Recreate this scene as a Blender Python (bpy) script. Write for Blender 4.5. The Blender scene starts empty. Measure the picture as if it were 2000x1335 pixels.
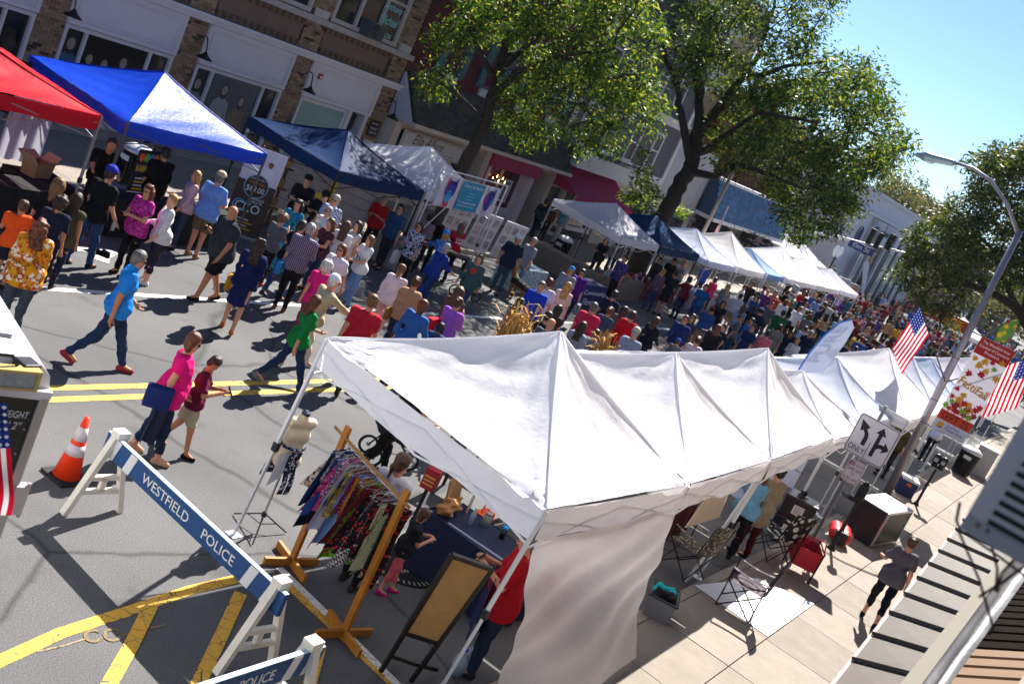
import bpy, bmesh, math, random
import numpy as np
from mathutils import Vector, Matrix
random.seed(7); RNG = np.random.default_rng(11)
S = bpy.context.scene
COL = S.collection
# ------------------------------------------------------------------ camera
H = 5.75                      # camera height over the road (an upper window on the near side)
YAW, PIT, ROL, FPX = math.radians(62.2), math.radians(12.9), math.radians(24.6), 2120.0
_f = np.array([math.sin(YAW)*math.cos(PIT), math.cos(YAW)*math.cos(PIT), -math.sin(PIT)])
_r0 = np.array([math.cos(YAW), -math.sin(YAW), 0.0]); _u0 = np.cross(_r0, _f)
_r = math.cos(ROL)*_r0 + math.sin(ROL)*_u0; _u = -math.sin(ROL)*_r0 + math.cos(ROL)*_u0
cam = bpy.data.objects.new('camera', bpy.data.cameras.new('camera')); COL.objects.link(cam)
cam.matrix_world = Matrix(((_r[0], _u[0], -_f[0], 0), (_r[1], _u[1], -_f[1], 0), (_r[2], _u[2], -_f[2], H), (0, 0, 0, 1)))
cam.data.sensor_width = 36; cam.data.lens = FPX/2000*36; cam.data.clip_start = .05; cam.data.clip_end = 3000
cam.data.dof.use_dof = True; cam.data.dof.focus_distance = 14; cam.data.dof.aperture_fstop = 3.0
S.camera = cam
S.render.resolution_x, S.render.resolution_y = 1024, 683
# ------------------------------------------------------------------ sky, sun, exposure
SUN_EL, SUN_AZ = math.radians(45), math.radians(17)      # azimuth from +X towards +Y
W = bpy.data.worlds.new('World'); S.world = W; W.use_nodes = True
nt = W.node_tree; nt.nodes.clear()
sky = nt.nodes.new('ShaderNodeTexSky'); sky.sky_type = 'NISHITA'; sky.sun_disc = False
sky.sun_elevation = SUN_EL; sky.sun_rotation = math.pi/2 - SUN_AZ; sky.altitude = 2000; sky.air_density = 1.0; sky.dust_density = .05; sky.ozone_density = 4.5
bg = nt.nodes.new('ShaderNodeBackground'); bg.inputs[1].default_value = .058
wo = nt.nodes.new('ShaderNodeOutputWorld'); nt.links.new(sky.outputs[0], bg.inputs[0]); nt.links.new(bg.outputs[0], wo.inputs[0])
sl = bpy.data.lights.new('sun', 'SUN'); sl.energy = 5.0; sl.angle = math.radians(.53); sl.color = (1, .95, .87)
sun = bpy.data.objects.new('sun', sl); COL.objects.link(sun)
SD = Vector((math.cos(SUN_EL)*math.cos(SUN_AZ), math.cos(SUN_EL)*math.sin(SUN_AZ), math.sin(SUN_EL)))
sun.rotation_euler = SD.to_track_quat('Z', 'Y').to_euler(); sun.location = (0, 0, 40)
S.view_settings.view_transform = 'Standard'; S.view_settings.look = 'None'; S.view_settings.gamma = 1
S.view_settings.use_curve_mapping = False; S.view_settings.exposure = 1.48
S.render.engine = 'CYCLES'; S.cycles.max_bounces = 6; S.cycles.transparent_max_bounces = 8
# ------------------------------------------------------------------ where a spot of the photo lies in the place
def ray(x, y): return _f + _r*(x-1000)/FPX - _u*(y-667.5)/FPX
def G(x, y, z=0.0):            # on the level z
    d = ray(x, y); t = (z-H)/d[2]; return Vector((d[0]*t, d[1]*t, z))
def AY(x, y, Y):               # on the plane Y = const (a facade)
    d = ray(x, y); t = Y/d[1]; return Vector((d[0]*t, Y, H+d[2]*t))
def AX(x, y, X):
    d = ray(x, y); t = X/d[0]; return Vector((X, d[1]*t, H+d[2]*t))
def AD(x, y, dist):
    d = ray(x, y); return Vector(d*dist)+Vector((0, 0, H))
# ------------------------------------------------------------------ materials
def lin(h):
    if not isinstance(h, str): return tuple(h)[:3]
    h = h.lstrip('#'); o = []
    for i in (0, 2, 4):
        c = int(h[i:i+2], 16)/255; o.append(c/12.92 if c <= .04045 else ((c+.055)/1.055)**2.4)
    return tuple(o)
MC = {}
def M(hexc, rough=.7, metal=0, var=0, vs=6, bump=0, bs=40, trans=0, spec=.35, emit=0, coat=0, key=None, bd=.02):
    """procedural material: colour broken by noise, fine relief, optional light passing through the cloth"""
    k = key or (hexc, rough, metal, var, vs, bump, bs, trans, spec, emit, coat, bd)
    if k in MC: return MC[k]
    m = bpy.data.materials.new('m_%s' % (str(hexc)[:12])); m.use_nodes = True
    n = m.node_tree.nodes; l = m.node_tree.links; b = n['Principled BSDF']
    c = lin(hexc); b.inputs['Base Color'].default_value = (*c, 1); b.inputs['Roughness'].default_value = rough
    b.inputs['Metallic'].default_value = metal; b.inputs['Specular IOR Level'].default_value = spec
    if coat: b.inputs['Coat Weight'].default_value = coat; b.inputs['Coat Roughness'].default_value = .1
    tc = None; colout = None
    if var or bump:
        tc = n.new('ShaderNodeTexCoord')
    if var:
        t = n.new('ShaderNodeTexNoise'); t.inputs['Scale'].default_value = vs; t.inputs['Detail'].default_value = 6; t.inputs['Roughness'].default_value = .65
        l.new(tc.outputs['Object'], t.inputs['Vector'])
        r = n.new('ShaderNodeValToRGB'); r.color_ramp.elements[0].position = .3; r.color_ramp.elements[1].position = .7
        r.color_ramp.elements[0].color = (*[x*(1-var) for x in c], 1); r.color_ramp.elements[1].color = (*[min(1, x*(1+var*.7)) for x in c], 1)
        l.new(t.outputs['Fac'], r.inputs['Fac']); l.new(r.outputs[0], b.inputs['Base Color']); colout = r.outputs[0]
    if bump:
        t2 = n.new('ShaderNodeTexNoise'); t2.inputs['Scale'].default_value = bs; t2.inputs['Detail'].default_value = 4
        l.new(tc.outputs['Object'], t2.inputs['Vector'])
        bp = n.new('ShaderNodeBump'); bp.inputs['Strength'].default_value = bump; bp.inputs['Distance'].default_value = bd
        l.new(t2.outputs['Fac'], bp.inputs['Height']); l.new(bp.outputs[0], b.inputs['Normal'])
    if emit:
        b.inputs['Emission Color'].default_value = (*c, 1); b.inputs['Emission Strength'].default_value = emit
    if trans:
        ts = n.new('ShaderNodeBsdfTranslucent'); ts.inputs[0].default_value = (*c, 1)
        if colout: l.new(colout, ts.inputs[0])
        mx = n.new('ShaderNodeMixShader'); mx.inputs[0].default_value = trans
        l.new(b.outputs[0], mx.inputs[1]); l.new(ts.outputs[0], mx.inputs[2])
        l.new(mx.outputs[0], n['Material Output'].inputs[0])
    MC[k] = m; return m
def glass(hexc='#1a2430', rough=.06):
    k = ('glass', hexc, rough)
    if k not in MC: MC[k] = M(hexc, rough, spec=.8, key=k)
    return MC[k]
def pattern(kind, cols, scale=10, rough=.8):
    """printed cloth: plaid, stripes, dots, floral or checks, in object space"""
    k = (kind, tuple(cols), scale)
    if k in MC: return MC[k]
    m = bpy.data.materials.new('m_'+kind); m.use_nodes = True; n = m.node_tree.nodes; l = m.node_tree.links
    b = n['Principled BSDF']; b.inputs['Roughness'].default_value = rough; b.inputs['Specular IOR Level'].default_value = .2
    tc = n.new('ShaderNodeTexCoord'); cs = [(*lin(c), 1) for c in cols]
    def mix(f, a, bb):
        x = n.new('ShaderNodeMix'); x.data_type = 'RGBA'
        l.new(f, x.inputs['Factor'])
        for s, i in ((a, 6), (bb, 7)):
            if hasattr(s, 'is_linked'): l.new(s, x.inputs[i])
            else: x.inputs[i].default_value = s
        return x.outputs[2]
    def thr(o, t, w=.02):
        r = n.new('ShaderNodeMapRange'); r.inputs[1].default_value = t-w; r.inputs[2].default_value = t+w; l.new(o, r.inputs[0]); return r.outputs[0]
    def wave(ax, sc):
        w = n.new('ShaderNodeTexWave'); w.bands_direction = ax; w.inputs['Scale'].default_value = sc; l.new(tc.outputs['Object'], w.inputs['Vector']); return w.outputs['Fac']
    if kind == 'plaid':
        c = mix(thr(wave('Z', scale), .6), cs[0], cs[1]); c2 = mix(thr(wave('Y', scale), .7), c, cs[-1]); c = c2
    elif kind == 'stripe': c = mix(thr(wave('Z', scale), .5), cs[0], cs[1])
    elif kind == 'vstripe': c = mix(thr(wave('Y', scale), .5), cs[0], cs[1])
    elif kind == 'check':
        ck = n.new('ShaderNodeTexChecker'); ck.inputs['Scale'].default_value = scale; l.new(tc.outputs['Object'], ck.inputs['Vector']); ck.inputs[1].default_value = cs[0]; ck.inputs[2].default_value = cs[1]; c = ck.outputs[0]
    elif kind == 'dots':
        v = n.new('ShaderNodeTexVoronoi'); v.inputs['Scale'].default_value = scale; l.new(tc.outputs['Object'], v.inputs['Vector']); c = mix(thr(v.outputs['Distance'], .32), cs[1], cs[0])
    else:   # floral
        v = n.new('ShaderNodeTexVoronoi'); v.inputs['Scale'].default_value = scale; l.new(tc.outputs['Object'], v.inputs['Vector'])
        t = n.new('ShaderNodeTexNoise'); t.inputs['Scale'].default_value = scale*.8; l.new(tc.outputs['Object'], t.inputs['Vector'])
        c = mix(thr(v.outputs['Distance'], .42, .05), cs[1], cs[0]); c = mix(thr(t.outputs['Fac'], .56, .02), c, cs[-1])
        if len(cs) > 3:
            t3 = n.new('ShaderNodeTexNoise'); t3.inputs['Scale'].default_value = scale*1.7; l.new(tc.outputs['Object'], t3.inputs['Vector']); c = mix(thr(t3.outputs['Fac'], .58, .02), c, cs[2])
    l.new(c, b.inputs['Base Color']); MC[k] = m; return m
# ------------------------------------------------------------------ mesh building
class MB:
    def __init__(s): s.v = []; s.f = []; s.m = []
    def add(s, vs, fs, mi=0):
        o = len(s.v); s.v += [tuple(x) for x in vs]; s.f += [tuple(i+o for i in f) for f in fs]; s.m += [mi]*len(fs); return s
    def box(s, lo, hi, mi=0, R=None, o=None):
        x0, y0, z0 = lo; x1, y1, z1 = hi
        vs = [Vector(p) for p in ((x0, y0, z0), (x1, y0, z0), (x1, y1, z0), (x0, y1, z0), (x0, y0, z1), (x1, y0, z1), (x1, y1, z1), (x0, y1, z1))]
        if R is not None: vs = [R @ p for p in vs]
        if o is not None: vs = [p+Vector(o) for p in vs]
        return s.add(vs, [(0, 3, 2, 1), (4, 5, 6, 7), (0, 1, 5, 4), (1, 2, 6, 5), (2, 3, 7, 6), (3, 0, 4, 7)], mi)
    def bbox(s, lo, hi, b=.01, mi=0, R=None, o=None):      # box with chamfered edges
        bm = bmesh.new(); bmesh.ops.create_cube(bm, size=1)
        for q in bm.verts: q.co = Vector([lo[i]+(q.co[i]+.5)*(hi[i]-lo[i]) for i in range(3)])
        bmesh.ops.bevel(bm, geom=bm.edges[:], offset=b, segments=2, affect='EDGES', profile=.6)
        vs = [q.co.copy() for q in bm.verts]
        if R is not None: vs = [R @ p for p in vs]
        if o is not None: vs = [p+Vector(o) for p in vs]
        bm.verts.index_update(); s.add(vs, [[q.index for q in f.verts] for f in bm.faces], mi); bm.free(); return s
    def bar(s, a, b, w, t=None, up=(0, 0, 1), mi=0):       # square bar a->b
        a, b = Vector(a), Vector(b); d = (b-a); L = d.length; d.normalize(); t = t or w
        up = Vector(up); x = d.cross(up)
        if x.length < 1e-4: x = d.cross(Vector((1, 0, 0)))
        x.normalize(); y = x.cross(d)
        vs = [p+x*sx*w/2+y*sy*t/2 for p in (a, b) for sx, sy in ((-1, -1), (1, -1), (1, 1), (-1, 1))]
        return s.add(vs, [(0, 3, 2, 1), (4, 5, 6, 7), (0, 1, 5, 4), (1, 2, 6, 5), (2, 3, 7, 6), (3, 0, 4, 7)], mi)
    def tube(s, path, rad, n=8, mi=0, cap=True):
        P = [Vector(p) for p in path]; rad = rad if hasattr(rad, '__len__') else [rad]*len(P); o = len(s.v); prev = None
        for i, p in enumerate(P):
            d = (P[min(i+1, len(P)-1)]-P[max(i-1, 0)]).normalized()
            if prev is None:
                x = d.cross(Vector((0, 0, 1)));  x = d.cross(Vector((1, 0, 0))) if x.length < .05 else x
            else: x = prev - d*prev.dot(d)
            x.normalize(); prev = x; y = d.cross(x)
            s.v += [tuple(p+(x*math.cos(a)+y*math.sin(a))*rad[i]) for a in [2*math.pi*k/n for k in range(n)]]
        for i in range(len(P)-1):
            for k in range(n):
                a = o+i*n+k; b = o+i*n+(k+1) % n; s.f.append((a, b, b+n, a+n)); s.m.append(mi)
        if cap:
            s.f.append(tuple(o+k for k in reversed(range(n)))); s.f.append(tuple(o+(len(P)-1)*n+k for k in range(n))); s.m += [mi, mi]
        return s
    def lathe(s, prof, o=(0, 0, 0), n=20, mi=0, sy=1):
        b = len(s.v)
        for r, z in prof: s.v += [(o[0]+r*math.cos(2*math.pi*k/n), o[1]+sy*r*math.sin(2*math.pi*k/n), o[2]+z) for k in range(n)]
        for i in range(len(prof)-1):
            for k in range(n):
                a = b+i*n+k; c = b+i*n+(k+1) % n; s.f.append((a, c, c+n, a+n)); s.m.append(mi)
        s.f.append(tuple(b+k for k in reversed(range(n)))); s.f.append(tuple(b+(len(prof)-1)*n+k for k in range(n))); s.m += [mi, mi]; return s
    def prism(s, pts, d, mi=0):                            # polygon pts (3-D) swept by d
        pts = [Vector(p) for p in pts]; d = Vector(d); n = len(pts)
        return s.add(pts+[p+d for p in pts], [tuple(range(n))[::-1], tuple(range(n, 2*n))]+[(i, (i+1) % n, (i+1) % n+n, i+n) for i in range(n)], mi)
    def ball(s, c, r, mi=0, n=10, k=7, sc=(1, 1, 1)):
        b = len(s.v); c = Vector(c); s.v.append((c.x, c.y, c.z-r*sc[2]))
        for i in range(1, k):
            a = -math.pi/2+math.pi*i/k
            s.v += [(c.x+r*sc[0]*math.cos(a)*math.cos(2*math.pi*j/n), c.y+r*sc[1]*math.cos(a)*math.sin(2*math.pi*j/n), c.z+r*sc[2]*math.sin(a)) for j in range(n)]
        s.v.append((c.x, c.y, c.z+r*sc[2])); e = len(s.v)-1
        for j in range(n):
            s.f.append((b, b+1+(j+1) % n, b+1+j)); s.f.append((e, e-n+j, e-n+(j+1) % n)); s.m += [mi, mi]
            for i in range(k-2):
                q = b+1+i*n; s.f.append((q+j, q+(j+1) % n, q+n+(j+1) % n, q+n+j)); s.m.append(mi)
        return s
    def grid(s, fn, nu, nv, mi=0):
        b = len(s.v)
        for i in range(nu+1):
            for j in range(nv+1): s.v.append(tuple(fn(i/nu, j/nv)))
        for i in range(nu):
            for j in range(nv):
                a = b+i*(nv+1)+j; s.f.append((a, a+nv+1, a+nv+2, a+1)); s.m.append(mi)
        return s
    def mesh(s, name, mats, smooth=False):
        me = bpy.data.meshes.new(name); me.from_pydata(s.v, [], s.f)
        for m in (mats if isinstance(mats, (list, tuple)) else [mats]): me.materials.append(m)
        if len(set(s.m)) > 1: me.polygons.foreach_set('material_index', s.m)
        if smooth: me.polygons.foreach_set('use_smooth', [True]*len(me.polygons))
        me.update(); return me
    def build(s, name, mats, parent=None, smooth=False): return ob(name, s.mesh(name, mats, smooth), parent)
def ob(name, me, parent=None, loc=None, rz=0):
    o = bpy.data.objects.new(name, me); COL.objects.link(o)
    if parent is not None: o.parent = parent
    if loc is not None: o.location = loc
    if rz: o.rotation_euler.z = rz
    return o
def tag(o, label=None, cat=None, group=None, kind=None):
    if label: o['label'] = label
    if cat: o['category'] = cat
    if group: o['group'] = group
    if kind: o['kind'] = kind
    return o
def thing(name, label, cat, loc=(0, 0, 0), rz=0, group=None):
    o = ob(name, None, None, loc, rz); o.empty_display_size = .2; return tag(o, label, cat, group)
def struct(name, mb, mats, smooth=False): return tag(mb.build(name, mats, None, smooth), kind='structure')
def copy_tree(o, parent=None):
    c = o.copy(); COL.objects.link(c)
    if parent is not None: c.parent = parent
    for ch in list(o.children): copy_tree(ch, c)
    return c
TXT = {}
def text(body, o, ex, ey, w, h, mat, parent=None, name='lettering', ext=.002, shear=0):
    """lettering as thin raised mesh, spanning w x h from corner o along ex, ey"""
    if (body, shear) not in TXT:
        cu = bpy.data.curves.new('t', 'FONT'); cu.body = body; cu.size = 1; cu.extrude = .5; cu.shear = shear; cu.resolution_u = 3; cu.align_x = 'CENTER'
        t = bpy.data.objects.new('t', cu); COL.objects.link(t); me = bpy.data.meshes.new_from_object(t)
        co = np.empty(len(me.vertices)*3); me.vertices.foreach_get('co', co); co = co.reshape(-1, 3)
        fs = [tuple(p.vertices) for p in me.polygons]; bpy.data.objects.remove(t)
        co -= co.min(0); co /= np.maximum(co.max(0), 1e-6); TXT[(body, shear)] = (co, fs)
    co, fs = TXT[(body, shear)]; o, ex, ey = Vector(o), Vector(ex).normalized(), Vector(ey).normalized(); nz = ex.cross(ey)
    vs = [o+ex*(c[0]*w)+ey*(c[1]*h)+nz*(c[2]*ext) for c in co]
    return MB().add(vs, fs).build(name, mat, parent)
WHITE = '#e6e6e6'; BLACK = '#0b0b0d'
steel = lambda: M('#9a9da3', .35, .9, bump=.05); wpaint = lambda: M('#dfe0e2', .45, var=.06)
# ================================================================== ground, road, pavements
YC, YF, FY = 3.58, 17.85, 22.0        # near kerb, far kerb, facade line on the far side
asph = bpy.data.materials.new('m_asphalt'); asph.use_nodes = True
_n = asph.node_tree.nodes; _l = asph.node_tree.links; _b = _n['Principled BSDF']; _b.inputs['Roughness'].default_value = .85; _b.inputs['Specular IOR Level'].default_value = .3
_tc = _n.new('ShaderNodeTexCoord')
def _noise(s, d=5):
    t = _n.new('ShaderNodeTexNoise'); t.inputs['Scale'].default_value = s; t.inputs['Detail'].default_value = d; _l.new(_tc.outputs['Object'], t.inputs['Vector']); return t.outputs['Fac']
_r1 = _n.new('ShaderNodeValToRGB'); _r1.color_ramp.elements[0].color = (.088, .088, .093, 1); _r1.color_ramp.elements[1].color = (.128, .126, .127, 1); _r1.color_ramp.elements[0].position = .35; _r1.color_ramp.elements[1].position = .68
_l.new(_noise(.45), _r1.inputs[0])
_sp = _n.new('ShaderNodeMapRange'); _sp.inputs[1].default_value = .3; _sp.inputs[2].default_value = .75; _sp.inputs[3].default_value = .5; _sp.inputs[4].default_value = 1.5
_l.new(_noise(75, 3), _sp.inputs[0])
_mx = _n.new('ShaderNodeVectorMath'); _mx.operation = 'SCALE'; _l.new(_r1.outputs[0], _mx.inputs[0]); _l.new(_sp.outputs[0], _mx.inputs['Scale']); 
_vo = _n.new('ShaderNodeTexVoronoi'); _vo.feature = 'DISTANCE_TO_EDGE'; _vo.inputs['Scale'].default_value = .33; _wp = _n.new('ShaderNodeTexNoise'); _wp.inputs['Scale'].default_value = 1.2; _wp.inputs['Detail'].default_value = 6; _l.new(_tc.outputs['Object'], _wp.inputs['Vector'])
_wa = _n.new('ShaderNodeMix'); _wa.data_type = 'RGBA'; _wa.inputs['Factor'].default_value = .22; _l.new(_tc.outputs['Object'], _wa.inputs[6]); _l.new(_wp.outputs['Color'], _wa.inputs[7]); _l.new(_wa.outputs[2], _vo.inputs['Vector'])
_ck = _n.new('ShaderNodeMapRange'); _ck.inputs[1].default_value = .0; _ck.inputs[2].default_value = .012; _ck.inputs[3].default_value = .45; _ck.inputs[4].default_value = 1; _l.new(_vo.outputs['Distance'], _ck.inputs[0])
_st = _n.new('ShaderNodeMapRange'); _st.inputs[1].default_value = .6; _st.inputs[2].default_value = .78; _st.inputs[3].default_value = 1; _st.inputs[4].default_value = .6; _l.new(_noise(1.7, 7), _st.inputs[0])
_m2 = _n.new('ShaderNodeMath'); _m2.operation = 'MULTIPLY'; _l.new(_ck.outputs[0], _m2.inputs[0]); _l.new(_st.outputs[0], _m2.inputs[1])
_m3 = _n.new('ShaderNodeVectorMath'); _m3.operation = 'SCALE'; _l.new(_mx.outputs[0], _m3.inputs[0]); _l.new(_m2.outputs[0], _m3.inputs['Scale']); _l.new(_m3.outputs[0], _b.inputs['Base Color'])
_bp = _n.new('ShaderNodeBump'); _bp.inputs['Strength'].default_value = .5; _bp.inputs['Distance'].default_value = .01; _l.new(_noise(180, 2), _bp.inputs['Height']); _l.new(_bp.outputs[0], _b.inputs['Normal'])
struct('ground', MB().add([(-200, -300, -.04), (2500, -300, -.04), (2500, 700, -.04), (-200, 700, -.04)], [(0, 1, 2, 3)]), M('#6b6a62', .95, var=.2, vs=.2))
struct('road', MB().add([(-20, YC-.02, 0), (300, YC-.02, 0), (300, YF+.02, 0), (-20, YF+.02, 0)], [(0, 1, 2, 3)]), asph)
struct('side_street', MB().add([(76.5, YF, -.004), (85, YF, -.004), (85, 120, -.004), (76.5, 120, -.004)], [(0, 1, 2, 3)]), asph)
conc = M('#867d73', .9, var=.14, vs=3, bump=.25, bs=120); conc2 = M('#81786f', .9, var=.16, vs=3, bump=.25, bs=120); conc3 = M('#8a8177', .9, var=.12, vs=4, bump=.25, bs=120)
def pavement(name, x0, x1, ys, step, far=False):
    base = struct(name, MB().box((x0, min(ys)-.02, -.03), (x1, max(ys), .085)), M('#4a463f', .95, var=.3, vs=8))
    meshes = {}
    x = x0; i = 0
    while x < x1-.1:
        w = min(step, x1-x)
        for j in range(len(ys)-1):
            a, b = sorted((ys[j], ys[j+1])); mi = random.choice((0, 0, 1, 2)); k = (round(w, 3), j, mi)
            if k not in meshes: meshes[k] = MB().bbox((.006, a+.006, .02), (w-.006, b-.006, .12), .006).mesh('slab', (conc, conc2, conc3)[mi])
            s = ob('paving_slab', meshes[k], base, (x, 0, random.uniform(-.004, .003)))
        x += step
    return base
pavement('pavement_near', 5.6, 60, [YC-.17, 2.28, .95, -.45, -1.6], 1.56)
pavement('pavement_far', 8.0, 75, [YF+.17, 19.3, 20.7, FY+.25], 1.6)
def kerb(name, x0, x1, ya, yb):
    base = struct(name, MB().box((x0, ya+.01, -.05), (x1, yb-.01, .06)), M('#6d675e', .95))
    x = x0
    while x < x1-.05:
        L = min(random.uniform(1.0, 1.9), x1-x)
        ob('kerb_stone', MB().bbox((.004, ya, -.02), (L-.004, yb, .125+random.uniform(-.006, .006)), .014).mesh('kerb_stone', M('#8f877c', .9, var=.2, vs=9, bump=.4, bs=60)), base, (x, 0, 0)); x += L
kerb('kerb_near', 5.6, 60, YC-.165, YC+.0); kerb('kerb_far', 8.0, 75, YF, YF+.165)
# painted markings: sheets a few mm above the asphalt
def worn(hexc, wear=.55, key=None):
    k = ('worn', hexc, wear)
    if k in MC: return MC[k]
    m = M(hexc, .75, var=.1, vs=5, key=k); n = m.node_tree.nodes; l = m.node_tree.links; b = n['Principled BSDF']
    t = n.new('ShaderNodeTexVoronoi'); t.feature = 'DISTANCE_TO_EDGE'; t.inputs['Scale'].default_value = 6; tc = n.new('ShaderNodeTexCoord'); l.new(tc.outputs['Object'], t.inputs['Vector'])
    nz = n.new('ShaderNodeTexNoise'); nz.inputs['Scale'].default_value = 25; nz.inputs['Detail'].default_value = 6; l.new(tc.outputs['Object'], nz.inputs['Vector'])
    lt = n.new('ShaderNodeMath'); lt.operation = 'LESS_THAN'; l.new(t.outputs['Distance'], lt.inputs[0]); lt.inputs[1].default_value = .012
    gt = n.new('ShaderNodeMath'); gt.operation = 'GREATER_THAN'; l.new(nz.outputs['Fac'], gt.inputs[0]); gt.inputs[1].default_value = wear+.12
    mx_ = n.new('ShaderNodeMath'); mx_.operation = 'MAXIMUM'; l.new(lt.outputs[0], mx_.inputs[0]); l.new(gt.outputs[0], mx_.inputs[1])
    src = b.inputs['Base Color'].links[0].from_socket; mm = n.new('ShaderNodeMix'); mm.data_type = 'RGBA'; l.new(mx_.outputs[0], mm.inputs['Factor']); l.new(src, mm.inputs[6]); mm.inputs[7].default_value = (.06, .058, .055, 1)
    l.new(mm.outputs[2], b.inputs['Base Color']); return m
YEL, WHT = worn('#d9a63a', .53), worn('#d9d6cf', .55)
def strip(name, pts, w, mat, z=.004, curve=None):
    P = [Vector((p[0], p[1], z)) for p in pts]; mb = MB(); L = []
    for i, p in enumerate(P):
        d = (P[min(i+1, len(P)-1)]-P[max(i-1, 0)]).normalized(); q = Vector((-d.y, d.x, 0))*w/2; L += [p-q, p+q]
    mb.add(L, [(2*i, 2*i+2, 2*i+3, 2*i+1) for i in range(len(P)-1)]); return struct(name, mb, mat)
for y in (9.78, 10.06): strip('centre_line', [(-5, y), (45, y)], .13, worn('#e0b04c', .66))
strip('parking_line', [(5, 13.05), (60, 13.05)], .13, worn('#e2e0da', .6))
ha = [G(-60, 1318), G(120, 1235), G(250, 1193), G(370, 1152), G(470, 1128), G(520, 1122)]
strip('hatch_line', ha, .13, YEL)
strip('hatch_line', [G(540, 1122), G(640, 1215), G(740, 1310), G(800, 1365)], .12, YEL, .0045)
strip('hatch_line', [G(295, 1182), G(255, 1262), G(205, 1350)], .13, YEL, .0085)
strip('hatch_line', [G(470, 1158), G(430, 1245), G(380, 1350)], .13, YEL, .0085)
strip('hatch_line', [G(625, 1260), G(600, 1350)], .13, YEL, .0085)
strip('parking_line', [G(545, 1108), G(655, 1215), G(760, 1320), G(800, 1360)], .1, WHT, .0048)
# faint survey paint arrow
strip('paint_mark', [G(72, 1272), G(120, 1262), G(170, 1246)], .02, worn('#8a745c', .47), .005)
strip('paint_mark', [G(238, 1240), G(285, 1229), G(322, 1220)], .02, worn('#8a7048', .47), .0065)
for cx, cy in ((182, 1242), (220, 1240)):
    strip('paint_mark', [G(cx+16*math.cos(a), cy+11*math.sin(a)) for a in np.linspace(.3, 5.6, 14)], .03, worn('#7a6440', .47), .0075)
for p in ((1870, 927), (1830, 935), (1808, 972), (1746, 1022), (1755, 1035), (1860, 955)):        # pink chalk prints on the pavement
    q = G(*p, .121)
    for k in range(5):
        a = random.random()*6; o_ = MB().ball((q.x+random.uniform(-.1, .1), q.y+random.uniform(-.07, .07), .1205), .05, n=7, k=4, sc=(1, .4, .05))
        tag(o_.build('chalk_mark', M('#c98f8a', .95)), kind='structure')
# ================================================================== the far side of the street
def fb(mb, x0, x1, z0, z1, proud, back=0.0, mi=0, Y=None):     # block on a facade: from `back` behind the line to `proud` before it
    Y = FY if Y is None else Y
    return mb.box((x0, Y-proud, z0), (x1, Y+back, z1), mi)
EX, EZ = Vector((1, 0, 0)), Vector((0, 0, 1))
def frame(mb, x0, x1, z0, z1, w, proud, back=0, mi=0, Y=None):
    fb(mb, x0, x1, z1-w, z1, proud, back, mi, Y); fb(mb, x0, x1, z0, z0+w, proud, back, mi, Y)
    fb(mb, x0, x0+w, z0+w, z1-w, proud-.002, back, mi, Y); fb(mb, x1-w, x1, z0+w, z1-w, proud-.002, back, mi, Y)
brick_m = [M(c, .9, var=.25, vs=20, bump=.3, bs=70) for c in ('#8d735c', '#80684f', '#97806a', '#72593f', '#3b302c', '#8a6f5d')]
def brickwork(parent, rects, bl=.205, bh=.066, j=.012, proud=.018, limit=300, Y=None, mats=None, mort='#6f675c'):
    Y = FY if Y is None else Y; mats = mats or brick_m; cells = []
    for x0, x1, z0, z1 in rects:
        z = z0; row = 0
        while z+bh <= z1+.02:
            x = x0-(bl/2 if row % 2 else 0)
            while x < x1-.01:
                a, b = max(x, x0), min(x+bl, x1)
                if b-a > .04: cells.append((a, b, z, min(z+bh, z1)))
                x += bl+j
            z += bh+j; row += 1
    for x0, x1, z0, z1 in rects: fb(MB(), x0, x1, z0, z1, 0, .3, Y=Y).build('mortar_bed', M(mort, .95, var=.2, vs=12), parent)
    cells.sort(key=lambda c: (c[0]-14)**2*.2+(c[2]-2.2)**2); sh = {}; rest = MB()
    for i, (a, b, z0, z1) in enumerate(cells):
        mi = random.choices(range(6), (5, 5, 4, 3, 1.2, 3))[0] % len(mats); pr = proud+random.uniform(-.006, .006)
        if i < limit and z1-z0 > .05:
            k = (round(b-a, 3), mi)
            if k not in sh: sh[k] = MB().box((0, -proud, 0), (b-a, .05, bh)).mesh('brick', mats[mi])
            ob('brick', sh[k], parent, (a, Y+random.uniform(-.005, .005), z0))
        else: fb(rest, a, b, z0, z1, pr, .05, mi, Y)
    if rest.v: tag(rest.build('brick_field', mats, parent), kind='stuff')
def gooseneck(x, z, label, Y=FY):
    t = thing('gooseneck_lamp', label, 'lamp', (x, Y-.02, z), 0, 'gooseneck lamps on the brick pillars'); m = M('#0a0a0c', .4, .3)
    MB().lathe([(0, -.02), (.07, -.02), (.07, .02), (0, .02)], n=14).build('wall_plate', m, t)
    P = [(0, -.02, 0)]+[(0, -.1-.32*s_-.14*math.sin(s_*2.2), -.05+.22*math.sin(s_*3.0)) for s_ in np.linspace(0, 1, 9)]
    P += [(0, -.58, -.2)]
    MB().tube(P, .016, 8).build('arm', m, t, True)
    MB().lathe([(.03, .1), (.05, .06), (.1, .01), (.21, -.06), (.215, -.075), (.2, -.075), (.09, 0), (.02, .06)], (0, -.58, -.28), 20).build('shade', m, t, True)
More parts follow.
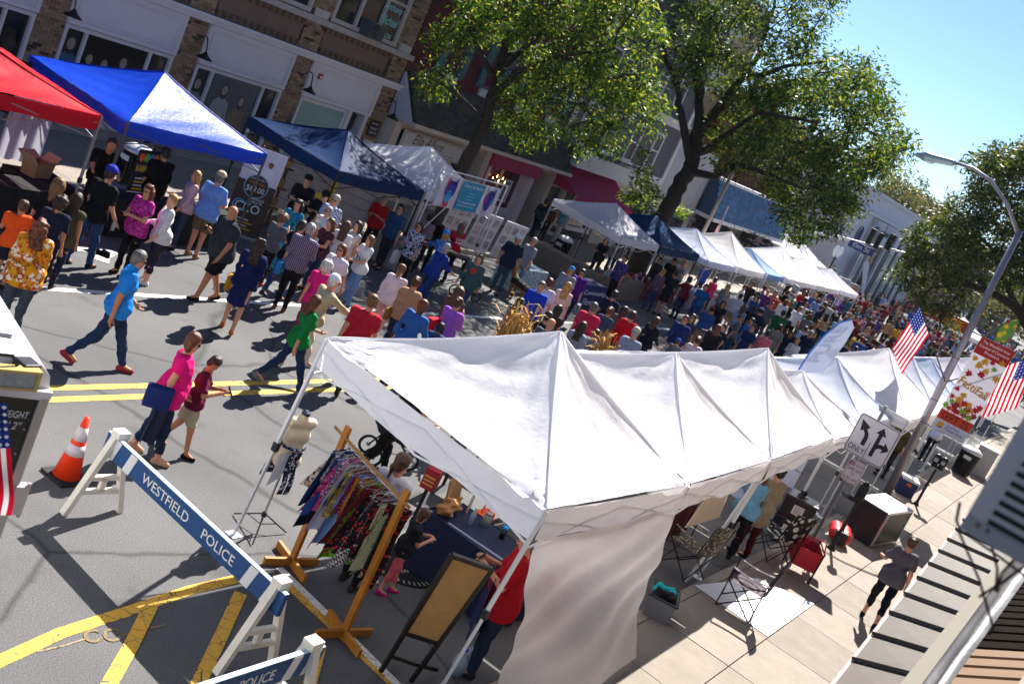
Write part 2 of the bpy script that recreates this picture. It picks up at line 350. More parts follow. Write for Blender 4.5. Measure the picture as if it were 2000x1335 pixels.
def window(parent, x0, x1, z0, z1, fw=.07, mull=(), trans=(), frame_m=None, pane=None, depth=.12, sill=True, proud=.03, Y=None):
    """frame with its panes (each pane its own part)"""
    fm = frame_m or M('#b9b6ba', .6, var=.05); Y = FY if Y is None else Y; mb = MB(); frame(mb, x0, x1, z0, z1, fw, proud, depth, Y=Y)
    xs = [x0+fw]+list(mull)+[x1-fw]; zs = [z0+fw]+list(trans)+[z1-fw]
    for x in mull: fb(mb, x-fw*.4, x+fw*.4, z0+fw, z1-fw, proud-.006, depth, Y=Y)
    for z in trans: fb(mb, x0+fw, x1-fw, z-fw*.35, z+fw*.35, proud-.008, depth, Y=Y)
    w = mb.build('window', fm, parent)
    if sill: fb(MB(), x0-.06, x1+.06, z0-.08, z0-.003, proud+.06, .0, Y=Y).build('sill', fm, w)
    for i in range(len(xs)-1):
        for k in range(len(zs)-1):
            q = MB(); q.box((xs[i]-.01, Y+.06, zs[k]-.01), (xs[i+1]+.01, Y+.07, zs[k+1]+.01)); q.build('pane', pane or glass(), w)
    return w
# ---- brick shop building on the left
bb = thing('brick_shop_building', 'brown brick shop building with framed white sign panels at far left', 'building', (0, 0, 0))
pil = [(7.2, 8.0), (11.1, 11.85), (15.1, 15.81), (18.97, 19.68), (22.89, 23.6), (26.78, 27.5)]
trim = M('#c3c0c8', .55, var=.05, vs=2)
fb(MB(), 7.2, 27.52, 0, 10.5, -.45, 9).build('core_wall', M('#5a5048', .9), bb)
up = [(x0-.05, x1+.05, 4.86, 9.6) for x0, x1 in pil[1:]]
up[-1] = (26.6, 27.5, 4.86, 9.6)
brickwork(bb, [(a, b, .12, 3.66) for a, b in pil]+[(a-.08 if a < 26 else a, b, 3.9, 4.66) for a, b in pil[1:]]+[(15.2, 27.5, 3.88, 4.0), (15.2, 27.5, 4.52, 4.66)][:0]+up)
for i in range(5):
    a, b = pil[i][1], pil[i+1][0]
    mb = MB(); fb(mb, a, b, 2.62, 3.67, .03, .3); mb.build('sign_board', trim, bb)
    mb = MB(); frame(mb, a+.02, b-.02, 2.62, 3.66, .1, .075, 0); frame(mb, a+.19, b-.19, 2.79, 3.49, .03, .05, 0); mb.build('sign_moulding', trim, bb)
    st = MB(); fb(st, a+.09, b-.09, 4.06, 4.5, -.05, .35); st.build('stucco_panel', M('#6e5b50', .9, var=.12, vs=2, bump=.15), bb)
    st = MB()
    for k in range(int((b-a-.1)/.083)):
        x = a+.08+k*.083
        fb(st, x, x+.072, 3.9, 4.06-.005*(k % 2), .012, .3, k % 3); fb(st, x, x+.072, 4.5, 4.66-.004*(k % 2), .012, .3, (k+1) % 3)
    tag(st.build('brick_course', [M('#5d4a3c', .9, var=.3, vs=20), M('#6f5c4b', .9, var=.3, vs=20), M('#483a30', .9)], bb), kind='stuff')
    if i != 4:
        ws = [a+.12+(b-a-.24)*k for k in (.17, .8)]
        w = window(bb, a+.02, b-.02, .5, 2.6, .09, ws, pane=glass('#10141c'), frame_m=trim)
    # upstairs windows
    n = 3; xs = [a+.1+(b-a-.2)*k/n for k in range(1, n)]
    window(bb, a+.05, b-.1, 4.86, 7.4, .12, xs, [6.1], pane=glass('#161d2b'), frame_m=M('#a99f9d', .6), sill=False)
    bs = MB(); fb(bs, a-.02, b+.02, 7.4, 9.6, 0, .3); bs.build('spandrel', brick_m[1], bb)
mb = MB(); fb(mb, 7.2, 27.62, 3.672, 3.8, .12, .3); fb(mb, 7.2, 27.6, 3.80, 3.88, .2, .3); mb.build('shop_cornice', trim, bb)
x = 7.2
while x < 27.5:
    L = min(.98, 27.66-x); fb(MB(), x+.004, x+L-.004, 4.665, 4.83, .1+random.uniform(0, .01), .3).build('sill_stone', M('#a09a98', .8, var=.15, vs=8), bb); x += .98
for a, b in pil[2:]: fb(MB(), a+.05, b-.1, 4.835, 5.06, .07, .1).build('pier_block', M('#aba6a6', .8, var=.1), bb)
for i in range(4):                                        # apron under the shop windows
    a, b = pil[i][1], pil[i+1][0]; fb(MB(), a, b, .1, .5, -.01, .3).build('apron_panel', M('#8f8c92', .7), bb)
# last bay: pale frosted window and recessed doorway
window(bb, 23.65, 25.75, .5, 2.6, .1, pane=M('#7fa09a', .25, var=.12, vs=.8, spec=.6), frame_m=trim)
fb(MB(), 23.6, 25.8, .1, .5, -.01, .3).build('apron_panel', M('#8f8c92', .7), bb)
mb = MB(); mb.box((25.82, FY, .1), (26.0, FY+.42, 2.62)); mb.box((26.62, FY, .1), (26.78, FY+.42, 2.62)); mb.build('door_jamb', trim, bb)
d = MB().box((26.0, FY+.33, .12), (26.62, FY+.4, 2.5)).build('door', M('#23262e', .4), bb); MB().box((26.1, FY+.315, .5), (26.52, FY+.33, 2.3)).build('pane', glass('#141b24'), d)
# window posters in the shop (flat prints behind the glass): pale figures on a dark ground
def poster(x0, x1, z0, z1, figs, bgc, Y=FY+.045):
    p = MB().box((x0, Y, z0), (x1, Y+.008, z1)).build('window_poster', M(bgc, .3, var=.25, vs=2.5), bb)
    for fx, s_, cl in figs:
        x = x0+(x1-x0)*fx; b0 = z0; hh = (z1-z0)*s_; m1 = M(cl, .35, var=.2, vs=5); m2 = M('#8c8078', .35, var=.3, vs=12)
        g_ = MB(); hd = [(x+.062*hh*math.cos(a), Y-.0065, b0+.86*hh+.085*hh*math.sin(a)) for a in np.linspace(0, 6.28, 14)[:-1]]; g_.prism(hd[::-1], (0, .003, 0)); g_.build('printed_face', m2, p)
        bd = [(-.07, .74), (-.22, .66), (-.3, .3), (-.24, .28), (-.15, .5), (-.16, 0), (.16, 0), (.15, .5), (.24, .25), (.3, .28), (.22, .66), (.07, .74)]
        MB().prism([(x+q*hh*.75, Y-.005, b0+r_*hh) for q, r_ in bd], (0, .003, 0)).build('printed_figure', m1, p)
        hr = [(x+.085*hh*math.cos(a), Y-.0058, b0+.87*hh+(.115 if math.sin(a) > 0 else .16)*hh*math.sin(a)) for a in np.linspace(0, 6.28, 16)[:-1]]; MB().prism(hr[::-1], (0, .0005, 0)).build('printed_hair', M('#14151a', .5), p)
poster(15.95, 16.35, .7, 2.5, [(.5, .95, '#33597a')], '#0c1620')
poster(16.5, 18.35, .7, 2.5, [(.12, .8, '#8f97a3'), (.35, .78, '#a5adb8'), (.62, .88, '#5c6068'), (.85, .74, '#46617d')], '#07090d')
poster(19.8, 20.2, .7, 2.5, [(.5, .9, '#6a707c')], '#121a26')
poster(20.4, 22.2, .7, 2.5, [(.3, .92, '#8a8a90'), (.68, .8, '#6b5a48')], '#3a4454')
for i, (x, lb) in enumerate(((11.5, 'black gooseneck lamp above the red canopy at the left end'), (15.5, 'black gooseneck lamp on the brick pillar behind the blue canopy'), (19.33, 'black gooseneck lamp between the two poster windows'), (23.25, 'black gooseneck lamp beside the red fire alarm box'), (27.14, 'black gooseneck lamp at the corner by the lingerie shop'))):
    gooseneck(x, 3.2, lb)
fa = thing('fire_alarm', 'small red fire alarm box on white sign panel', 'alarm', (24.05, FY-.03, 3.3)); MB().bbox((-.08, -.06, -.08), (.08, 0, .08), .01).build('housing', M('#a11d22', .4), fa); MB().box((-.03, -.07, -.04), (.03, -.061, .02)).build('strobe', M('#f2f2f2', .2), fa)
ac = thing('air_conditioner', 'grey box air conditioner in upstairs salon window', 'air conditioner', (24.9, FY-.25, 4.85))
MB().bbox((0, -.2, 0), (.62, .3, .46), .015).build('housing', M('#3f4450', .5, .3), ac); MB().box((.06, -.21, .05), (.3, -.201, .2)).build('grille', M('#14171c', .6), ac); MB().box((.06, -.21, .24), (.3, -.201, .4)).build('grille', M('#14171c', .6), ac)
lt = M('#7fd3d8', .5)
wl = thing('window_lettering', 'pale salon lettering on the upstairs window panes', 'lettering', (25.7, FY-.04, 5.2))
for s_, x, z, w, h in (('Anthony', 25.55, 5.75, .85, .26), ('Michael', 25.55, 5.38, .85, .26), ('SALON', 25.7, 5.0, .6, .16), ('DESIGN', 24.45, 6.0, .75, .16)):
    text(s_, (x-25.7, 0, z-5.2), EX, EZ, w, h, lt, wl, shear=.25)
pl = thing('salon_plaque', 'black wall plaque with white salon name on brick pier', 'sign', (26.9, FY-.05, 2.05)); MB().bbox((0, 0, 0), (.5, .03, .52), .006).build('board', M('#0c0e10', .4), pl)
for s_, z, w in (('Anthony', .36, .32), ('Michael', .21, .32), ('SALON', .07, .36)): text(s_, (.09, -.003, z), EX, EZ, w, .09, M('#c9ccd0'), pl)
nb = thing('notice_frame', 'white framed notice board low on the brick corner pier', 'notice board', (26.95, FY-.06, 1.2)); mb = MB(); mb.box((0, 0, 0), (.46, .04, .07)); mb.box((0, 0, .63), (.46, .04, .7)); mb.box((0, 0, .07), (.06, .04, .63)); mb.box((.4, 0, .07), (.46, .04, .63)); mb.build('frame', trim, nb); MB().box((.06, .01, .07), (.4, .03, .63)).build('sheet', M('#1c2226', .5), nb)
for k in range(4): MB().box((.1, .004, .16+k*.11), (.33-.05*(k % 2), .009, .19+k*.11)).build('printed_line', M('#aab0b2'), nb)
# ---- dark red building with shingled shop roof
rb = thing('red_building', 'dark red painted building with shingled shop roof and teal shutters', 'building')
fb(MB(), 27.56, 38.3, 2.9, 10.6, 0, 9).build('upper_wall', M('#4a0f18', .8, var=.12, vs=1.5), rb)
fb(MB(), 27.56, 38.3, 0, 2.9, -.5, 9).build('shop_back_wall', M('#2b2320', .9), rb)
teal = M('#1f4a55', .6, var=.1)
for x in (29.7, 32.2, 34.7, 37.0):
    w = window(rb, x-.42, x+.42, 4.75, 6.9, .07, (), [5.8], pane=glass('#2a1f17'), frame_m=M('#1d3b42', .6), sill=False)
    for s_ in (-1, 1):
        sh = MB(); sh.box((x+s_*.66-.2, FY-.06, 4.72), (x+s_*.66+.2, FY-.012, 6.9)); so = sh.build('shutter', teal, rb)
        for q in (4.85, 5.85): MB().box((x+s_*.66-.14, FY-.075, q), (x+s_*.66+.14, FY-.061, q+.85)).build('shutter_panel', M('#2b5a66', .6), so)
    fb(MB(), x-.5, x+.5, 4.45, 4.72, .1, 0).build('sill', M('#a9aab4', .7), rb)
# pent roof of shingles, each row lapping the next
z0, z1, dp = 2.98, 4.36, 1.05
mb = MB(); mb.prism([(27.75, FY-dp, z0-.02), (27.75, FY, z0-.02), (27.75, FY, z1-.04)], (10.6, 0, 0)); mb.build('roof_deck', M('#2b2825', .9), rb)
shm = [M(c, .9, var=.3, vs=15, bump=.4, bs=60) for c in ('#3b3a35', '#45433c', '#302f2c')]; rest = MB(); cnt = 0; shs = {}
rows = 11; RL = math.hypot(dp, z1-z0)/rows; ang = math.atan2(z1-z0, dp)
for r_ in range(rows):
    x = 27.75-random.random()*.2
    while x < 38.3:
        w = random.choice((.24, .3, .36)); a, b = max(x, 27.75), min(x+w-.012, 38.35)
        if b-a > .05:
            y = FY-dp+dp*r_/rows-.02; z = z0+(z1-z0)*r_/rows; mi = random.randrange(3); R_ = Matrix.Rotation(ang, 3, 'X')
            if cnt < 300 and x > 27.7 and abs(w-(b-a)-.012) < .001:
                if (w, mi) not in shs: shs[(w, mi)] = MB().box((0, 0, .01), (w-.012, RL*1.15, .035), R=Matrix.Rotation(ang-.09, 3, 'X')).mesh('shingle', shm[mi])
                ob('shingle', shs[(w, mi)], rb, (a, y, z+random.uniform(.0, .012))); cnt += 1
            else: rest.box((0, 0, .01), (b-a, RL*1.15, .035), mi, Matrix.Rotation(ang-.09, 3, 'X'), (a, y, z+.006))
        x += w
tag(rest.build('shingle_field', shm, rb), kind='stuff')
cream = M('#b8aba0', .6, var=.06)
mb = MB(); fb(mb, 27.7, 38.4, 2.86, 2.985, dp+.06, 0); mb.build('eave_board', cream, rb)
mb = MB(); fb(mb, 27.6, 27.95, 0, 2.86, .45, .5); fb(mb, 33.1, 33.45, 0, 2.86, .45, .5); fb(mb, 38.1, 38.4, 0, 2.86, .45, .5); fb(mb, 27.95, 33.1, 2.62, 2.86, .3, .4); fb(mb, 33.45, 38.1, 2.62, 2.86, .3, .4); mb.build('shop_pillar', cream, rb)
mb = MB(); mb.prism([(27.58, FY-1.0, 2.9), (27.58, FY, 2.9), (27.58, FY, 4.3)], (.12, 0, 0)); mb.build('gable_cheek', M('#9fa0b0', .6), rb)
si = thing('shop_sign', 'long white sign with looping script above the draped shop window', 'sign', (28.1, FY-.52, 2.02)); MB().bbox((0, 0, 0), (3.45, .06, .62), .01).build('board', M('#bdb9b8', .6, var=.05), si)
mb = MB(); frame(mb, 28.14, 31.51, 2.06, 2.6, .015, .528, -.5, Y=FY); o_ = mb.build('border_line', M('#55555c'), si); o_.location = (-28.1, -(FY-.52), -2.02)
text('Ella Allure', (.55, -.003, .24), EX, EZ, 1.75, .32, M('#26262b'), si, shear=.4); text('lingerie  loungewear  swimwear', (1.0, -.003, .1), EX, EZ, 2.1, .09, M('#55555c'), si)
w = window(rb, 28.0, 31.2, .55, 2.6, .08, (), (), pane=glass('#121a1c', .08), frame_m=cream)
dr = MB()
for k in range(4):                                        # swagged drapes in the window
    x = 28.15+k*.72; dr.grid(lambda u, v, x=x: (x+u*.74, FY-.1-.04*math.sin(v*40+math.sin(u*3.1)*2), 2.5-v*.8*math.sin(u*math.pi)**.7-.03), 10, 14)
dr.build('drape', M('#2f6d70', .6, var=.2), rb, True)
fb(MB(), 28.0, 31.2, .1, .55, .02, .3).build('apron_panel', cream, rb)
dd = MB(); frame(dd, 31.6, 32.75, .12, 2.6, .12, .08, .1); fb(dd, 31.72, 32.63, .12, .8, .03, .05); do = dd.build('door', cream, rb)
lat = MB()
for k in range(3):
    z = .85+k*.55; lat.bar((31.75, FY-.03, z), (32.6, FY-.03, z+.5), .05); lat.bar((31.75, FY-.045, z+.5), (32.6, FY-.045, z), .05)
lat.build('lattice', cream, do); fb(MB(), 31.7, 32.65, .8, 2.5, 0, .03).build('pane', glass('#15181c'), do)
# pink shop
mag = M('#a01459', .6, var=.08, vs=2)
fb(MB(), 33.55, 37.2, 2.28, 2.83, .47, 0).build('pink_fascia', mag, rb)
fb(MB(), 33.5, 34.0, .1, 2.26, .3, .3).build('shop_pillar', M('#c2bcc2', .6), rb); fb(MB(), 36.75, 37.2, .1, 2.26, .3, .3).build('shop_pillar', M('#c2bcc2', .6), rb)
fb(MB(), 33.5, 33.75, .1, 2.26, .34, 0).build('pink_panel', mag, rb)
w = window(rb, 34.0, 36.75, .7, 2.28, .07, (35.3,), (), pane=M('#4a0e2e', .15, var=.4, vs=2, spec=.7), frame_m=M('#c9c4ca', .5))
fb(MB(), 34.0, 36.75, .1, .7, .05, .2).build('apron_panel', M('#b9b8c4', .6), rb)
pf = MB(); frame(pf, 35.6, 36.2, 1.0, 1.9, .08, .06, -.03); pf.build('picture_frame', M('#c9c9cc'), rb); fb(MB(), 35.68, 36.12, 1.08, 1.82, .03, 0).build('picture', M('#777a80', var=.4, vs=9), rb)
ch = thing('chandelier', 'crystal chandelier with lit candle bulbs in the pink shop window', 'chandelier', (34.75, FY-.32, 1.75))
MB().lathe([(.01, .45), (.015, .1), (.05, .05), (.03, -.1), (.06, -.18), (.0, -.3)], n=10).build('stem', M('#a98f6a', .25, .8), ch, True)
for k in range(8):
    a = k*math.pi/4; R_ = .32 if k % 2 else .22; zz = .05 if k % 2 else .16
    MB().tube([(0, 0, -.1), (R_*.5*math.cos(a), R_*.3*math.sin(a), -.16), (R_*math.cos(a), R_*.6*math.sin(a), zz-.06)], .008, 5).build('arm', M('#a98f6a', .25, .8), ch)
    MB().lathe([(.0, -.01), (.012, .02), (.008, .06), (.0, .09)], (R_*math.cos(a), R_*.6*math.sin(a), zz), 6).build('bulb', M('#ffb060', .3, emit=9), ch)
    MB().ball((R_*math.cos(a), R_*.6*math.sin(a), zz-.14), .025, n=6, k=4, sc=(.7, .7, 2)).build('crystal', M('#d8d8e0', .05, spec=.9), ch)
# ---- grey clapboard building with white parapet and dark pink awning
gb = thing('clapboard_building', 'grey clapboard building with white window frames above the pink awning', 'building')
fb(MB(), 38.32, 48.9, 0, 11.6, -.25, 9).build('core_wall', M('#55504f', .9), gb)
sm = {}
for z in np.arange(3.95, 11.4, .165):
    for a, b in ((38.4, 41.6), (41.6, 45.2), (45.2, 48.8)):
        k = round(b-a, 2)
        if k not in sm: sm[k] = MB().prism([(0, -.03, 0), (0, .28, 0), (0, .28, .165), (0, -.008, .165)], (b-a-.004, 0, 0)).mesh('siding_board', M('#5c5862', .75, var=.08, vs=2))
        ob('siding_board', sm[k], gb, (a, FY, z))
wm = M('#c9c6cc', .5, var=.04)
for z in (4.15, 7.3):
    for x in (39.6, 41.9, 44.3, 46.6): window(gb, x-.46, x+.46, z, z+1.75, .1, (), (z+.9,), pane=glass('#232f3f'), frame_m=wm, proud=.08)
for z in (6.35, 9.5):
    mb = MB(); fb(mb, 38.35, 48.85, z, z+.28, .16, 0); fb(mb, 38.35, 48.85, z+.28, z+.38, .26, 0); mb.build('storey_band', wm, gb)
mb = MB(); fb(mb, 48.62, 48.92, 0, 11.5, .1, 9); fb(mb, 38.3, 38.5, 3.9, 11.5, .1, 0); mb.build('corner_board', wm, gb)
mb = MB(); fb(mb, 38.3, 49.0, 11.3, 11.9, .5, 9.2); mb.build('roof_cornice', wm, gb)
mb = MB(); fb(mb, 38.45, 44.1, 3.42, 3.95, 1.1, -1.02); fb(mb, 38.45, 44.1, 3.3, 3.42, 1.1, 0); mb.box((43.98, FY-1.02, 3.42), (44.1, FY, 3.95)); mb.build('balcony_parapet', M('#bfbcc2', .6, var=.06), gb)
mb = MB(); mb.tube([(38.5, FY-1.06, 4.2), (44.05, FY-1.06, 4.2)], .02, 6)
for x in np.arange(38.5, 44.1, .9): mb.tube([(x, FY-1.06, 3.95), (x, FY-1.06, 4.2)], .014, 5)
mb.build('balcony_rail', M('#b8b8c0', .4, .4), gb)
mb = MB(); fb(mb, 44.3, 48.62, .1, 3.6, .02, .3); mb.build('stucco_wall', M('#a8a39f', .8, var=.1, bump=.2), gb); mb = MB(); fb(mb, 44.3, 48.62, 3.6, 3.95, .1, .3); mb.build('white_band', wm, gb); mb = MB(); fb(mb, 44.35, 48.5, 2.3, 2.42, .25, 0); fb(mb, 44.6, 48.4, .5, 2.25, .03, 0, 1); mb.build('shop_window', [M('#8a7a68', .7), glass('#20262c')], gb)
rc = thing('folding_chairs', 'pair of white framed chairs on the small balcony roof', 'chair', (44.4, FY-.5, 3.6), 0)
mb = MB(); [mb.bar((x, -.3, 0), (x+.1, -.3, .6), .04) for x in (0, .4, .8)]; mb.bar((0, -.3, .3), (.9, -.3, .3), .04); mb.build('frame', wm, rc)
tag(rc, 'white slatted railing beside grey clapboard window', 'railing'); rc.name = 'white_railing'
# awning
aw = thing('shop_awning', 'dark pink sloping shop awning with white bakery lettering on valance', 'awning', (38.5, FY, 2.1)); am = M('#b0245e', .75, var=.06, vs=3, bump=.1, trans=.25)
MB().grid(lambda u, v: (u*5.4, -1.6*v-.02, 1.2-1.0*v+.03*math.sin(v*3)), 6, 6).build('sheet', am, aw)
MB().grid(lambda u, v: (u*5.4, -1.62-.01*math.sin(u*60), .2-.24*v), 30, 1).build('valance', am, aw)
for x in (0, 5.4): MB().add([(x, -.02, 1.2), (x, -1.62, .2), (x, -.02, .2)], [(0, 1, 2)]).build('side_sheet', am, aw)
text('WOOF GANG BAKERY & GROOMING', (1.6, -1.645, .08), EX, EZ, 2.6, .1, M('#e0dde0'), aw); text('Neighborhood Pet Grooming', (1.9, -1.645, -.02), EX, EZ, 2.0, .06, M('#e0dde0'), aw)
mb = MB(); [mb.tube([(x, -.05, .2), (x, -1.55, .22)], .02, 6) for x in (.05, 1.8, 3.6, 5.35)]; mb.build('awning_frame', M('#888'.replace('888', '888888'), .4, .6), aw)
mb = MB(); fb(mb, 38.5, 43.9, .1, 2.3, -.1, .2); mb.build('bakery_front', M('#1d1a1c', .6), gb)
for a, b in ((38.55, 40.2), (41.6, 43.8)): window(gb, a, b, .6, 2.25, .09, (), (), pane=M('#2d2119', .12, var=.7, vs=2, spec=.7), frame_m=wm, proud=.1)
mb = MB(); frame(mb, 40.35, 41.45, .12, 2.25, .12, .08, .1); do = mb.build('door', M('#c0bbb8', .5), gb); fb(MB(), 40.47, 41.33, .3, 2.1, 0, .03).build('pane', M('#32241b', .1, var=.7, vs=3), do)
# ---- white shop wall and the building with the blue shingled mansard
wb = thing('white_wall_building', 'plain white wall building between clapboard house and blue mansard', 'building')
fb(MB(), 48.95, 54.3, 0, 6.0, 0, 9).build('wall', M('#a9a8ac', .75, var=.08, vs=1), wb); window(wb, 49.8, 51.2, .5, 2.3, .1, (50.5,), frame_m=wm); mb = MB(); fb(mb, 51.9, 53.6, .3, 2.35, .04, 0); mb.build('shop_window', glass('#2a3038'), wb)
mb = MB(); fb(mb, 51.6, 53.9, 2.45, 2.7, .5, 0); mb.build('dark_lintel', M('#23262a', .5), wb)
mb = MB(); [fb(mb, 50.1+k*.16, 50.2+k*.16, 3.3, 3.5, .03, 0) for k in range(5)]; mb.build('vent', M('#55565c'), wb)
ms = thing('blue_mansard_building', 'long shop building with slate blue shingled mansard front', 'building')
fb(MB(), 54.3, 66.8, 0, 5.1, -.1, 9).build('core_wall', M('#a39c98', .8), ms)
mb = MB(); mb.prism([(54.35, FY-1.2, 3.1), (54.35, FY-.1, 3.1), (54.35, FY-.1, 5.0), (54.35, FY-.6, 5.0)], (12.3, 0, 0)); mb.build('mansard_deck', M('#24405f', .8), ms)
bm_ = [M(c, .7, var=.2, vs=12, spec=.5) for c in ('#2b5580', '#31608f', '#244a70')]; sh = {}; n_ = 0; rest = MB()
for r_ in range(12):
    x = 54.35-(.2 if r_ % 2 else 0); z = 3.1+r_*.158; y = FY-1.2+.6*r_/12-.02
    while x < 66.6:
        mi = random.randrange(3)
        if n_ < 300: 
            if mi not in sh: sh[mi] = MB().box((0, 0, 0), (.385, .03, .18), R=Matrix.Rotation(-.3, 3, 'X')).mesh('shingle', bm_[mi])
            ob('shingle', sh[mi], ms, (x, y-random.uniform(.0, .015), z)); n_ += 1
        else: rest.box((0, 0, 0), (.385, .03, .18), mi, Matrix.Rotation(-.3, 3, 'X'), (x, y, z))
        x += .4
tag(rest.build('shingle_field', bm_, ms), kind='stuff')
mb = MB(); fb(mb, 54.3, 66.75, 5.0, 5.16, .7, 0); fb(mb, 54.3, 66.75, 2.9, 3.1, 1.22, 0); mb.build('white_trim', wm, ms)
for a, b in ((54.6, 56.2), (56.5, 58.0), (58.3, 60.2), (60.5, 62.4), (62.8, 64.6), (64.8, 66.5)): window(ms, a, b, .4, 2.6, .1, ((a+b)/2,), (), pane=glass('#262c36'), frame_m=M('#8d847c', .7), proud=.06, sill=False)
for a, b, lb in ((54.8, 58.4, 'black shop awning under the left end of the blue mansard'), (62.6, 66.2, 'black shop awning under the right end of the blue mansard')):
    aw = thing('black_awning', lb, 'awning', (a, FY, 2.1), 0, 'black shop awnings'); m_ = M('#14181c', .8)
    MB().grid(lambda u, v: (u*(b-a), -1.7*v, 1.0-.9*v), 4, 4).build('sheet', m_, aw); MB().grid(lambda u, v: (u*(b-a), -1.71, .1-.25*v), 10, 1).build('valance', m_, aw)
    for x in (0, b-a): MB().add([(x, 0, 1.0), (x, -1.7, .1), (x, 0, .1)], [(0, 1, 2)]).build('side_sheet', m_, aw)
ns = thing('red_lit_sign', 'dark hanging sign with red lettering among black lamp shades', 'sign', (60.9, FY-1.5, 2.4)); MB().bbox((0, 0, 0), (1.2, .1, .6), .02).build('board', M('#1b1215', .5), ns); text('salon', (.15, -.003, .18), EX, EZ, .9, .25, M('#c22a4a'), ns)
for k in range(4): gooseneck(59.2+k*1.1, 2.95, ['first', 'second', 'third', 'fourth'][k]+' black lamp shade from the left under the blue mansard', FY-1.2)
# red brick upper building and a tall tan wall behind the big tree
tb = thing('tan_building', 'tall plain tan stucco building seen behind the big tree', 'building'); mb = MB().box((50.5, 26, 0), (62, 40, 14.2)); mb.build('wall', M('#8d7b63', .85, var=.08, vs=.6), tb); MB().box((50.3, 25.8, 14.2), (62.2, 40, 14.6)).build('coping', M('#b9b2a6', .7), tb)
for x in (53, 56, 59): window(tb, x-.5, x+.5, 9.4, 11.2, .1, (), (10.3,), Y=26)
rk = thing('red_brick_block', 'red brick upper storeys with small sash windows beyond blue mansard', 'building'); MB().box((60.5, 24.0, 4.9), (73.8, 34, 9.6)).build('wall', M('#6b2f26', .9, var=.25, vs=3, bump=.3, bs=30), rk); MB().box((60.4, 23.8, 9.6), (73.9, 34, 10.0)).build('cornice', M('#8f8a86', .7), rk)
for x in (62, 64.2, 66.4, 68.6, 70.8): window(rk, x-.45, x+.45, 6.2, 8.1, .08, (), (7.1,), Y=24.0, frame_m=wm, sill=True)
fb(MB(), 67.0, 74, 0, 4.85, 0, 8).build('shop_wall', M('#9c9894', .8), rk)
for a in (67.5, 69.7, 71.9): window(rk, a, a+1.7, .4, 2.6, .1, (), ())
# ---- white corner building with columns
cb = thing('white_corner_building', 'white stone corner building with round windows and tall dark doorway', 'building', (0, 0, 0)); cw = M('#b9bac4', .8, var=.05, vs=.5); cw2 = M('#a7a8b4', .8, var=.05)
X0, X1 = 85.0, 116.0
fb(MB(), X0, X1, 0, 8.6, 0, 14).build('wall', cw, cb)
mb = MB(); fb(mb, X0-.3, X1, 7.0, 7.25, .35, 14); fb(mb, X0-.15, X1, 8.6, 8.85, .2, 14.2); mb.build('cornice', cw, cb)
mb = MB(); fb(mb, 89.2, 96.4, .1, 6.9, .5, 0); mb.build('entrance_bay', cw2, cb)
mb = MB(); fb(mb, 91.0, 94.6, .1, 5.2, .52, 0, 0); mb.build('doorway', glass('#0c1620'), cb)
mb = MB(); frame(mb, 90.5, 95.1, .1, 5.6, .45, .75, 0); fb(mb, 90.2, 95.4, 5.6, 5.85, .95, 0); mb.build('door_surround', cw, cb)
for k in range(8): fb(MB(), 91.2+k*.42, 91.45+k*.42, 5.9, 6.25, .53, 0).build('letter_block', M('#2a2c33'), cb)
for x in (89.6, 96.0, 99.5, 102.4, 105.3, 108.2, 111.1): fb(MB(), x-.35, x+.35, .1, 6.4, .7 if x < 97 else .12, 0).build('dark_pilaster', M('#20242e', .5), cb)
for x in (87.2,): MB().lathe([(0, 0), (.75, 0), (.75, .12), (.6, .12), (.6, .06), (0, .06)], n=24).build('round_window', glass('#2f4a6b'), cb).matrix_world = Matrix.Translation((x, FY-.01, 5.2)) @ Matrix.Rotation(math.pi/2, 4, 'X')
for y in (25, 29): MB().box((X0-.03, y-.5, 2.5), (X0, y+.5, 5)).build('side_window', glass('#2f4a6b'), cb)
for x in (100.9, 103.8, 106.7): fb(MB(), x-.6, x+.6, 1.0, 4.8, .02, 0).build('tall_window', glass('#8fa0ad', .15), cb)
MB().lathe([(0, 0), (4.5, 0), (3.9, 1.2), (2.2, 2.3), (0, 2.7)], (97, 33, 8.8), 20).build('roof_dome', M('#39424e', .6), cb)
# more buildings closing the far end of the street
for k, (x, y, w, d_, h_, c, lb) in enumerate(((122, 20, 16, 10, 7.5, '#8b6f60', 'far brown brick shop block beyond the corner building'), (140, 20, 18, 10, 9, '#a39c90', 'far pale grey shop block at the hazy street end'), (165, 18, 22, 12, 8, '#7d7b80', 'farthest dark grey block closing the hazy street'))):
    t = thing('far_shop_block', lb, 'building', (x, y, 0), 0, 'shop blocks at the end of the street'); MB().box((0, 0, 0), (w, d_, h_)).build('wall', M(c, .9, var=.1, vs=.5), t); MB().box((-.2, -.3, h_), (w+.2, d_, h_+.4)).build('cornice', M('#8f8c88'), t)
    for i in range(int(w/3)):
        for z in (1, 4.4): MB().box((.8+i*3, -.04, z), (2.4+i*3, .02, z+2)).build('window', glass(), t)
# ---- the camera's own side of the street, beyond the awning
nbld = thing('near_brick_building', 'tan brick wall of the near building at the lower right corner', 'building')
MB().box((2.5, -9, -.02), (60, -1.7, 3.0)).build('wall', M('#8c7a63', .9, var=.2, vs=5), nbld)
MB().box((3.4, -9, 3.0), (60, -1.75, 11)).build('upper_wall', M('#8a7258', .9, var=.2, vs=5), nbld)
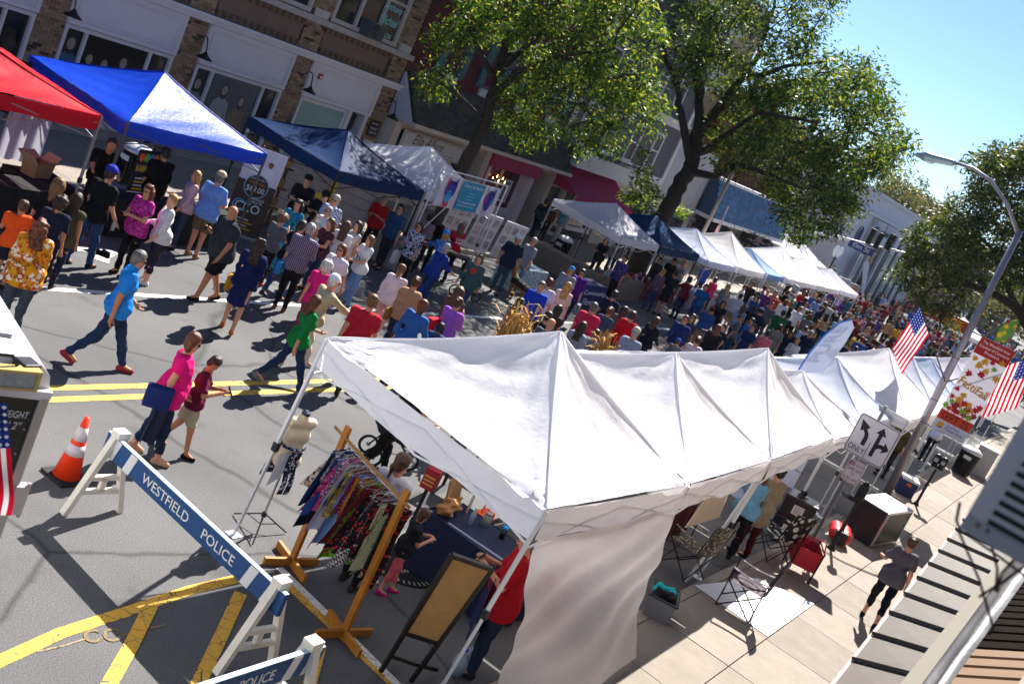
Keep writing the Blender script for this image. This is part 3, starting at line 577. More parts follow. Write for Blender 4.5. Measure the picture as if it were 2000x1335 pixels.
# ================================================================== tents
def cloth(hexc, tr=.18, rough=.7, spec=.06):
    return M(hexc, rough, var=.04, vs=3, bump=.3, bs=14, trans=tr, spec=spec)
def canopy(name, label, C4, apex, mat, feet=None, val=.26, sag=.1, frame_m=None, seed=0, group='pop-up market tents', walls=(), valm=None, peak=.0, zg=(0, 0, 0, 0), legs=True, n=18, wr=1.0):
    """pop-up tent: C4 = near-left, near-right, far-right, far-left corners at the eaves"""
    C4 = [Vector(c) for c in C4]; apex = Vector(apex); base = sum(C4, Vector())/4; base.z = 0
    t = thing(name, label, 'tent', base, 0, group); rn = random.Random(seed); fm = frame_m or M('#c9cbd0', .35, .5)
    ph = [rn.uniform(0, 6) for _ in range(12)]; cen = apex-base
    roof = t
    for i in range(4):
        a, b = C4[i]-base, C4[(i+1) % 4]-base; nrm = (b-a).cross(cen-a).normalized(); nrm = -nrm if nrm.z < 0 else nrm
        L = (b-a).length
        def fn(u, v, a=a, b=b, nrm=nrm, i=i):
            p = a.lerp(b, u).lerp(cen, v)
            mid = 4*u*(1-u)
            p = p-nrm*(sag*mid*math.sin(math.pi*min(1, v*1.05))*1.0)-Vector((0, 0, .05*math.sin(math.pi*v)))
            if v > .9: p.z += peak*(v-.9)*10
            w = 0
            for cn, q in ((a, 0), (b, 1)):
                d = (p-cn).length; th = math.atan2(v*1.3, (u if q == 0 else 1-u)+1e-3)
                w += .022*math.sin(th*16+ph[i*2+q])*math.exp(-((d-.28)/.3)**2)
            w += .007*math.sin(u*23+v*9+ph[i])*math.sin(v*math.pi)*mid+.006*math.sin(u*11-v*27+ph[i+3])*mid+.004*math.sin(u*47+ph[i+5])*(1-v)
            return p+nrm*w*wr*(1 if v < .98 else 0)
        MB().grid(fn, n, n).build('canopy_panel', mat, t, True)
        if val:
            out = Vector((b-a)).cross(Vector((0, 0, 1))).normalized()
            def fv(u, v, a=a, b=b, out=out, i=i):
                p = a.lerp(b, u); return p+out*(.012+.02*v*math.sin(u*14+ph[i])+.006*math.sin(u*41+ph[i+2])*v)-Vector((0, 0, val*v*(1-.05*math.sin(u*math.pi*3+ph[i]))+sag*.25*4*u*(1-u)))
            MB().grid(fv, 24, 3).build('valance', valm or mat, t, True)
        # seam along the ridge
        P = [a.lerp(cen, k/8)-Vector((0, 0, .05*math.sin(math.pi*k/8)))+Vector((0, 0, .006)) for k in range(9)]
        MB().tube(P, .009, 5).build('ridge_seam', mat, t)
        q0, q1 = a-Vector((0, 0, .12)), b-Vector((0, 0, .12)); m_ = (a+b)/2-Vector((0, 0, .12)); tr = MB()
        for k in range(2):
            s0, s1 = q0.lerp(q1, k/2), q0.lerp(q1, (k+1)/2); tr.bar(s0, s1-Vector((0, 0, .3)), .018); tr.bar(s0-Vector((0, 0, .3)), s1, .018)
        tr.build('truss', fm, t)
        if legs:
            ft = Vector(feet[i])-base if feet else Vector((a.x, a.y, zg[i]))
            top = a-Vector((0, 0, .02)); k = ft.lerp(top, .45); lg = MB().bar(k, top, .04).bar(ft, k.lerp(top, .1), .03).build('leg', fm, t)
            MB().box((-.07, -.07, 0), (.07, .07, .012), o=ft).build('foot_plate', fm, lg); MB().box((-.03, -.03, -.05), (.03, .03, .05), o=k+(top-k)*.02).build('clamp', M('#2a2b2e'), lg)
    MB().lathe([(.0, -.25), (.02, -.25), (.02, -.02), (.0, -.02)], cen, 8).build('centre_pole', fm, t)
    return t, base
TW = cloth('#f4f3f7', .36); TW2 = cloth('#eeedf8', .5)
wl_ = M('#d6d8db', .4, .2)
T1 = [G(1069, 994, 2.24), G(1345, 945, 2.24), None, G(640, 660, 2.44)]; T1[2] = T1[1]+T1[3]-T1[0]+Vector((0, .05, 0))
t1, b1 = canopy('market_tent', 'big white canopy tent with hanging side sheet nearest the camera', T1, G(1095, 648, 3.36), TW, [G(850, 1362), G(1182, 1213), T1[2]+Vector((0, 0, -2.44)), G(456, 1044)], .34, .12, wl_, 1, 'white tents along the near kerb', n=34, wr=1.25)
T2 = [T1[1]+Vector((.06, 0, 0)), G(1505, 897, 2.22), None, T1[2]+Vector((.05, 0, 0))]; T2[2] = Vector((T2[1].x, T2[3].y, 2.4))
t2, b2 = canopy('market_tent', 'second white canopy tent along the near kerb, with slumped near edge', T2, G(1320, 690, 3.2), TW, [G(1190, 1213), G(1357, 1130), T2[2]*1, T2[3]*1], .34, .11, wl_, 2, 'white tents along the near kerb', n=30, wr=1.0, legs=False)
T3 = [T2[1]+Vector((.07, 0, 0)), G(1628, 852, 2.2), None, T2[2]+Vector((.07, 0, 0))]; T3[2] = Vector((T3[1].x, T3[3].y, 2.4))
t3, b3 = canopy('market_tent', 'third white canopy tent along the near kerb, beside the traffic arrow sign', T3, G(1500, 680, 3.36), TW, [G(1363, 1128), Vector((T3[1].x, T3[1].y, 0)), Vector((T3[2].x, T3[2].y, 0)), Vector((T3[3].x, T3[3].y, 0))], .34, .12, wl_, 3, 'white tents along the near kerb', n=28, wr=1.2)
for t_, C_, ft in ((t2, T2, G(1340, 1136)),):
    MB().bar(ft-b2, C_[1]-b2-Vector((0, 0, .03)), .04).build('leg', wl_, t_)
# side sheet of the first tent, billowing over the kerb
def sheet(u, v):
    a, b = T1[0].lerp(T1[1], u), 0
    p = a+Vector((0, -.05, -.3-1.78*v)); p.y -= .55*v**2*math.sin(.5+u*1.9)+.05*math.sin(u*9+v*4)*v+.03*math.sin(u*5-v*9)
    p.x += .28*v*(1-u)**2+.1*math.sin(v*3.1)*(1-u)**3-.25*v**2*u
    p.y += .02*math.sin((u*.6+v)*24)*math.sin(v*3.1)
    return p-b1
MB().grid(sheet, 40, 40).build('side_sheet', cloth('#f8f4f2', .68), t1, True)
def row(x0, x1, yn, yf, ze, za, ax=None): 
    return [Vector((x0, yn, ze)), Vector((x1, yn, ze)), Vector((x1, yf, ze+.08)), Vector((x0, yf, ze+.08))], Vector((ax or (x0+x1)/2, (yn+yf)/2, za))
for args in ((20.2, 23.1, 3.75, 6.6, 2.1, 2.75, TW, 'low white tent with blue lettering on its valance behind the arrow sign'),
             (23.2, 26.2, 3.9, 6.8, 2.15, 2.95, cloth('#d3d9e8', .4), 'pale blue grey tent beyond the lettered white tent'),
             (26.4, 30.6, 3.6, 6.7, 2.25, 3.35, TW, 'tall white peaked tent beside the street lamp pole'),
             (31.0, 34.4, 3.7, 6.8, 2.2, 3.1, cloth('#dde2ee', .4), 'bluish white tent just past the lamp pole'),
             (34.8, 38.2, 3.7, 6.9, 2.2, 3.0, cloth('#b9c6de', .35), 'grey blue canopy behind the hanging fall banner'),
             (38.8, 42.2, 3.6, 6.8, 2.2, 3.1, TW2, 'far white tent behind the second flag on the near side'),
             (43, 46.4, 3.6, 6.8, 2.2, 3.1, TW2, 'farthest white tent on the near side by the air conditioner')):
    C_, A_ = row(*args[:6]); tt, bb_ = canopy('market_tent', args[7], C_, A_, args[6], None, .26, .1, wl_, int(args[0]), 'tents further along the near kerb', n=14)
    if args[0] == 20.2:
        lb_ = M('#2a50a8', .6); text('E.J.B', (.9, -1.46, 1.89), EX, EZ, .6, .16, lb_, tt); text('#EJBEntertainment', (-1.2, -1.46, 1.95), EX, EZ, 1.2, .07, M('#8a8a98'), tt)
        text('E.J.B', (-1.45, .9, 1.89), (0, -1, 0), EZ, .5, .14, lb_, tt)
# the far row
def fartent(x0, x1, mat, label, za=3.05, ze=2.2, yn=15.6, yf=18.7, val=.26, fm=None, valm=None, seed=0, ax=None, ay=None, sag=.08):
    C_, A_ = row(x0, x1, yn, yf, ze, za, ax)
    if ay: A_.y = ay
    return canopy('market_tent', label, C_, A_, mat, None, val, sag, fm, seed, 'tents along the far kerb', valm=valm, zg=(0, 0, .12, .12), n=16)
glossb = M('#0d43c8', .42, var=.08, vs=5, bump=.4, bs=12, trans=.2, spec=.14)
red = M('#c01328', .5, var=.05, vs=3, bump=.3, bs=12, trans=.18, spec=.1); navy = M('#102c56', .55, var=.06, vs=3, bump=.2, bs=9, trans=.1, spec=.04)
dk = M('#1d1f24', .5, .3)
fartent(8.9, 12.35, red, 'red pop-up tent at the left edge', 2.75, 2.2, 15.5, 18.6, fm=M('#8b8d92', .4, .5), seed=11)
fartent(12.95, 16.4, glossb, 'bright blue glossy pop-up tent next to the red one', 2.95, 2.2, 15.55, 18.7, fm=M('#5a5d63', .4, .5), seed=12, sag=.05)
fartent(18.75, 22.0, navy, 'dark navy tent dappled with leaf shade behind the queue', 2.85, 2.18, 15.6, 18.7, fm=dk, seed=13)
fartent(22.25, 25.5, TW2, 'white dappled tent behind the pet portrait banner', 3.0, 2.2, 15.7, 18.8, seed=14)
fartent(33.5, 36.7, TW2, 'white tent over the jewellery table with tan cloth', 3.0, 2.22, 15.5, 18.5, seed=15)
fartent(37.0, 40.8, M('#123a6b', .55, var=.05, vs=3, bump=.2, bs=9, trans=.12, spec=.04), 'navy blue tent over the dark red table', 3.0, 2.2, 15.5, 18.6, fm=dk, seed=16)
for i, (x0, x1, za, m_, lb_) in enumerate(((41.2, 44.5, 2.95, cloth('#c9d2ea', .4), 'pale blue white tent right of the navy blue tent'), (45.0, 48.6, 3.25, TW, 'tall white peaked tent below the small flag'), (49.0, 51.6, 2.75, cloth('#8fabd8', .35), 'small blue and white tent in the far row'), (52.2, 57.0, 3.3, TW, 'wide white tent in the far row before the corner'), (57.5, 62.6, 3.1, TW, 'white tent nearest the corner lamp post'), (63.5, 67, 2.9, TW2, 'last white tent before the side street'))):
    fartent(x0, x1, m_, lb_, za, 2.15, 15.2, 18.6, seed=20+i)
fartent(66, 70, TW, 'white tent standing back on the corner pavement', 3.6, 2.5, 19.5, 23, seed=31); fartent(70.5, 74, TW, 'rearmost white tent at the corner by the lamp globes', 3.4, 2.4, 19.5, 23, seed=32)
fartent(78, 83, TW, 'white food tent in the middle of the far crossing', 3.2, 2.3, 9.2, 13, seed=33)
# ================================================================== people: one continuous body grown from a posed skeleton
def surf(prims, h, k=.04, noise=None):
    """skin over a list of rounded cones: (a, b, ra, rb, clips, k) -> verts, quads (smooth union, surface nets)"""
    A = np.array([p[0] for p in prims], float); B = np.array([p[1] for p in prims], float); rr = np.array([max(p[2], p[3]) for p in prims])
    lo = np.minimum(A, B).min(0)-rr.max()-3*h; hi = np.maximum(A, B).max(0)+rr.max()+3*h
    n = np.ceil((hi-lo)/h).astype(int)+1; D = np.full(n, .5, np.float32)
    ax = [lo[i]+h*np.arange(n[i]) for i in range(3)]
    for (a, b, ra, rb, clips, kk) in prims:
        a = np.asarray(a, float); b = np.asarray(b, float); m = max(ra, rb)+.07
        s = [slice(max(0, int((min(a[i], b[i])-m-lo[i])/h)), min(n[i], int((max(a[i], b[i])+m-lo[i])/h)+2)) for i in range(3)]
        X, Y, Z = ax[0][s[0]][:, None, None], ax[1][s[1]][None, :, None], ax[2][s[2]][None, None, :]
        ab = b-a; L2 = max(ab@ab, 1e-9)
        t = np.clip(((X-a[0])*ab[0]+(Y-a[1])*ab[1]+(Z-a[2])*ab[2])/L2, 0, 1)
        d = np.sqrt((X-a[0]-t*ab[0])**2+(Y-a[1]-t*ab[1])**2+(Z-a[2]-t*ab[2])**2)-(ra+(rb-ra)*t)
        for pt, nn in clips: d = np.maximum(d, (X-pt[0])*nn[0]+(Y-pt[1])*nn[1]+(Z-pt[2])*nn[2])
        o = D[s[0], s[1], s[2]]; kq = k if kk is None else kk
        q = np.maximum(kq-np.abs(o-d), 0)/kq; D[s[0], s[1], s[2]] = np.minimum(o, d)-q*q*kq*.25
    if noise:
        amp, f, ph = noise; X, Y, Z = ax[0][:, None, None], ax[1][None, :, None], ax[2][None, None, :]
        D = D+amp*(np.sin(f*Z+.6*f*X+ph)+np.sin(.8*f*Y-.5*f*Z+1.7*ph)*.8+np.sin(1.9*f*Z+1.3*f*Y+ph*.3)*.5)
    return nets(D, lo, h)
def nets(D, lo, h):
    I = D < 0; nx, ny, nz = D.shape; acc = np.zeros((nx-1, ny-1, nz-1, 3), np.float32); cnt = np.zeros((nx-1, ny-1, nz-1), np.float32)
    ofs = [(i, j, k) for i in (0, 1) for j in (0, 1) for k in (0, 1)]
    sub = lambda arr, o: arr[o[0]:nx-1+o[0], o[1]:ny-1+o[1], o[2]:nz-1+o[2]]
    for a in range(3):
        for o in ofs:
            if o[a]: continue
            p = list(o); p[a] = 1; d0, d1 = sub(D, o), sub(D, p); c = sub(I, o) != sub(I, p)
            t = np.where(c, d0/np.where(c, d0-d1, 1), 0)
            for q in range(3): acc[..., q] += np.where(c, (o[q]+(t if q == a else 0)), 0)
            cnt += c
    act = cnt > 0; idx = np.full(act.shape, -1); idx[act] = np.arange(act.sum())
    w = np.argwhere(act); V = (w+acc[act]/cnt[act][:, None])*h+lo; F = []
    for a in range(3):
        s0 = [slice(1, -1)]*3; s0[a] = slice(0, -1); s1 = [slice(1, -1)]*3; s1[a] = slice(1, None)
        ch = I[tuple(s0)] != I[tuple(s1)]; e = np.argwhere(ch)
        for q in range(3):
            if q != a: e[:, q] += 1
        b, c = [(1, 2), (2, 0), (0, 1)][a]; flip = I[e[:, 0], e[:, 1], e[:, 2]]
        def cell(db, dc):
            u = e.copy(); u[:, b] -= db; u[:, c] -= dc; return idx[u[:, 0], u[:, 1], u[:, 2]]
        Q = np.stack([cell(1, 1), cell(0, 1), cell(0, 0), cell(1, 0)], 1); Q[~flip] = Q[~flip][:, ::-1]; F.append(Q)
    return V, np.concatenate(F)
def npmesh(name, V, F, mats, extra=None, mi=None):
    vs = [tuple(v) for v in V.tolist()]; fs = [tuple(f) for f in F.tolist()]; m = [0]*len(fs) if mi is None else list(mi)
    if extra is not None:
        o = len(vs); vs += extra.v; fs += [tuple(i+o for i in f) for f in extra.f]; m += extra.m
    me = bpy.data.meshes.new(name); me.from_pydata(vs, [], fs)
    for q in mats: me.materials.append(q)
    me.polygons.foreach_set('material_index', m); me.polygons.foreach_set('use_smooth', [True]*len(fs)); me.update(); return me
v3 = lambda *a: np.array(a, float)
POSE = {   # legs (hip, knee) left, right; arms (flex, abduct, elbow, inward) left, right; lean; head yaw; head pitch
 'stand': dict(),
 'relax': dict(l=(.1, .08), r=(-.06, .05), al=(.05, .12, .25, 0), ar=(-.05, .12, .2, 0)),
 'walk': dict(l=(.42, .1), r=(-.32, .38), al=(-.38, .12, .25, 0), ar=(.42, .1, .4, 0)),
 'walk2': dict(l=(-.3, .42), r=(.4, .06), al=(.4, .1, .45, 0), ar=(-.35, .14, .2, 0)),
 'phone': dict(al=(.15, .15, .35, 0), ar=(.3, .12, 1.75, .55), hp=.45),
 'phone2': dict(al=(.35, .1, 1.6, .55), ar=(.35, .1, 1.6, .55), hp=.5),
 'cross': dict(al=(.35, .12, 1.45, .75), ar=(.35, .12, 1.35, .75)),
 'bag': dict(al=(.1, .15, .5, 0), ar=(.25, .1, 1.2, .3)),
 'eat': dict(al=(.3, .1, 1.2, .5), ar=(.6, .1, 2.1, .5), hp=.1),
 'push': dict(al=(.55, .1, .7, .1), ar=(.55, .1, .7, .1), lean=.18, l=(.3, .1), r=(-.25, .3)),
 'point': dict(al=(.0, .2, .5, 0), ar=(1.05, .3, .35, 0), l=(.35, .1), r=(-.3, .35), lean=.15),
 'hip': dict(al=(-.1, .3, .75, .3), ar=(.05, .15, .5, .2)),
 'pockets': dict(al=(-.05, .28, .6, .35), ar=(-.05, .28, .6, .35)),
 'reach': dict(al=(.9, .1, .5, .2), ar=(.9, .12, .5, .2), lean=.35),
 'back': dict(al=(-.3, .2, .9, .5), ar=(.05, .12, .25, 0)),
}
SKIN = {'l': '#c98f72', 't': '#b37a58', 'd': '#4a2a1c', 'p': '#d3a088', 'm': '#9a6142'}
HAIRC = {'bk': '#15100e', 'db': '#2b1b12', 'br': '#4a2d1a', 'au': '#5e3018', 'bl': '#a87f4a', 'db2': '#6b4a2a', 'gy': '#9b9793', 'wh': '#c9c4bb', 'gn': '#5f5b58'}
def body_parts(P, h=.014, detail=True):
    s = P.get('h', 1.7)/1.75; b = P.get('b', 1.0); fem = P.get('fem', 0); po = dict(POSE[P.get('pose', 'stand')]); po.update(P.get('adj', {}))
    hipw = (.088+.012*fem)*s; shw = (.185-.022*fem)*s*(.75+.25*b); tilt = po.get('lean', .03); J = {}
    pel = v3(0, 0, .95*s); ln = v3(math.sin(tilt), 0, math.cos(tilt))
    wa = pel+ln*.15*s; chs = pel+ln*.34*s; nk = pel+ln*.53*s; fw0 = v3(math.cos(tilt), 0, -math.sin(tilt))
    hp, hy = po.get('hp', .08), po.get('hy', 0)
    upd = v3(math.sin(tilt*.6+hp*.5), 0, math.cos(tilt*.6+hp*.5)); hd = nk+upd*.135*s+v3(.015, 0, 0)*s
    hf = v3(math.cos(hp)*math.cos(hy), math.cos(hp)*math.sin(hy), -math.sin(hp)); hl = v3(-math.sin(hy), math.cos(hy), 0); hu = np.cross(hf, hl)
    legs = {}
    for sd, key in ((1, 'l'), (-1, 'r')):
        th, kn = po.get(key, (.02, .03)); hp_ = pel+v3(0, sd*hipw, -.02*s); k_ = hp_+.43*s*v3(math.sin(th), 0, -math.cos(th)); a_ = k_+.42*s*v3(math.sin(th-kn), 0, -math.cos(th-kn))
        legs[sd] = [hp_, k_, a_, th-kn]
    dz = min(legs[1][2][2], legs[-1][2][2])-.085*s
    sh = v3(0, 0, -dz)
    pel, wa, chs, nk, hd = [q+sh for q in (pel, wa, chs, nk, hd)]
    for sd in legs: legs[sd][:3] = [q+sh for q in legs[sd][:3]]
    arms = {}
    for sd, key in ((1, 'al'), (-1, 'ar')):
        a1, a2, e, inw = po.get(key, (.03, .12, .18, 0)); S0 = nk-ln*.075*s+v3(0, sd*shw, 0)
        up = v3(math.sin(a1)*math.cos(a2), sd*math.sin(a2), -math.cos(a1)*math.cos(a2)); fv = v3(math.cos(a1), -sd*inw, math.sin(a1)); fv /= np.linalg.norm(fv)
        E_ = S0+up*.285*s; fo = math.cos(e)*up+math.sin(e)*fv; fo /= np.linalg.norm(fo); W_ = E_+fo*.245*s; arms[sd] = (S0, E_, W_, fo, fv)
    L = v3(0, 1, 0); bars = lambda c, w, r, dx=0: (c+L*w+v3(dx, 0, 0), c-L*w+v3(dx, 0, 0), r, r)
    bw = b; bus = fem*.02*s
    tor = [bars(pel+v3(0, 0, .0)*s, .062*s*bw, (.108+.012*fem)*s*bw**.8), bars(wa, .05*s*bw**1.3, (.094-.006*fem)*s*bw**1.1, .008*(b-1)*8*s), bars(chs, .078*s*bw, (.1-.004*fem)*s*bw**.7, .008+bus*.6), bars(nk-ln*.08*s, shw*.8, .062*s)]
    if fem > .5: tor += [(chs+v3(.055*s, .062*s, -.01), chs+v3(.05*s, .06*s, .03), .064*s*bw, .055*s*bw), (chs+v3(.055*s, -.062*s, -.01), chs+v3(.05*s, -.06*s, .03), .064*s*bw, .055*s*bw)]
    if b > 1.15: tor += [(wa+v3(.06*s*b, .03, -.03), wa+v3(.06*s*b, -.03, -.03), .105*s*b, .105*s*b)]
    body = [(*q[:2], q[2]-.012, q[3]-.012, (), .06*s) for q in tor]
    body += [(nk-ln*.03, hd-upd*.06*s, .056*s, .05*s, (), .03)]
    HD = lambda x, y, z: hd+(hf*x+hl*y+hu*z)*s*.96
    body += [(HD(.012, 0, -.055), HD(-.012, 0, .045), .068*s, .086*s, (), .03), (HD(.03, 0, -.088), HD(.01, 0, -.05), .04*s, .055*s, (), .02), (HD(.078, 0, .008), HD(.094, 0, -.018), .01*s, .015*s, (), .012)]
    if detail: body += [(HD(-.005, sd*.078, .01), HD(-.01, sd*.082, -.015), .017*s, .013*s, (), .008) for sd in (1, -1)]
    ab = .85+.15*b+.12*max(0, b-1)
    for sd in (1, -1):
        S0, E_, W_, fo, fv = arms[sd]
        body += [(S0, E_, .049*s*ab, .041*s*ab, (), .03), (E_, W_, .04*s*ab, .029*s*ab, (), .02), (W_, W_+fo*.075*s, .028*s, .032*s, (), .015)]
        if not detail: body += [(W_+fo*.07*s, W_+fo*.14*s+fv*.03*s, .026*s, .018*s, (), .015)]
        hp_, k_, a_, an = legs[sd]
        body += [(hp_, k_, .082*s*bw, .054*s*ab, (), .03), (k_, a_, .055*s*ab, .036*s*ab, (), .03), (a_, a_+v3(.13*s*math.cos(min(0, an*.5)), 0, -.045*s+.13*s*math.sin(min(0, an*.5))), .036*s, .028*s, (), .02)]
    ex = MB()
    if detail:
        for sd in (1, -1):
            S0, E_, W_, fo, fv = arms[sd]; side = np.cross(fo, fv); side /= np.linalg.norm(side)+1e-9; fv2 = np.cross(side, fo)
            for k, (o_, ln_, cu) in enumerate(((-.026, .075, .5), (-.009, .085, .55), (.009, .08, .6), (.025, .062, .7))):
                p0 = W_+fo*.085*s+side*o_*s; p1 = p0+(fo*math.cos(cu*.5)+fv2*math.sin(cu*.5))*ln_*.5*s; p2 = p1+(fo*math.cos(cu*1.6)+fv2*math.sin(cu*1.6))*ln_*.5*s
                ex.tube([p0-fo*.02, p1, p2], [.0095*s, .009*s, .0065*s], 6)
            tb_ = W_+fo*.03*s-side*sd*.0+fv2*.02*s; ex.tube([W_+fo*.03*s+fv2*.012*s, W_+fo*.065*s+fv2*.045*s, W_+fo*.1*s+fv2*.05*s], [.012*s, .011*s, .008*s], 6)
        for sd in (1, -1):
            c = HD(.073, sd*.033, .012); ex.ball(c, .0125*s, 1, 6, 4, (.6, 1, .7)); ex.tube([HD(.083, sd*.016, .036), HD(.074, sd*.05, .036)], .006*s, 4, 2)
        ex.tube([HD(.073, .024, -.052), HD(.081, 0, -.051), HD(.073, -.024, -.052)], .0065*s, 5, 3)
    R = dict(body=(body, ex), tor=tor, arms=arms, legs=legs, pel=pel, wa=wa, chs=chs, nk=nk, hd=hd, HD=HD, s=s, b=b, fem=fem, ln=ln, shw=shw, hf=hf, hl=hl, hu=hu, upd=upd, bw=bw, ab=ab)
    return R
def garments(R, P):
    """prims of shirt, trousers, shoes, hair, hat from the spec"""
    s, b = R['s'], R['b']; out = {}; sl = P.get('sl', .5); hem = P.get('hem', -.09); dz = v3(0, 0, -1)
    if P.get('top'):
        hz = R['pel'][2]+hem*s; pr = [(a, c, ra+.016*s, rb+.016*s, ((v3(0, 0, hz), dz),), .07*s) for a, c, ra, rb in R['tor']]
        r0 = R['tor'][0][2]+.034*s; w0 = .066*s*b
        pr += [(R['pel']+v3(0, w0, q_), R['pel']+v3(0, -w0, q_), r0, r0, ((v3(0, 0, hz), dz),), .06*s) for q_ in (.02, hem*s*.6)]
        if P.get('collar'): pr += [(R['nk']-R['ln']*.04, R['nk']+R['ln']*.012, .066*s, .07*s, (), .03)]
        for sd in (1, -1):
            S0, E_, W_, fo, fv = R['arms'][sd]
            if sl > 0:
                u = min(1, sl/.55); e = S0+(E_-S0)*u; nn = (E_-S0)/np.linalg.norm(E_-S0)
                pr += [(S0, e+nn*.05*(u < 1), .064*s*R['ab'], .064*s*R['ab'] if u < 1 else .052*s*R['ab'], ((e, nn),) if u < 1 else (), .05*s)]
            if sl > .55:
                q = (sl-.55)/.45; e = E_+(W_-E_)*q; pr += [(E_, e+fo*.03, .05*s*R['ab'], .04*s*R['ab'], ((e, fo),), .03)]
        out['shirt'] = (pr, (.0075, 27, P.get('seed', 1)*1.3))
    bt = P.get('bot', 'trousers')
    if bt in ('skirt', 'dress'):
        hz = P.get('hemz', .55)*s; pr = [(R['wa'], v3(R['pel'][0], 0, hz), .11*s*b, (.2 if bt == 'dress' else .22)*s*b**.6, ((v3(0, 0, hz), dz),), .05)]
        pr += [(a, c, ra+.018*s, rb+.018*s, ((v3(0, 0, hz), dz),), .06*s) for a, c, ra, rb in R['tor'][:2]]; out['skirt'] = (pr, (.003, 26, P.get('seed', 1)))
    else:
        pr = [(a, c, ra+.008*s, rb+.008*s, (), .05*s) for a, c, ra, rb in R['tor'][:1]]; cut = P.get('leg', 1.0); lw = P.get('lw', 1.0)
        for sd in (1, -1):
            hp_, k_, a_, an = R['legs'][sd]; d1 = (k_-hp_)/np.linalg.norm(k_-hp_); d2 = (a_-k_)/np.linalg.norm(a_-k_)
            if cut < .5: e = hp_+(k_-hp_)*cut*2; pr += [(hp_, e+d1*.03, .097*s*R['bw']*lw, .082*s*R['ab']*lw, ((e, d1),), .03)]
            else:
                pr += [(hp_, k_, .095*s*R['bw'], .067*s*R['ab']*lw, (), .03)]; e = k_+(a_-k_)*(cut-.5)*2; pr += [(k_, e+d2*.03, .067*s*R['ab']*lw, .05*s*R['ab']*lw, ((e, d2),), .03)]
        out['trousers'] = (pr, (.0068, 31, P.get('seed', 1)*.7))
    if P.get('shoe', 1):
        pr = []
        for sd in (1, -1):
            hp_, k_, a_, an = R['legs'][sd]; th = min(0, an*.75); c, d = math.cos(th), math.sin(th); f = lambda x, z: a_+v3(x*c-z*d, 0, x*d+z*c)*s
            pr += [(f(-.03, -.045), f(.14, -.052), .043*s, .036*s, ((f(0, -.085), v3(d, 0, -c)),), .02), (f(0, -.03), f(.0, .01), .042*s, .042*s, (), .02)]
        out['shoes'] = (pr, None)
    HD, hf, hl, hu = R['HD'], R['hf'], R['hl'], R['hu']; hs = P.get('hair', 'short'); cl = ((HD(.052, 0, .05), (hf*.8-hu*.6)),)
    if hs != 'none':
        fr = .0 if hs != 'rec' else -.03
        pr = [(HD(-.02, 0, -.02), HD(-.016+fr, 0, .05), .086*s, .096*s, cl, .02)]
        bk = -hf
        if hs in ('long', 'vlong', 'curly', 'wavy'):
            dn = .2 if hs in ('long', 'curly') else (.3 if hs == 'vlong' else .26); w = .045 if hs != 'curly' else .06
            tip = HD(-.075, 0, 0)+v3(0, 0, -dn)*s-hf*.03*s
            cl2 = ((HD(.035, 0, 0), hf),)
            for o_ in (-1, 1): pr += [(HD(-.035, o_*.045, .0), tip+hl*o_*w*s, .066*s if hs != 'curly' else .078*s, .052*s if hs != 'curly' else .07*s, cl2, .04)]
        if hs == 'bob':
            for o_ in (-1, 1): pr += [(HD(-.02, o_*.06, .0), HD(-.02, o_*.066, -.085), .052*s, .042*s, ((HD(.03, 0, 0), hf),), .03)]
        if hs == 'pony': pr += [(HD(-.1, 0, .03), HD(-.13, 0, -.04), .03*s, .036*s, (), .02), (HD(-.13, 0, -.04), HD(-.125, 0, -.19), .036*s, .016*s, (), .02)]
        if hs == 'bun': pr += [(HD(-.1, 0, .055), HD(-.105, 0, .055), .042*s, .042*s, (), .02)]
        if hs == 'afro': pr = [(HD(-.03, 0, .01), HD(-.02, 0, .05), .118*s, .12*s, cl, .02)]
        nz = (.0055, 62, 2.) if hs in ('curly', 'afro', 'wavy') else (.0022, 55, 1.)
        if P.get('bigcurl'): nz = (.009, 70, 2.)
        out['hair'] = (pr, nz)
    if P.get('hat'):
        pr = [(HD(-.012, 0, .055), HD(-.012, 0, .06), .106*s, .104*s, ((HD(0, 0, .045), -hu),), .02)]
        pr += [(HD(.08, .03, .052), HD(.13, .02, .044), .02*s, .014*s, (), .03), (HD(.08, -.03, .052), HD(.13, -.02, .044), .02*s, .014*s, (), .03)]
        out['hat'] = (pr, None)
    return out
GM = lambda c: (c if not isinstance(c, str) else M(c, .85, var=.2, vs=7, bump=.8, bs=8, spec=.12, bd=.05))
def skin_mats(k): return [M(SKIN.get(k, k), .55, var=.06, vs=9, spec=.35), M('#140d0a', .3), M('#33231a', .8), M('#8a4238', .5)]
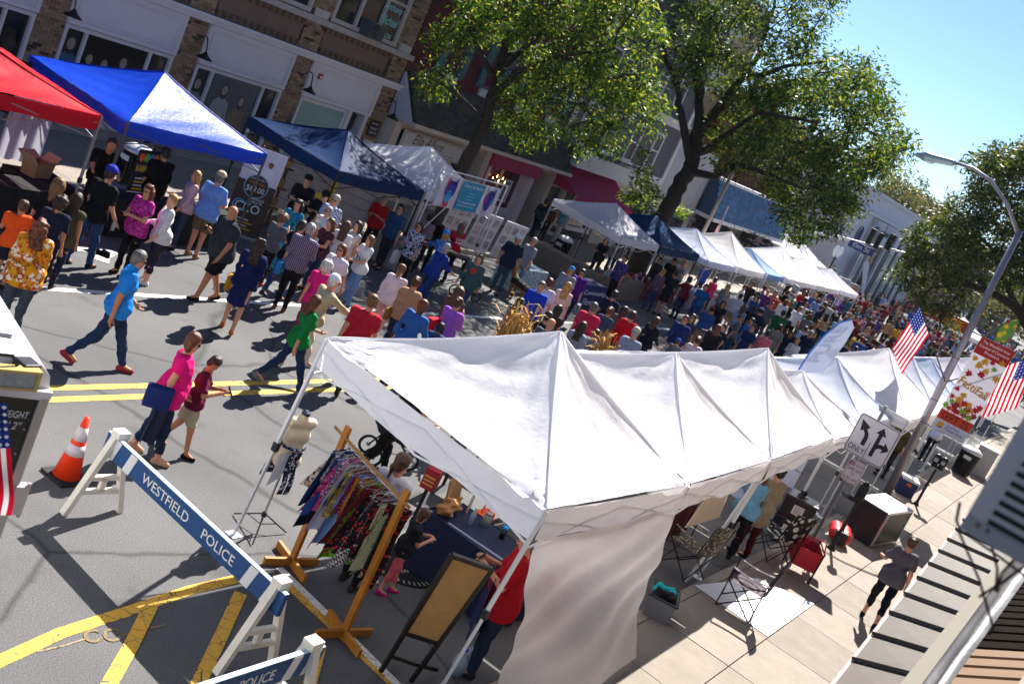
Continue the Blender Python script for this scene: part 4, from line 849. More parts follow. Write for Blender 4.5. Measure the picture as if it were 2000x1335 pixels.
def hairmat(c):
    k = ('hair', c)
    if k in MC: return MC[k]
    m = bpy.data.materials.new('m_hair'); m.use_nodes = True; n = m.node_tree.nodes; l = m.node_tree.links; b = n['Principled BSDF']; b.inputs['Roughness'].default_value = .42; b.inputs['Specular IOR Level'].default_value = .4
    tc = n.new('ShaderNodeTexCoord'); mp = n.new('ShaderNodeMapping'); mp.inputs['Scale'].default_value = (70, 70, 7); l.new(tc.outputs['Object'], mp.inputs[0]); t = n.new('ShaderNodeTexNoise'); t.inputs['Scale'].default_value = 1; t.inputs['Detail'].default_value = 5; l.new(mp.outputs[0], t.inputs['Vector'])
    r = n.new('ShaderNodeValToRGB'); q = lin(c); r.color_ramp.elements[0].position = .35; r.color_ramp.elements[1].position = .68; r.color_ramp.elements[0].color = (*[x*.45 for x in q], 1); r.color_ramp.elements[1].color = (*[min(1, x*1.7) for x in q], 1); l.new(t.outputs['Fac'], r.inputs[0]); l.new(r.outputs[0], b.inputs['Base Color'])
    bp = n.new('ShaderNodeBump'); bp.inputs['Strength'].default_value = .8; bp.inputs['Distance'].default_value = .015; l.new(t.outputs['Fac'], bp.inputs['Height']); l.new(bp.outputs[0], b.inputs['Normal']); MC[k] = m; return m
NP = [0]
def person(px, py, ht=1.7, face=28, label='', hz=.93, pos=None, h=None, group='people strolling at the street fair', z0=0, **P):
    """a person whose head centre is seen at (px, py); face = heading in degrees from +X"""
    P['h'] = ht; NP[0] += 1; P.setdefault('seed', NP[0])
    g = pos or G(px, py, ht*hz+z0); t = thing('person', label, 'person', (g[0], g[1], z0), math.radians(face), group)
    h = min(.027, max(.016, .00138*math.hypot(g[0], g[1])))
    R = body_parts(P, h, h < .025); pr, ex = R['body']; V, F = surf(pr, h); ob('body', npmesh('body', V, F, skin_mats(P.get('skin', 'l')), ex), t)
    hm = hairmat(HAIRC.get(P.get('hc', 'br'), P.get('hc', 'br')))
    mats = dict(shirt=GM(P.get('top')), trousers=GM(P.get('bc', '#24344f')), skirt=GM(P.get('bc', '#24344f')), shoes=GM(P.get('sc', '#2a2422')), hair=hm, hat=GM(P.get('hat')))
    for nme, (q, nz) in garments(R, P).items():
        V, F = surf(q, h*1.05 if nme not in ('hair', 'hat') else h*.85, .03, nz)
        if len(V): ob(nme, npmesh(nme, V, F, [mats[nme]]), t)
    s, HD = R['s'], R['HD']
    if P.get('shades'):
        g_ = MB(); [g_.ball(HD(.084, sd*.034, .012), .023*s, 0, 8, 5, (.5, 1, .75)) for sd in (1, -1)]; g_.tube([HD(.088, .02, .016), HD(.088, -.02, .016)], .004*s, 4); [g_.tube([HD(.08, sd*.05, .016), HD(-.0, sd*.083, .018)], .004*s, 4) for sd in (1, -1)]; g_.build('sunglasses', M('#0a0a0c', .15, spec=.7), t, True)
    if P.get('strap'):
        c = R['chs']; w = MB(); sd = P['strap']; w.tube([R['nk']+v3(-.03, -sd*.1, -.03)*s, c+v3(.13*R['bw']**.7, -sd*.03, .02)*s, R['wa']+v3(.12*R['bw'], sd*.07, -.02)*s, R['pel']+v3(.06, sd*.16*R['bw'], .05)*s], .011*s, 5); w.build('bag_strap', M(P.get('strapc', '#1c2a4a')), t)
    t['_r'] = 0; del t['_r']
    return t, R
def place(t, R, local):       # a spot in a person's own frame, in the world
    a = t.rotation_euler.z; x, y, z = local; return Vector((t.location.x+x*math.cos(a)-y*math.sin(a), t.location.y+x*math.sin(a)+y*math.cos(a), t.location.z+z))
def handbag(t, R, label, local, col, size=(.26, .1, .2), strap=None, cat='bag', rz=None):
    p = place(t, R, local); b_ = thing('handbag', label, cat, p, t.rotation_euler.z if rz is None else rz, 'bags carried by people'); w, d, h_ = size
    MB().bbox((-w/2, -d/2, -h_), (w/2, d/2, 0), .025).build('bag_body', GM(col), b_, True)
    P_ = [(-w*.35, 0, 0)]+[(-w*.35*math.cos(a), 0, (strap or h_*.8)*math.sin(a)) for a in np.linspace(0, math.pi, 9)]
    MB().tube(P_, .009, 5).build('handle', M('#2a211c') if isinstance(col, str) is False else GM(col), b_); return b_
def phone(t, R, sd, label):
    S0, E_, W_, fo, fv = R['arms'][sd]; p = place(t, R, W_+fo*.1+fv*.03); o_ = thing('phone', label, 'phone', p, t.rotation_euler.z, 'phones held in hands')
    MB().bbox((-.005, -.036, -.07), (.005, .036, .07), .004, R=Matrix.Rotation(-.6, 3, 'Y')).build('case', M('#101114', .2), o_); return o_
# ------------------------------------------------------------------ the people nearest the camera
W1 = '#d8d8dc'
person(268, 497, 1.78, -35, 'man in bright blue polo shirt and jeans striding past the white truck', pose='walk', top='#1f7fd6', sl=.42, collar=1, bc='#1c3050', hair='short', hc='gn', shades=1, skin='t', sc='#8e2f3a', b=1.12, adj=dict(ar=(-.25, .18, .2, 0), al=(-.05, .2, 1.0, .25), hp=.15))
t, R = person(371, 664, 1.66, -42, 'woman in hot pink top and sunglasses walking with dark coat', pose='walk2', top='#e01273', sl=.3, hem=-.16, bc='#1b2a44', leg=.92, fem=1, b=1.18, hair='bob', hc='au', shades=1, sc='#b08a70', adj=dict(l=(-.12, .2), r=(.18, .05), ar=(-.2, .12, .25, 0), al=(.1, .1, .5, .3), hp=.2))
handbag(t, R, 'navy and green shoulder bag of the woman in pink', (-.12, -.28, 1.02), '#1b2a63', (.3, .14, .26), .35); cb_ = thing('folded_coat', 'long dark coat hung over the arm of the woman in pink', 'coat', place(t, R, (-.02, -.27, .95))); MB().grid(lambda u, v: (.13*(u-.5)*2+.02*math.sin(v*5), .05*math.sin(u*9)*(.4+v), -.62*v), 8, 10).build('cloth', M('#1d2440', .9, bump=.2), cb_, True)
t, R = person(411, 703, 1.36, -50, 'boy in maroon tee and khaki shorts looking at a phone', pose='phone2', top='#5c1330', sl=.45, hem=-.12, bc='#a89a80', leg=.44, lw=1.15, hair='short', hc='db', skin='t', sc='#101014', adj=dict(l=(-.22, .3), r=(.25, .1), hp=.6))
phone(t, R, 1, 'phone in the hands of the boy in maroon')
person(340, 393, 1.64, 150, 'woman in white cardigan with short blonde hair and palm tree purse', pose='bag', top=W1, sl=.85, hem=-.1, bc='#2b2436', leg=.8, fem=1, b=1.1, hair='short', hc='bl', strap=-1, strapc='#20304a', sc='#c9ced6', skin='p', adj=dict(hy=.3))
t, R = person(462, 415, 1.8, 165, 'heavy bald man in dark grey polo and black shorts looking at phone', pose='phone', top='#2b3038', sl=.45, hem=-.14, collar=1, bc='#14151a', leg=.46, lw=1.2, b=1.42, hair='none', skin='t', sc='#16161a', adj=dict(l=(.28, .1), r=(-.2, .25)))
phone(t, R, -1, 'phone held by the heavy bald man')
t, R = person(507, 478, 1.68, 40, 'woman in navy knee length dress with long wavy dark hair', pose='walk', top='#131c4d', sl=.9, bot='dress', bc='#131c4d', hemz=.52, fem=1, hair='vlong', hc='db', sc='#b5642c', adj=dict(l=(.2, .12), r=(-.25, .2), al=(.3, .12, 1.3, .4), ar=(.1, .12, .9, .3)), bigcurl=1)
handbag(t, R, 'small mustard bag at the side of the woman in the navy dress', (.1, .24, .9), '#a8791e', (.22, .1, .26), .3)
person(292, 374, 1.65, 190, 'woman in magenta print top and sunglasses with arms folded', pose='cross', top=pattern('floral', ['#b01f8c', '#d14fb0', '#8a1270'], 26), sl=.35, hem=-.14, bc='#0e0e12', fem=1, hair='wavy', hc='au', shades=1, strap=1, strapc='#3a1a40', sc='#201a1a')
t, R = person(214, 337, 1.78, 10, 'man in black tee and blue cap holding a water bottle', pose='relax', top='#101216', sl=.45, hem=-.14, bc='#26406a', b=1.05, hair='short', hc='db', hat='#2233a0', sc='#20202a', adj=dict(l=(-.15, .15), r=(.2, .05), ar=(.1, .15, .5, 0)))
wbp = place(t, R, R['arms'][-1][2]); wo_ = thing('water_bottle', 'clear water bottle in the hand of the man with the blue cap', 'bottle', wbp-Vector((0, 0, .16))); MB().lathe([(.0, 0), (.032, 0), (.033, .13), (.014, .18), (.014, .2), (0, .2)], n=12).build('bottle', M('#b9c6d0', .08, spec=.8, trans=.4), wo_, True); MB().lathe([(0, .2), (.015, .2), (.015, .22), (0, .22)], n=10).build('cap', M('#e8e8e8'), wo_)
t, R = person(79, 445, 1.62, 60, 'woman in yellow floral blouse with long brown hair beside the truck', pose='relax', top=pattern('floral', ['#c98c14', '#8c5a0c', '#b83a1c', '#dcd5c0'], 13), sl=.8, hem=-.2, bc='#3d4450', fem=1, b=1.25, hair='vlong', hc='au', bigcurl=1)
person(46, 404, 1.36, 70, 'boy in orange polo shirt and navy shorts at the left edge', pose='cross', top='#e4531a', sl=.45, hem=-.1, bc='#1a2136', leg=.44, hair='short', hc='br', skin='t')
person(117, 398, 1.5, 35, 'child with dark curly hair in navy vest with purple sleeves', pose='relax', top='#1d2138', sl=.4, bc='#1b2746', hair='afro', hc='db', skin='t', sc='#16203c', bigcurl=1)
person(149, 390, 1.52, 30, 'girl in olive vest with long dark hair near the jeans man', pose='relax', top='#4d4a35', sl=.2, hem=-.18, bc='#20263a', fem=.6, hair='vlong', hc='db', skin='t')
person(113, 364, 1.66, 50, 'woman with very long light brown hair and black top facing the booth', pose='phone', top='#141216', sl=.5, bc='#15151b', fem=1, hair='vlong', hc='db2')
person(386, 345, 1.62, 150, 'blonde woman in pale pink sweater by the blue tent', pose='bag', top='#c9a7ae', sl=.9, bc='#32405a', fem=1, hair='vlong', hc='bl', sc='#2a2a30')
person(429, 348, 1.78, 20, 'man in light blue shirt, tan cap and khaki shorts seen from behind', pose='bag', top='#6f95dc', sl=.5, hem=-.15, bc='#6e5a42', leg=.44, lw=1.15, b=1.15, hair='short', hc='gn', hat='#b9a98f', sc='#8a6a4a')
person(217, 278, 1.78, -120, 'booth man in black shirt leaning under the red tent edge', pose='reach', top='#0d0d10', sl=.5, bc='#15151a', hair='short', hc='bk', skin='t', group='booth keepers', adj=dict(lean=.2))
person(325, 300, 1.8, 80, 'booth man in black seen from behind under the blue tent', pose='relax', top='#0c0c10', sl=.55, bc='#10131c', hair='short', hc='bk', b=1.1, group='booth keepers')
# the queue by the navy tent
person(602, 352, 1.76, 215, 'stall keeper in black shirt and dark cap behind the queue', pose='cross', top='#111114', sl=.6, bc='#15151a', hat='#14141a', hair='short', hc='bk', group='booth keepers')
person(638, 382, 1.7, 200, 'stall keeper with black cap holding a yellow leaflet', pose='phone2', top='#131318', sl=.6, bc='#15151a', hat='#101014', hair='short', hc='bk', group='booth keepers')
person(550, 428, 1.5, 10, 'curly haired boy in grey tee and black red striped trousers', pose='eat', top='#5a5d64', sl=.45, bc='#16161a', hair='afro', hc='db2', sc='#a01c1c', group='people queueing at the navy tent', adj=dict(hp=.3))
person(584, 400, 1.66, 200, 'dark haired woman in long turquoise print dress facing the street', pose='relax', top=pattern('floral', ['#1a7fa6', '#134f80', '#3fa890'], 16), sl=.5, bot='dress', bc=pattern('floral', ['#1a7fa6', '#134f80', '#3fa890'], 16), hemz=.12, fem=1, hair='curly', hc='bk', group='people queueing at the navy tent')
person(588, 441, 1.64, 5, 'woman in black tank top and jeans with dark ponytail', pose='eat', top='#17161b', sl=0, bc='#26406e', fem=1, b=1.08, hair='pony', hc='db', sc='#20304a', group='people queueing at the navy tent', adj=dict(l=(-.25, .1), r=(.15, .05)))
t, R = person(606, 449, 1.76, 35, 'grey haired man in plaid shirt and black trousers, back turned', pose='bag', top=pattern('plaid', ['#54506e', '#a9a4b8', '#2c2440'], 9), sl=.6, hem=-.14, collar=1, bc='#0f0f13', hair='short', hc='gy', sc='#6a4026', group='people queueing at the navy tent')
handbag(t, R, 'bright blue tote hanging beside the man in plaid', (.05, .28, .88), '#1d86c9', (.3, .1, .24), .12)
person(657, 391, 1.78, 195, 'silver haired man in blue checked shirt with sunglasses', pose='relax', top=pattern('check', ['#d6d8e6', '#2f478c'], 30), sl=.5, collar=1, bc='#3a4256', hair='short', hc='gy', shades=1, group='people queueing at the navy tent')
person(643, 413, 1.6, 180, 'grey haired woman in white shirt eating before the checked man', pose='eat', top=W1, sl=.5, bc='#8c8c95', fem=1, hair='bob', hc='gy', shades=1, group='people queueing at the navy tent')
person(648, 437, 1.62, 170, 'girl with long brown hair in dark floral top eating', pose='eat', top=pattern('floral', ['#2a1a22', '#6b3040', '#40283a'], 30), sl=.2, bc='#2c3a58', fem=1, hair='long', hc='br', group='people queueing at the navy tent')
person(676, 442, 1.64, 30, 'woman in white with very long straight brown hair from behind', pose='relax', top=W1, sl=.4, bc='#3a4a6a', fem=1, hair='vlong', hc='br', group='people queueing at the navy tent')
person(701, 442, 1.62, 170, 'girl in striped tank top with long dark hair', pose='relax', top=pattern('stripe', ['#d6d2d4', '#3a3844'], 22), sl=0, bc='#20283c', fem=1, hair='vlong', hc='bk', skin='t', group='people queueing at the navy tent')
person(725, 470, 1.6, 160, 'girl in white tee and light jeans with long fair hair', pose='eat', top='#dcdce0', sl=.4, bc='#6b8cb8', fem=1, b=.92, hair='vlong', hc='db2', strap=1, strapc='#2a3a63', sc='#4a5060', group='people queueing at the navy tent')
person(671, 483, 1.66, 190, 'woman in white tee, auburn bob and sunglasses walking toward the street', pose='walk', top='#e0dfe6', sl=.45, hem=-.16, bc='#27406e', fem=1, b=1.12, hair='bob', hc='au', shades=1, strap=1, strapc='#3a3222', group='people queueing at the navy tent')
person(640, 516, 1.56, 40, 'old woman in bright pink top with curly white hair', pose='walk', top='#d81e7c', sl=.4, bc='#8a3a5c', fem=1, b=1.1, hair='afro', hc='wh', bigcurl=1)
person(643, 543, 1.72, -20, 'old man in white cap and cream jacket pointing ahead', pose='point', top='#b7a889', sl=.9, hem=-.1, bc='#c9bfb6', hat='#e6e6ea', hair='short', hc='wh', shades=1, sc='#b3aca4', lw=1.1)
t, R = person(616, 583, 1.64, -25, 'woman in green sweater and jeans with brown hair', pose='walk2', top='#0f7a3a', sl=.8, hem=-.1, bc='#1d3050', fem=1, hair='long', hc='au', sc='#6a707c', adj=dict(al=(.3, .1, 1.2, .3)))
person(729, 583, 1.76, 30, 'man in plain red tee with cropped hair, back turned', pose='walk', top='#b81c34', sl=.45, hem=-.14, bc='#2b3b5c', hair='short', hc='db2', shades=1, b=1.12)
person(785, 522, 1.62, 25, 'woman in white knit top and pale pink trousers', pose='walk', top='#cfc9d2', sl=.8, bc='#d3a49c', fem=1, hair='pony', hc='db2', sc='#c9a08a')
t, R = person(812, 552, 1.64, 30, 'woman in tan blouse with curly brown hair and round bag', pose='relax', top='#b08a66', sl=.8, hem=-.14, bc='#232c44', fem=1, b=1.08, hair='short', hc='br', bigcurl=1); handbag(t, R, 'small round tan bag on the woman in the tan blouse', (-.05, .25, .9), '#8a5a22', (.24, .1, .22), .3)
person(826, 592, 1.72, 5, 'man in denim jacket with cropped reddish hair', pose='walk', top=M('#1d5aa8', .8, var=.3, vs=5), sl=.85, bc='#1f2e4c', skin='d', hair='short', hc='#6b3212')
t, R = person(893, 592, 1.66, 5, 'woman in lilac hoodie carrying a red handbag', pose='eat', top='#9a5ac0', sl=.9, bc='#2a2f40', fem=1, b=1.1, hair='bun', hc='br', shades=1); handbag(t, R, 'bright red handbag of the woman in lilac', (-.12, .24, 1.12), '#c8142c', (.36, .14, .26), .28)
person(897, 571, 1.62, 15, 'woman in brown jacket with wavy brown hair behind the lilac hoodie', pose='relax', top='#5a4c3e', sl=.9, bc='#2a2420', fem=1, hair='curly', hc='br')
person(860, 640, 1.3, 20, 'child with dark hair in patterned blue shirt below the red bag', pose='stand', top=pattern('dots', ['#2f4a6b', '#1c2c44'], 40), sl=.5, bc='#20242c', hair='bob', hc='bk', skin='m')
person(752, 391, 1.7, 200, 'booth keeper in red tee with grey hair and clipboard', pose='phone2', top='#b8141e', sl=.45, bc='#20242c', hair='short', hc='gy', group='booth keepers')
person(784, 408, 1.74, 190, 'man in slate blue shirt with sunglasses beside the red tee', pose='relax', top='#24466f', sl=.5, bc='#2a2c34', hair='short', hc='db', shades=1, b=1.1)
t, R = person(821, 443, 1.64, 190, 'woman in black and white floral blouse with dark hair', pose='bag', top=pattern('floral', ['#b9bcd0', '#2a2c40', '#14141c'], 20), sl=.6, hem=-.18, bc='#14141a', fem=1, b=1.15, hair='bob', hc='db', shades=1); handbag(t, R, 'white plastic bag held by the woman in the floral blouse', (.2, -.2, .8), '#c9c9d0', (.28, .12, .32), .14)
person(841, 425, 1.62, 30, 'woman in dark plaid shirt before the drawings board', pose='relax', top=pattern('plaid', ['#2c2438', '#8a3a4a', '#b0a8b8'], 10), sl=.6, bc='#20202a', fem=1, hair='bob', hc='bk')
person(861, 425, 1.66, 30, 'woman all in black with long dark hair by the drawings board', pose='relax', top='#121216', sl=.9, bc='#14141a', fem=1, hair='long', hc='db')
t, R = person(903, 446, 1.66, 60, 'woman in red hooded sweater with white lettering on its back', pose='reach', top='#a81228', sl=.9, bc='#24262e', fem=1, hair='long', hc='au', adj=dict(lean=.12))
for s_, z, w in (('LONG', 1.3, .24), ('ISLAND', 1.21, .22)): text(s_, Vector((-.165, w/2, z*.95)), (0, -1, 0), EZ, w, .065, M('#e3e0e4'), t, 'shirt_print', ext=.012)
person(876, 462, 1.62, 70, 'woman in blue cap and blue print shirt bending to a stall', pose='reach', top=pattern('floral', ['#2f6fc4', '#7fa8e0', '#1c4a90'], 18), sl=.8, bc='#24406e', fem=1, hair='bob', hc='bl', hat='#1f7fe0', adj=dict(lean=.2))
person(866, 480, 1.64, -20, 'woman in blue striped sweater pushing a black stroller', pose='push', top=pattern('stripe', ['#123a9c', '#0d2a78'], 26), sl=.85, bc='#1d3a78', fem=1, b=1.12, hair='bob', hc='gy')
t, R = person(939, 502, 1.66, 200, 'boy in teal grey jacket over brown tee with red logo', pose='walk', top='#3b5a5c', sl=.9, hem=-.14, bc='#26406a', hair='bob', hc='br'); MB().lathe([(0, 0), (.075, 0), (.075, .006), (0, .006)], n=18).build('shirt_print', M('#c22a1c'), t).matrix_local = Matrix.Translation((.155, 0, 1.2)) @ Matrix.Rotation(math.pi/2, 4, 'Y')
person(1012, 466, 1.8, 215, 'bearded man in navy tee and jeans with white blue cap', pose='pockets', top='#16223c', sl=.45, hem=-.14, bc='#2c4a5c', b=1.12, hair='short', hc='bk', hat='#c9cfe0', skin='t', adj=dict(l=(.15, .1), r=(-.12, .1)))
person(1044, 472, 1.74, 160, 'grey haired man in light grey tee and jeans', pose='relax', top='#8a90a0', sl=.5, hem=-.14, bc='#5a7aa0', hair='short', hc='gy', shades=1, b=1.1)
person(1115, 529, 1.66, 20, 'person in navy and white striped shirt with blue cap', pose='relax', top=pattern('stripe', ['#1c2438', '#b9bcc8'], 9), sl=.5, bc='#30405c', b=1.15, hair='short', hc='bl', hat='#3f8fd0')
t, R = person(1138, 532, 1.66, 200, 'woman in purple tee with sunglasses looking down', pose='phone', top='#4a127c', sl=.6, hem=-.18, bc='#1d2a4c', fem=1, b=1.28, hair='bun', hc='db', shades=1); handbag(t, R, 'black and white print bag by the woman in purple', (.1, .28, .72), pattern('floral', ['#14141a', '#d0d0d8', '#3a5a9c'], 30), (.36, .14, .3), .2)
person(1057, 559, 1.76, -150, 'man in royal blue tee turning his head', pose='relax', top='#123fc0', sl=.45, bc='#2a3448', hair='short', hc='gn', b=1.08)
person(1073, 553, 1.76, 30, 'man in white tee seen from behind beside the blue tee', pose='relax', top='#d6d6dc', sl=.45, bc='#3c4656', hair='short', hc='au')
person(1109, 560, 1.68, 25, 'woman in pale pink top with very long blonde hair', pose='relax', top='#d6b6b0', sl=.5, hem=-.14, bc='#8f7a70', leg=.4, fem=1, hair='vlong', hc='bl')
person(1014, 592, 1.66, -10, 'woman in grey sweater with long black hair by the corn stalks', pose='stand', top='#77727c', sl=.9, bc='#2a2a30', fem=1, hair='vlong', hc='bk')
